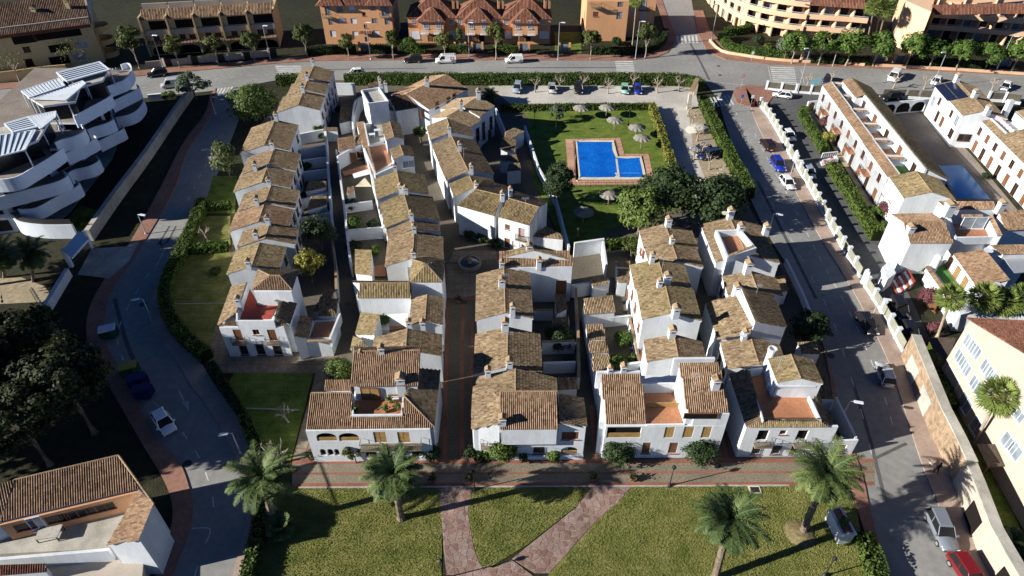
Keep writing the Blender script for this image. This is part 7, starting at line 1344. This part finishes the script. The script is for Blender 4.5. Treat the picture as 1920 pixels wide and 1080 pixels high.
def car(kind, colr, tail, nose, label, cat_='car', z=.02, group=None):
    a, b = P(*tail), P(*nose); d = b-a; c = (a+b)/2; t = T({'van': 'van', 'smallvan': 'van'}.get(kind, 'parked_car'), label, cat_, (c[0], c[1], z), group); rz = math.atan2(d[1], d[0]); t.o.rotation_euler = (0, 0, rz); wheel = None
    for nm, me, mt in CARM[kind]:
        o = link(nm, me, wheel if nm == 'rim' else t.o)
        if nm == 'wheel': wheel = o
        if mt is None: o.material_slots[0].link = 'OBJECT'; o.material_slots[0].material = PC[colr]
    return t, np.array([math.cos(rz), math.sin(rz), 0]), c
CG = 'cars parked along the kerbs'
car('suv', 'black', (793, 116), (757, 117), 'black estate car parked at the top road kerb beside the van')
t, d, c = car('van', 'white', (855, 117), (817, 118), 'white van with roof rack and red and black marks at the top road kerb', 'van')
for i in range(6): t.o and link('rack_bar', mesh('rack_bar', *box((-1.9+.5*i, 0), (0, 1), 1.7, .06, 2.05, 2.1)), t.o, mat=M['steel'])
for nm, V, cc in (('red_mark', [(-1.6, 0, 1.55), (-1.15, 0, 1.75), (-1.15, 0, 1.4)], (.45, .02, .05)), ('black_mark', [(-2.1, 0, 1.4), (-1.75, 0, 1.7), (-1.7, 0, 1.35)], (.02, .02, .02)), ('black_mark', [(-1.35, 0, 1.3), (-1.05, 0, 1.05), (-1.4, 0, .95)], (.02, .02, .02)), ('red_mark', [(-2.2, 0, 1.1), (-1.7, 0, 1.2), (-1.75, 0, .9)], (.45, .02, .05))):
    mm = bpy.data.materials.get('vanmark_'+nm) or plain('vanmark_'+nm, cc, .5); y = .99; V2 = [(x, y-.12*max(0, z_-1.02)*1.2, z_) for x, _, z_ in V]; V2 += [(x, y2-.02, z_) for x, y2, z_ in V2]; link(nm, mesh(nm, V2, [(0, 1, 2), (5, 4, 3), (0, 3, 4, 1), (1, 4, 5, 2), (2, 5, 3, 0)]), t.o, mat=mm)
car('smallvan', 'white', (980, 116.5), (947, 117.5), 'small white van parked at the top road kerb, right of the marked van', 'van')
car('hatch', 'white', (678, 139), (656, 141), 'white car driving on the top road behind the hedge')
car('suv', 'black', (313, 140), (279, 145), 'black car parked at the kerb near the round tree')
car('van', 'silver', (341, 161), (309, 165), 'pale grey truck half hidden by the round tree', 'van')
car('suv', 'steel', (974, 160), (967, 180), 'striped silver-black car at the left end of the car park')
car('hatch', 'silver', (1034, 161), (1037, 181), 'silver car parked nose out, second in the car park'); car('suv', 'black', (1083, 161), (1086, 181), 'dark car parked in the middle of the car park hedge'); car('hatch', 'green', (1171, 163), (1172, 181), 'small mint green car parked by the hedge'); car('hatch', 'blue', (1194, 163), (1197, 181), 'dark blue car beside the mint green one')
car('hatch', 'grey', (1331, 281), (1298, 285), 'grey car on the sandy strip beside the right hedge'); car('suv', 'navy', (1340, 293), (1316, 298), 'dark car behind the grey one on the sandy strip')
car('suv', 'darkred', (1447, 289), (1428, 264), 'dark red people carrier seen from behind, right road'); car('suv', 'blue', (1448, 300), (1467, 328), 'bright blue car parked on the right road'); car('hatch', 'white', (1464, 334), (1486, 362), 'white hatchback parked behind the blue car on the right road')
car('hatch', 'white', (1467, 246), (1489, 272), 'white car with dark roof behind the estate fence'); car('hatch', 'steel', (1507, 314), (1524, 342), 'grey-blue car behind the estate fence'); car('hatch', 'white', (1484, 185), (1448, 180), 'white car at the mouth of the estate lane')
car('hatch', 'black', (1610, 591), (1637, 634), 'black car driving down the right road'); car('hatch', 'silver', (1664, 730), (1650, 686), 'silver car parked below the stone wall'); car('suv', 'grey', (1745, 965), (1777, 1034), 'grey car under the palm shadow on the right road'); car('suv', 'red', (1795, 1060), (1828, 1110), 'red car at the bottom right edge')
car('suv', 'black', (1673, 564), (1694, 606), 'black four-wheel drive in the estate lane'); car('hatch', 'black', (1693, 608), (1714, 648), 'black car behind the four-wheel drive in the estate lane')
car('hatch', 'navy', (1554, 146), (1546, 162), 'dark car with pale roof by the top right road'); car('van', 'white', (1684, 136), (1664, 162), 'white flatbed truck parked at the top right road', 'truck'); car('hatch', 'white', (1765, 144), (1742, 170), 'white convertible at the foot of the tall lamp'); car('hatch', 'white', (1891, 158), (1876, 176), 'white car at the right end of the top road'); car('suv', 'black', (1686, 184), (1650, 188), 'black car behind the three estate arches')
car('hatch', 'white', (297, 776), (324, 818), 'white car driving on the shaded left road')
# ================================================================ lamps, signs and fences
def lamp(base, top, label, arm=1, h=None, group='street lamps'):
    b = P(*base); lo, hi = 1.0, 30.0
    for _ in range(40):
        m = (lo+hi)/2; q = np.array([b[0], b[1], m]); dz = m-CH; v = -(q[1]*S_+dz*C_)/(q[1]*C_-dz*S_); lo, hi = (m, hi) if 540+F*v > top[1] else (lo, m)
    z = lo; t = T('street_lamp', label, 'street lamp', b, group); t.part('pole', *tube([b, b+(0, 0, z*.5), b+(0, 0, z)], [.10, .08, .055], 8), M['steel']); t.part('base', *lathe(b, [(.2, 0), (.2, .12), (.12, .3)], 8), M['steel'])
    d = np.array([arm*1.0, -.25, 0]); t.part('arm', *tube([b+(0, 0, z-.05), b+d*.5+(0, 0, z+.05)], .04, 6), M['steel']); t.part('lamp_head', *join(box(b+d*.85, d, .95, .32, z-.02, z+.12)), M['white2'])
for b, tp, a, lab in (((1495, 175), (1519, 91), -1, 'tall street lamp at the zebra crossing and estate corner'), ((1560.6, 124.4), (1572, 88), 1, 'street lamp under the top right street trees'), ((1747, 165), (1773, 98), -1, 'tall street lamp beside the white convertible'), ((1632, 600), (1650, 560), 1, 'slim lamp in front of the estate fence by the black car'), ((284, 597), (266, 560), -1, 'street lamp on the bend of the left road'), ((451, 850), (437, 812), -1, 'street lamp beside the large date palm'), ((1576, 789), (1594, 752), 1, 'street lamp beside the terrace house at the right road'), ((274, 439), (257, 402), 1, 'street lamp left of the sunlit patch on the left road'), ((306, 127), (285, 66), 1, 'tall lamp post before the first yellow house'), ((507, 111), (490, 48), 1, 'tall lamp post before the last yellow house'), ((695, 112), (688, 42), 1, 'tall lamp post before the orange apartment block'), ((880, 112), (877, 42), 1, 'tall lamp post between the two white vans'), ((1046, 113), (1049, 42), 1, 'tall lamp post beside the white gate'), ((1191, 111), (1199, 40), 1, 'tall lamp post before the second orange block'), ((1334, 75), (1345, 8), -1, 'tall lamp post at the branch road corner'), ((1440, 437), (1451, 401), 1, 'street lamp rising behind the right road row'), ((127, 121), (108, 82), -1, 'lamp post before the mustard block'), ((404, 214), (396, 182), 1, 'lamp post at the top of the left road'), ((1866, 136), (1895, 68), 1, 'tall lamp post at the right end of the top road'), ((1480, 335), (1494, 300), 1, 'slim lamp in front of the estate fence by the blue car'), ((1335, 216), (1344, 186), 1, 'short lamp at the hedge corner near the crossing'), ((405, 318), (402, 280), -1, 'lamp in front of the loose yellow tree')): lamp(b, tp, lab, a)
def garden_lamp(px, py, label, h=3.0):
    b = P(px, py); t = T('garden_lamp', label, 'lamp post', b, 'garden lamps'); t.part('pole', *tube([b, b+(0, 0, h)], [.07, .04], 7), M['iron']); t.part('base', *lathe(b, [(.25, 0), (.22, .2), (.1, .4)], 8), M['iron']); t.part('lantern', *lathe(b+(0, 0, h), [(.1, 0), (.2, .1), (.24, .35), (.1, .42), (.05, .55)], 6), M['iron'])
for x, y, lab in ((1255, 911, 'black garden lamp at the edge of the right lawn'), (1545, 1080, 'black garden lamp at the bottom right lawn'), (1042, 250, 'garden lamp on the pool lawn by the round tree'), (1002, 238, 'garden lamp in the shade left of the pool lawn'), (1178, 235, 'garden lamp at the top of the pool lawn'), (1082, 462, 'garden lamp below the pool lawn'), (830, 1085, 'garden lamp beside the left flagstone path'), (890, 918, 'green hydrant post with lamp at the path corner')): garden_lamp(x, y, lab)
def sign(px, py, h, label, m, shape='disc', c2=None):
    b = P(px, py); t = T('road_sign', label, 'sign', b, 'road signs'); t.part('pole', *tube([b, b+(0, 0, h)], .035, 6), M['steel']); z = h-.35
    if shape == 'disc':
        t.part('sign_plate', [(b[0]+.36*math.cos(a), b[1]-.05-o, z+.36*math.sin(a)) for o in (0, .03) for a in np.linspace(0, 2*math.pi, 16, endpoint=False)], [tuple(range(16)), tuple(range(31, 15, -1))]+[(k, (k+1) % 16, 16+(k+1) % 16, 16+k) for k in range(16)], m); t.part('white_bar', *box((b[0], b[1]-.09), (1, 0), .46, .02, z-.07, z+.07), M['white2'])
    else: t.part('sign_plate', *box((b[0], b[1]-.06), (1, 0), .6, .03, z-.35, z+.35), m)
M['signblue'] = plain('sign_blue', (.03, .09, .42), .4); M['signred'] = plain('sign_red', (.5, .02, .02), .4)
sign(1388, 169, 3.6, 'round red and white no entry sign at the estate corner', M['signred']); sign(1388, 199, 2.6, 'blue square sign on the red brick corner', M['signblue'], 'sq'); sign(1407, 200, 2.6, 'thin pole with a small white plate on the red brick corner', M['white2'], 'sq'); sign(1408, 115, 2.4, 'small sign on the pavement below the peach block', M['white2'], 'sq'); sign(430, 118, 2.4, 'small white sign on the pavement by the yellow houses', M['white2'], 'sq'); sign(84, 150, 2.4, 'blue sign before the mustard wall', M['signblue'], 'sq')
M['panel'] = speckle('grey_green_panel', (.22, .22, .17), (.30, .30, .23), 3, .4); M['reed'] = speckle('dark_reed_panel', (.075, .065, .05), (.15, .13, .10), 8, .6)
def fence(label, pxs, step, mat, wall=.5, ph=1.75, post=True):
    pts, s = resample(cat(G(pxs), 6), step); t = T('fence', label, 'fence', (*pts[0], 0), 'estate fences')
    for i in range(len(pts)-1):
        t.part('wall_base', *bar(pts[i], pts[i+1], .3, 0, wall), M['white']); d = pts[i+1]-pts[i]; t.part('panel', *bar(pts[i]+d*.1, pts[i+1]-d*.1, .06, wall, ph), M[mat])
        if post: o = t.part('post', *box(pts[i], d, .4, .45, 0, ph+.2), M['white']); t.part('post_cap', *box(pts[i], d, .5, .55, ph+.2, ph+.3), M['white'], parent=o)
fence('white fence with grey-green panels along the right road, upper stretch', [(1424, 200), (1440, 220), (1460, 254), (1486, 303)], 2.6, 'panel'); fence('white fence with grey-green panels along the right road, middle stretch', [(1491, 310), (1520, 360), (1560, 434), (1583, 474), (1612, 522)], 2.6, 'panel'); fence('white fence with grey-green panels along the right road, lower stretch', [(1622, 540), (1655, 592), (1676, 632), (1692, 662)], 2.6, 'panel')
fence('dark reed fence with white posts at the estate corner', [(1436, 168), (1490, 174), (1546, 178)], 3.0, 'reed'); fence('dark reed fence between the estate houses along the top road', [(1650, 184), (1700, 185), (1745, 188)], 3.0, 'reed', .6, 2.0, False); fence('dark reed fence at the right end of the top road', [(1850, 190), (1885, 192), (1912, 196)], 3.0, 'reed', .6, 2.0)
for px, py, lab in ((1488, 306, 'white gate pillar with ball finial, right road fence, upper one'), (1617, 532, 'white gate pillar with ball finial, right road fence, lower one')):
    b = P(px, py); t = T('gate_pillar', lab, 'pillar', b); t.part('shaft', *box(b, (.5, 1), .7, .7, 0, 2.3), M['white']); t.part('ball', *lathe(b+(0, 0, 2.3), [(.1, 0), (.22, .12), (.22, .28), (.08, .4)], 10), M['white'])
h = House('arcade_wall', 'white wall with three round arches between the estate houses', 'wall', (1695, 208)); h.facade((1650, 216), (1744, 208), 2.7, [(1654, 196, 1678, 214, 'arch_dark'), (1682, 193, 1706, 211, 'arch_dark'), (1710, 191, 1734, 209, 'arch_dark')], t=.3)
h = House('arch_gate', 'small white arched gate at the estate corner', 'gate', (1520, 208)); h.facade((1510, 212), (1532, 210), 2.5, [(1516, 192, 1527, 210, 'arch_door')], t=.3)
h = House('gatehouse', 'white gate pillar block with dark door beside the striped steps', 'gate', (1665, 520)); h.block([(1655, 500), (1668, 488), (1680, 512), (1664, 524)], 2.4); h.win(P(1651, 506), P(1662, 530), 1656, 512, 1.6, 1.8, 'dark')
t = T('portal', 'cream entrance portal with tiled top at the car park corner', 'gate', P(1292, 203)); a, b = P(1290, 204), P(1302, 178); t.part('pillar', *box(a, (0, 1), .7, .7, 0, 3.4), M['cream']); t.part('pillar', *box(b, (0, 1), .7, .7, 0, 3.4), M['cream']); t.part('lintel', *bar(a[:2], b[:2], .6, 3.0, 3.7), M['cream']); t.part('tile_top', *bar(a[:2], b[:2], .9, 3.7, 3.85), M['cap'])
# striped steps, boulder, fountain, parasols
t = T('striped_steps', 'red and white striped steps beside the estate lane', 'steps', P(1690, 540))
for i in range(7): q = [(1668+4.4*i, 531-2.3*i), (1681+4.4*i, 554-2.3*i), (1685+4.4*i, 552-2.3*i), (1672+4.4*i, 529-2.3*i)]; t.part('step', *prism(G(q), 0, .12+.16*i), M['redfloor' if i % 2 == 0 else 'white'])
t = T('striped_steps', 'small red and white steps with balustrade in the estate front gardens', 'steps', P(1550, 300))
for i in range(5): t.part('step', *prism(G([(1537+6*i, 304-1.5*i), (1541+6*i, 312-1.5*i), (1547+6*i, 310-1.5*i), (1543+6*i, 302.5-1.5*i)]), 0, .12+.12*i), M['redfloor' if i % 2 else 'white'])
for y in (296, 309): t.part('balustrade', *join(strip(G([(1540, y), (1568, y-3)]), .2, 1.0, .85), *[box(P(1540+4*i, y-.4*i), (1, 0), .12, .12, 0, .85) for i in range(8)]), M['white'])
b = P(1309, 246); t = T('boulder', 'pale covered boulder on the sandy strip by the hedge', 'boulder', b); V, Fs = lathe(b, [(1.6, 0), (1.7, .5), (1.3, 1.1), (.6, 1.5)], 10); V = [(b[0]+(x-b[0])*1.5*(1+.1*math.sin(i*3.1)), y+.15*math.cos(i*1.7), z) for i, (x, y, z) in enumerate(V)]; t.part('rock', V, Fs, M['conc'])
M['fstone'] = speckle('fountain_stone', (.26, .21, .14), (.38, .32, .23), 3, .5); M['darkwater'] = plain('fountain_water', (.02, .045, .075), .1, .5); b = P(881, 497); t = T('fountain', 'round stone fountain on the brick plaza', 'fountain', b); t.part('basin', *lathe(b, [(1.7, 0), (1.75, .6), (1.45, .62), (1.42, .3), (.1, .3)], 24), M['fstone']); t.part('column', *lathe(b, [(.35, .3), (.28, .9), (.4, 1.2), (.16, 1.4), (.1, 1.9)], 12), M['fstone']); t.part('water', *lathe(b, [(1.43, .44), (.05, .45)], 24), M['darkwater'])
for x, y, lab in ((1088, 221, 'thatched parasol at the top hedge of the pool lawn, left one'), (1136, 220, 'thatched parasol at the top hedge of the pool lawn, right one'), (1151, 244, 'thatched parasol above the pool deck'), (1191, 258, 'thatched parasol at the right of the pool, upper of two'), (1201, 278, 'thatched parasol at the right of the pool, lower of two'), (1140, 385, 'thatched parasol below the pool in sun'), (1093, 418, 'thatched parasol in deep shade below the pool')):
    b = P(x, y); t = T('thatched_parasol', lab, 'parasol', b, 'thatched parasols on the pool lawn'); t.part('pole', *tube([b, b+(0, 0, 2.3)], .06, 7), M['palebark']); n_ = 22; V = [tuple(b+(0, 0, 2.75))]; Fs = []
    for k in range(n_): a = 2*math.pi*k/n_; rr = 1.65+.08*(-1)**k; V += [tuple(b+np.array([math.cos(a)*.9, math.sin(a)*.9, 2.5])), tuple(b+np.array([math.cos(a)*rr, math.sin(a)*rr, 2.08+.05*(-1)**k]))]
    for k in range(n_): p, q = 1+2*k, 1+2*((k+1) % n_); Fs += [(0, p, q), (p, p+1, q+1, q)]
    t.part('canopy', V, Fs, M['thatch'])
t = T('railing', 'thin rail along the bottom of the pool deck', 'railing', P(1070, 352)); t.part('rail', *join(strip(G([(1067, 352), (1226, 350)]), .04, 1.0, .95), *[box(P(1067+10*i, 352-.12*i), (1, 0), .05, .05, 0, .95) for i in range(16)]), M['iron']); 
# bins, planters, pots, masts
M['bingreen'] = plain('green_plastic', (.008, .06, .035), .4); M['binyellow'] = plain('yellow_plastic', (.28, .24, .03), .4); M['binblue'] = plain('blue_plastic', (.006, .010, .07), .4)
for x, y, m, lab in ((207, 630, 'bingreen', 'green recycling container with pale lid on the left road'), (246, 700, 'binyellow', 'yellow-lidded container on the shaded left road'), (262, 722, 'binblue', 'dark blue container on the shaded left road, upper one'), (272, 742, 'binblue', 'dark blue container on the shaded left road, lower one')):
    b = P(x, y); t = T('recycling_container', lab, 'container', b, 'recycling containers'); t.part('body', *prism([tuple(b[:2]+np.array(q)) for q in ((-.9, -.7), (.9, -.7), (1.0, .7), (-1.0, .7))], .1, 1.3), M[m if m != 'binyellow' else 'bingreen']); t.part('lid', *box(b, (1, .4), 2.0, 1.3, 1.3, 1.5), M['white2' if m == 'bingreen' else m]); t.part('foot', *box(b, (1, 0), 1.4, .9, 0, .1), M['iron'])
for x, y, lab in ((812, 902, 'plant pot on the promenade edge by the second palm'), (883, 901, 'plant pot at the left path mouth'), (1112, 899, 'plant pot at the right path mouth, left one'), (1187, 900, 'plant pot at the right path mouth, right one'), (895, 866, 'large dark plant pot before the centre row hedge'), (584, 860, 'terracotta pot with plant at the corner of the front house'), (860, 567, 'small dark pot in the plaza lane')):
    b = P(x, y); t = T('plant_pot', lab, 'plant pot', b, 'plant pots on the promenade'); t.part('pot', *lathe(b, [(.28, .02), (.42, .55), (.38, .55), (.36, .45)], 12), M['clay']); C = b+(0, 0, .75)+rng.normal(0, .22, (90, 3)); t.part('plant', *leaves(C, C-b, .2)[:2], M['leaf_dark'], attr=rng.random(90))
for x, y, z, n_, lab in ((735, 757, 5.45, 3, ''), ):
    for i, (px, py) in enumerate(((668, 772), (731, 754), (724, 772), (747, 767), (684, 829), (786, 829))):
        zz = 5.45 if py < 800 else 2.6; b = P(px, py, zz); t = T('terrace_plant', ('potted plant on the front house terrace, left corner', 'potted plant on the front house terrace, back', 'potted plant on the front house terrace, at the rail', 'potted plant on the front house terrace, right corner', 'bright potted plant on the front house balcony, left end', 'bright potted plant on the front house balcony, right end')[i], 'plant', b, 'potted terrace plants'); t.part('pot', *lathe(b, [(.18, 0), (.26, .35), (.22, .35)], 10), M['clay']); C = b+(0, 0, .6)+rng.normal(0, .2, (80, 3)); t.part('plant', *leaves(C, C-b, .22)[:2], M['leaf_green'], attr=rng.random(80))
b = P(118, 640); t = T('lattice_mast', 'thin lattice mast rising beside the broken white wall', 'mast', b); ps = []
for i in range(3): a = 2.1*i; o = np.array([math.cos(a), math.sin(a), 0])*.3; ps.append(tube([b+o, b+o*.7+(0, 0, 9)], .035, 5))
for j in range(18): z = .5*j; ps += [tube([b+np.array([math.cos(2.1*i), math.sin(2.1*i), 0])*.28+(0, 0, z), b+np.array([math.cos(2.1*(i+1)), math.sin(2.1*(i+1)), 0])*.27+(0, 0, z+.5)], .02, 4) for i in range(3)]
t.part('lattice', *join(*ps), M['steel'])
t = House('planter_kiosk', 'white walled planter with brick top and green plant beside the largest palm', 'planter', (1585, 985)); t.block([(1556, 955), (1576, 950), (1605, 1000), (1580, 1003)], 1.7); t.floor([(1562, 955), (1576, 953), (1600, 997), (1582, 999)], 1.73, 'brickpave'); t.para([(1576, 950), (1605, 1000), (1580, 1003), (1556, 955)], 1.82, .2, .2, closed=False)
b = P(1582, 980, 1.75); C = b+(0, 0, .3)+rng.normal(0, .25, (90, 3)); t.part('plant', *leaves(C, C-b+(0, 0, .2), .28)[:2], M['leaf_green'], attr=rng.random(90))
b = P(1415, 919); t = T('access_hatch', 'square dark access hatch with pale frame in the right lawn', 'hatch', b); t.part('frame', *box(b, (1, 0), 1.2, .9, 0, .1), M['coping']); t.part('cover', *box(b, (1, 0), .9, .62, .1, .12), M['iron'])
struct('kerb', strip(G([(322, 570), (432, 569)]), .12, .08, 0), M['kerb']); struct('kerb', strip(G([(462, 766), (560, 769)]), .15, .1, 0), M['kerb'])
# ================================================================ people and a dog
M['skin'] = plain('skin', (.45, .28, .20), .6); M['darkcloth'] = plain('dark_cloth', (.02, .018, .02), .9); M['maroon'] = plain('maroon_cloth', (.10, .015, .02), .9); M['hair'] = plain('dark_hair', (.02, .014, .01), .8); M['fur'] = speckle('white_and_brown_fur', (.10, .045, .02), (.62, .56, .48), 5, 4)
def skin_obj(name, label, cat_, loc, rz, V, Ed, R, mat, root=0, hair=None, parts=()):
    me = bpy.data.meshes.new(name+'_body'); me.from_pydata(V, Ed, []); me.update(); o = link(name, me, loc=loc); o.rotation_euler = (0, 0, rz); tag(o, label, cat_); me.materials.append(mat)
    m = o.modifiers.new('skin', 'SKIN'); 
    for i, r in enumerate(R): me.skin_vertices[0].data[i].radius = (r, r)
    me.skin_vertices[0].data[root].use_root = True; s_ = o.modifiers.new('sub', 'SUBSURF'); s_.levels = s_.render_levels = 2
    for nm, V2, F2, mt in parts: q = mesh(nm, V2, F2, True); q.materials.append(mt); link(nm, q, o)
    return o
def person(px, py, rz, label, top, z=.12):
    V = [(0, 0, .95), (0, 0, 1.2), (0, 0, 1.42), (0, 0, 1.53), (0, .02, 1.68), (0, .19, 1.40), (.06, .25, 1.14), (.16, .24, .92), (0, -.19, 1.40), (-.06, -.25, 1.14), (.04, -.24, .90), (.02, .1, .88), (.14, .11, .5), (.02, .11, .07), (.16, .11, .04), (-.02, -.1, .88), (-.06, -.11, .5), (-.22, -.11, .1), (-.08, -.11, .05)]
    Ed = [(0, 1), (1, 2), (2, 3), (3, 4), (2, 5), (5, 6), (6, 7), (2, 8), (8, 9), (9, 10), (0, 11), (11, 12), (12, 13), (13, 14), (0, 15), (15, 16), (16, 17), (17, 18)]
    R = [.15, .14, .15, .06, .105, .07, .05, .04, .07, .05, .04, .095, .065, .045, .04, .095, .065, .045, .04]
    face = lathe((.03, .0, 1.56), [(.05, 0), (.09, .06), (.105, .14), (.09, .22)], 10); hr = lathe((-.015, .0, 1.64), [(.118, 0), (.122, .08), (.08, .16), (.02, .19)], 10)
    return skin_obj('person', label, 'person', P(px, py)+(0, 0, z), rz, V, Ed, R, top, 0, parts=[('face', *face, M['skin']), ('hair', *hr, M['hair']), ('hand', *lathe((.19, .24, .84), [(.03, 0), (.045, .05), (.03, .1)], 6), M['skin']), ('hand', *lathe((.06, -.24, .82), [(.03, 0), (.045, .05), (.03, .1)], 6), M['skin'])])
person(1412, 202, 2.0, 'person in dark red top walking on the brick corner by the fence', M['maroon']); person(1420, 202, 2.2, 'person in dark clothes walking beside the white fence posts', M['darkcloth']); person(1752, 888, 1.9, 'person in black walking on the pavement under the palm shadow', M['darkcloth'])
V = [(-.28, 0, .42), (0, 0, .42), (.26, 0, .44), (.38, 0, .56), (.5, 0, .60), (.62, 0, .57), (.24, .08, .28), (.25, .08, .04), (.24, -.08, .28), (.27, -.08, .04), (-.26, .08, .3), (-.34, .08, .18), (-.30, .08, .04), (-.26, -.08, .3), (-.34, -.08, .18), (-.28, -.08, .04), (-.42, 0, .5), (-.55, 0, .62)]
skin_obj('dog', 'small brown and white dog walking ahead of the person in black', 'dog', P(1744, 877)+(0, 0, .12), 1.9, V, [(0, 1), (1, 2), (2, 3), (3, 4), (4, 5), (2, 6), (6, 7), (2, 8), (8, 9), (0, 10), (10, 11), (11, 12), (0, 13), (13, 14), (14, 15), (0, 16), (16, 17)], [.11, .12, .13, .08, .085, .04, .05, .03, .05, .03, .06, .04, .03, .06, .04, .03, .03, .02], M['fur'], 1, parts=[('ear', *box((.47, .07), (1, 0), .05, .04, .64, .72), M['fur']), ('ear', *box((.47, -.07), (1, 0), .05, .04, .64, .72), M['fur'])])

# pool ladder and aerials
b = P(1083, 300); t = T('pool_ladder', 'steel ladder at the left edge of the main pool', 'ladder', b)
for dy in (-.28, .28): t.part('rail', *tube([b+(-.5, dy, .15), b+(-.45, dy, .95), b+(.1, dy, .95), b+(.25, dy, .2)], .03, 6), M['steel'])
for i, (px, py, z) in enumerate(((588, 130, 7.3), (513, 240, 6.5), (505, 330, 6.1), (500, 430, 6.3), (757, 380, 6.4), (776, 450, 6.4), (946, 540, 6.3), (952, 650, 6.1), (1240, 510, 7.2), (1415, 560, 6.4), (1455, 700, 7.6), (1300, 730, 9.0), (985, 395, 6.6), (870, 300, 6.4))):
    b = P(px, py, z); t = T('television_aerial', f'thin television aerial on a village roof, {ORD[i]} counting from the left terrace', 'aerial', b, 'television aerials'); t.part('mast', *tube([b-(0, 0, .4), b+(0, 0, 2.2)], .025, 5), M['steel']); t.part('boom', *tube([b+(-.6, 0, 2.1), b+(.6, .2, 2.1)], .018, 4), M['steel']); t.part('elements', *join(*[tube([b+(-.5+.2*k, -.3, 2.12), b+(-.5+.2*k, .4, 2.12)], .012, 4) for k in range(6)]), M['steel'], kind='stuff')
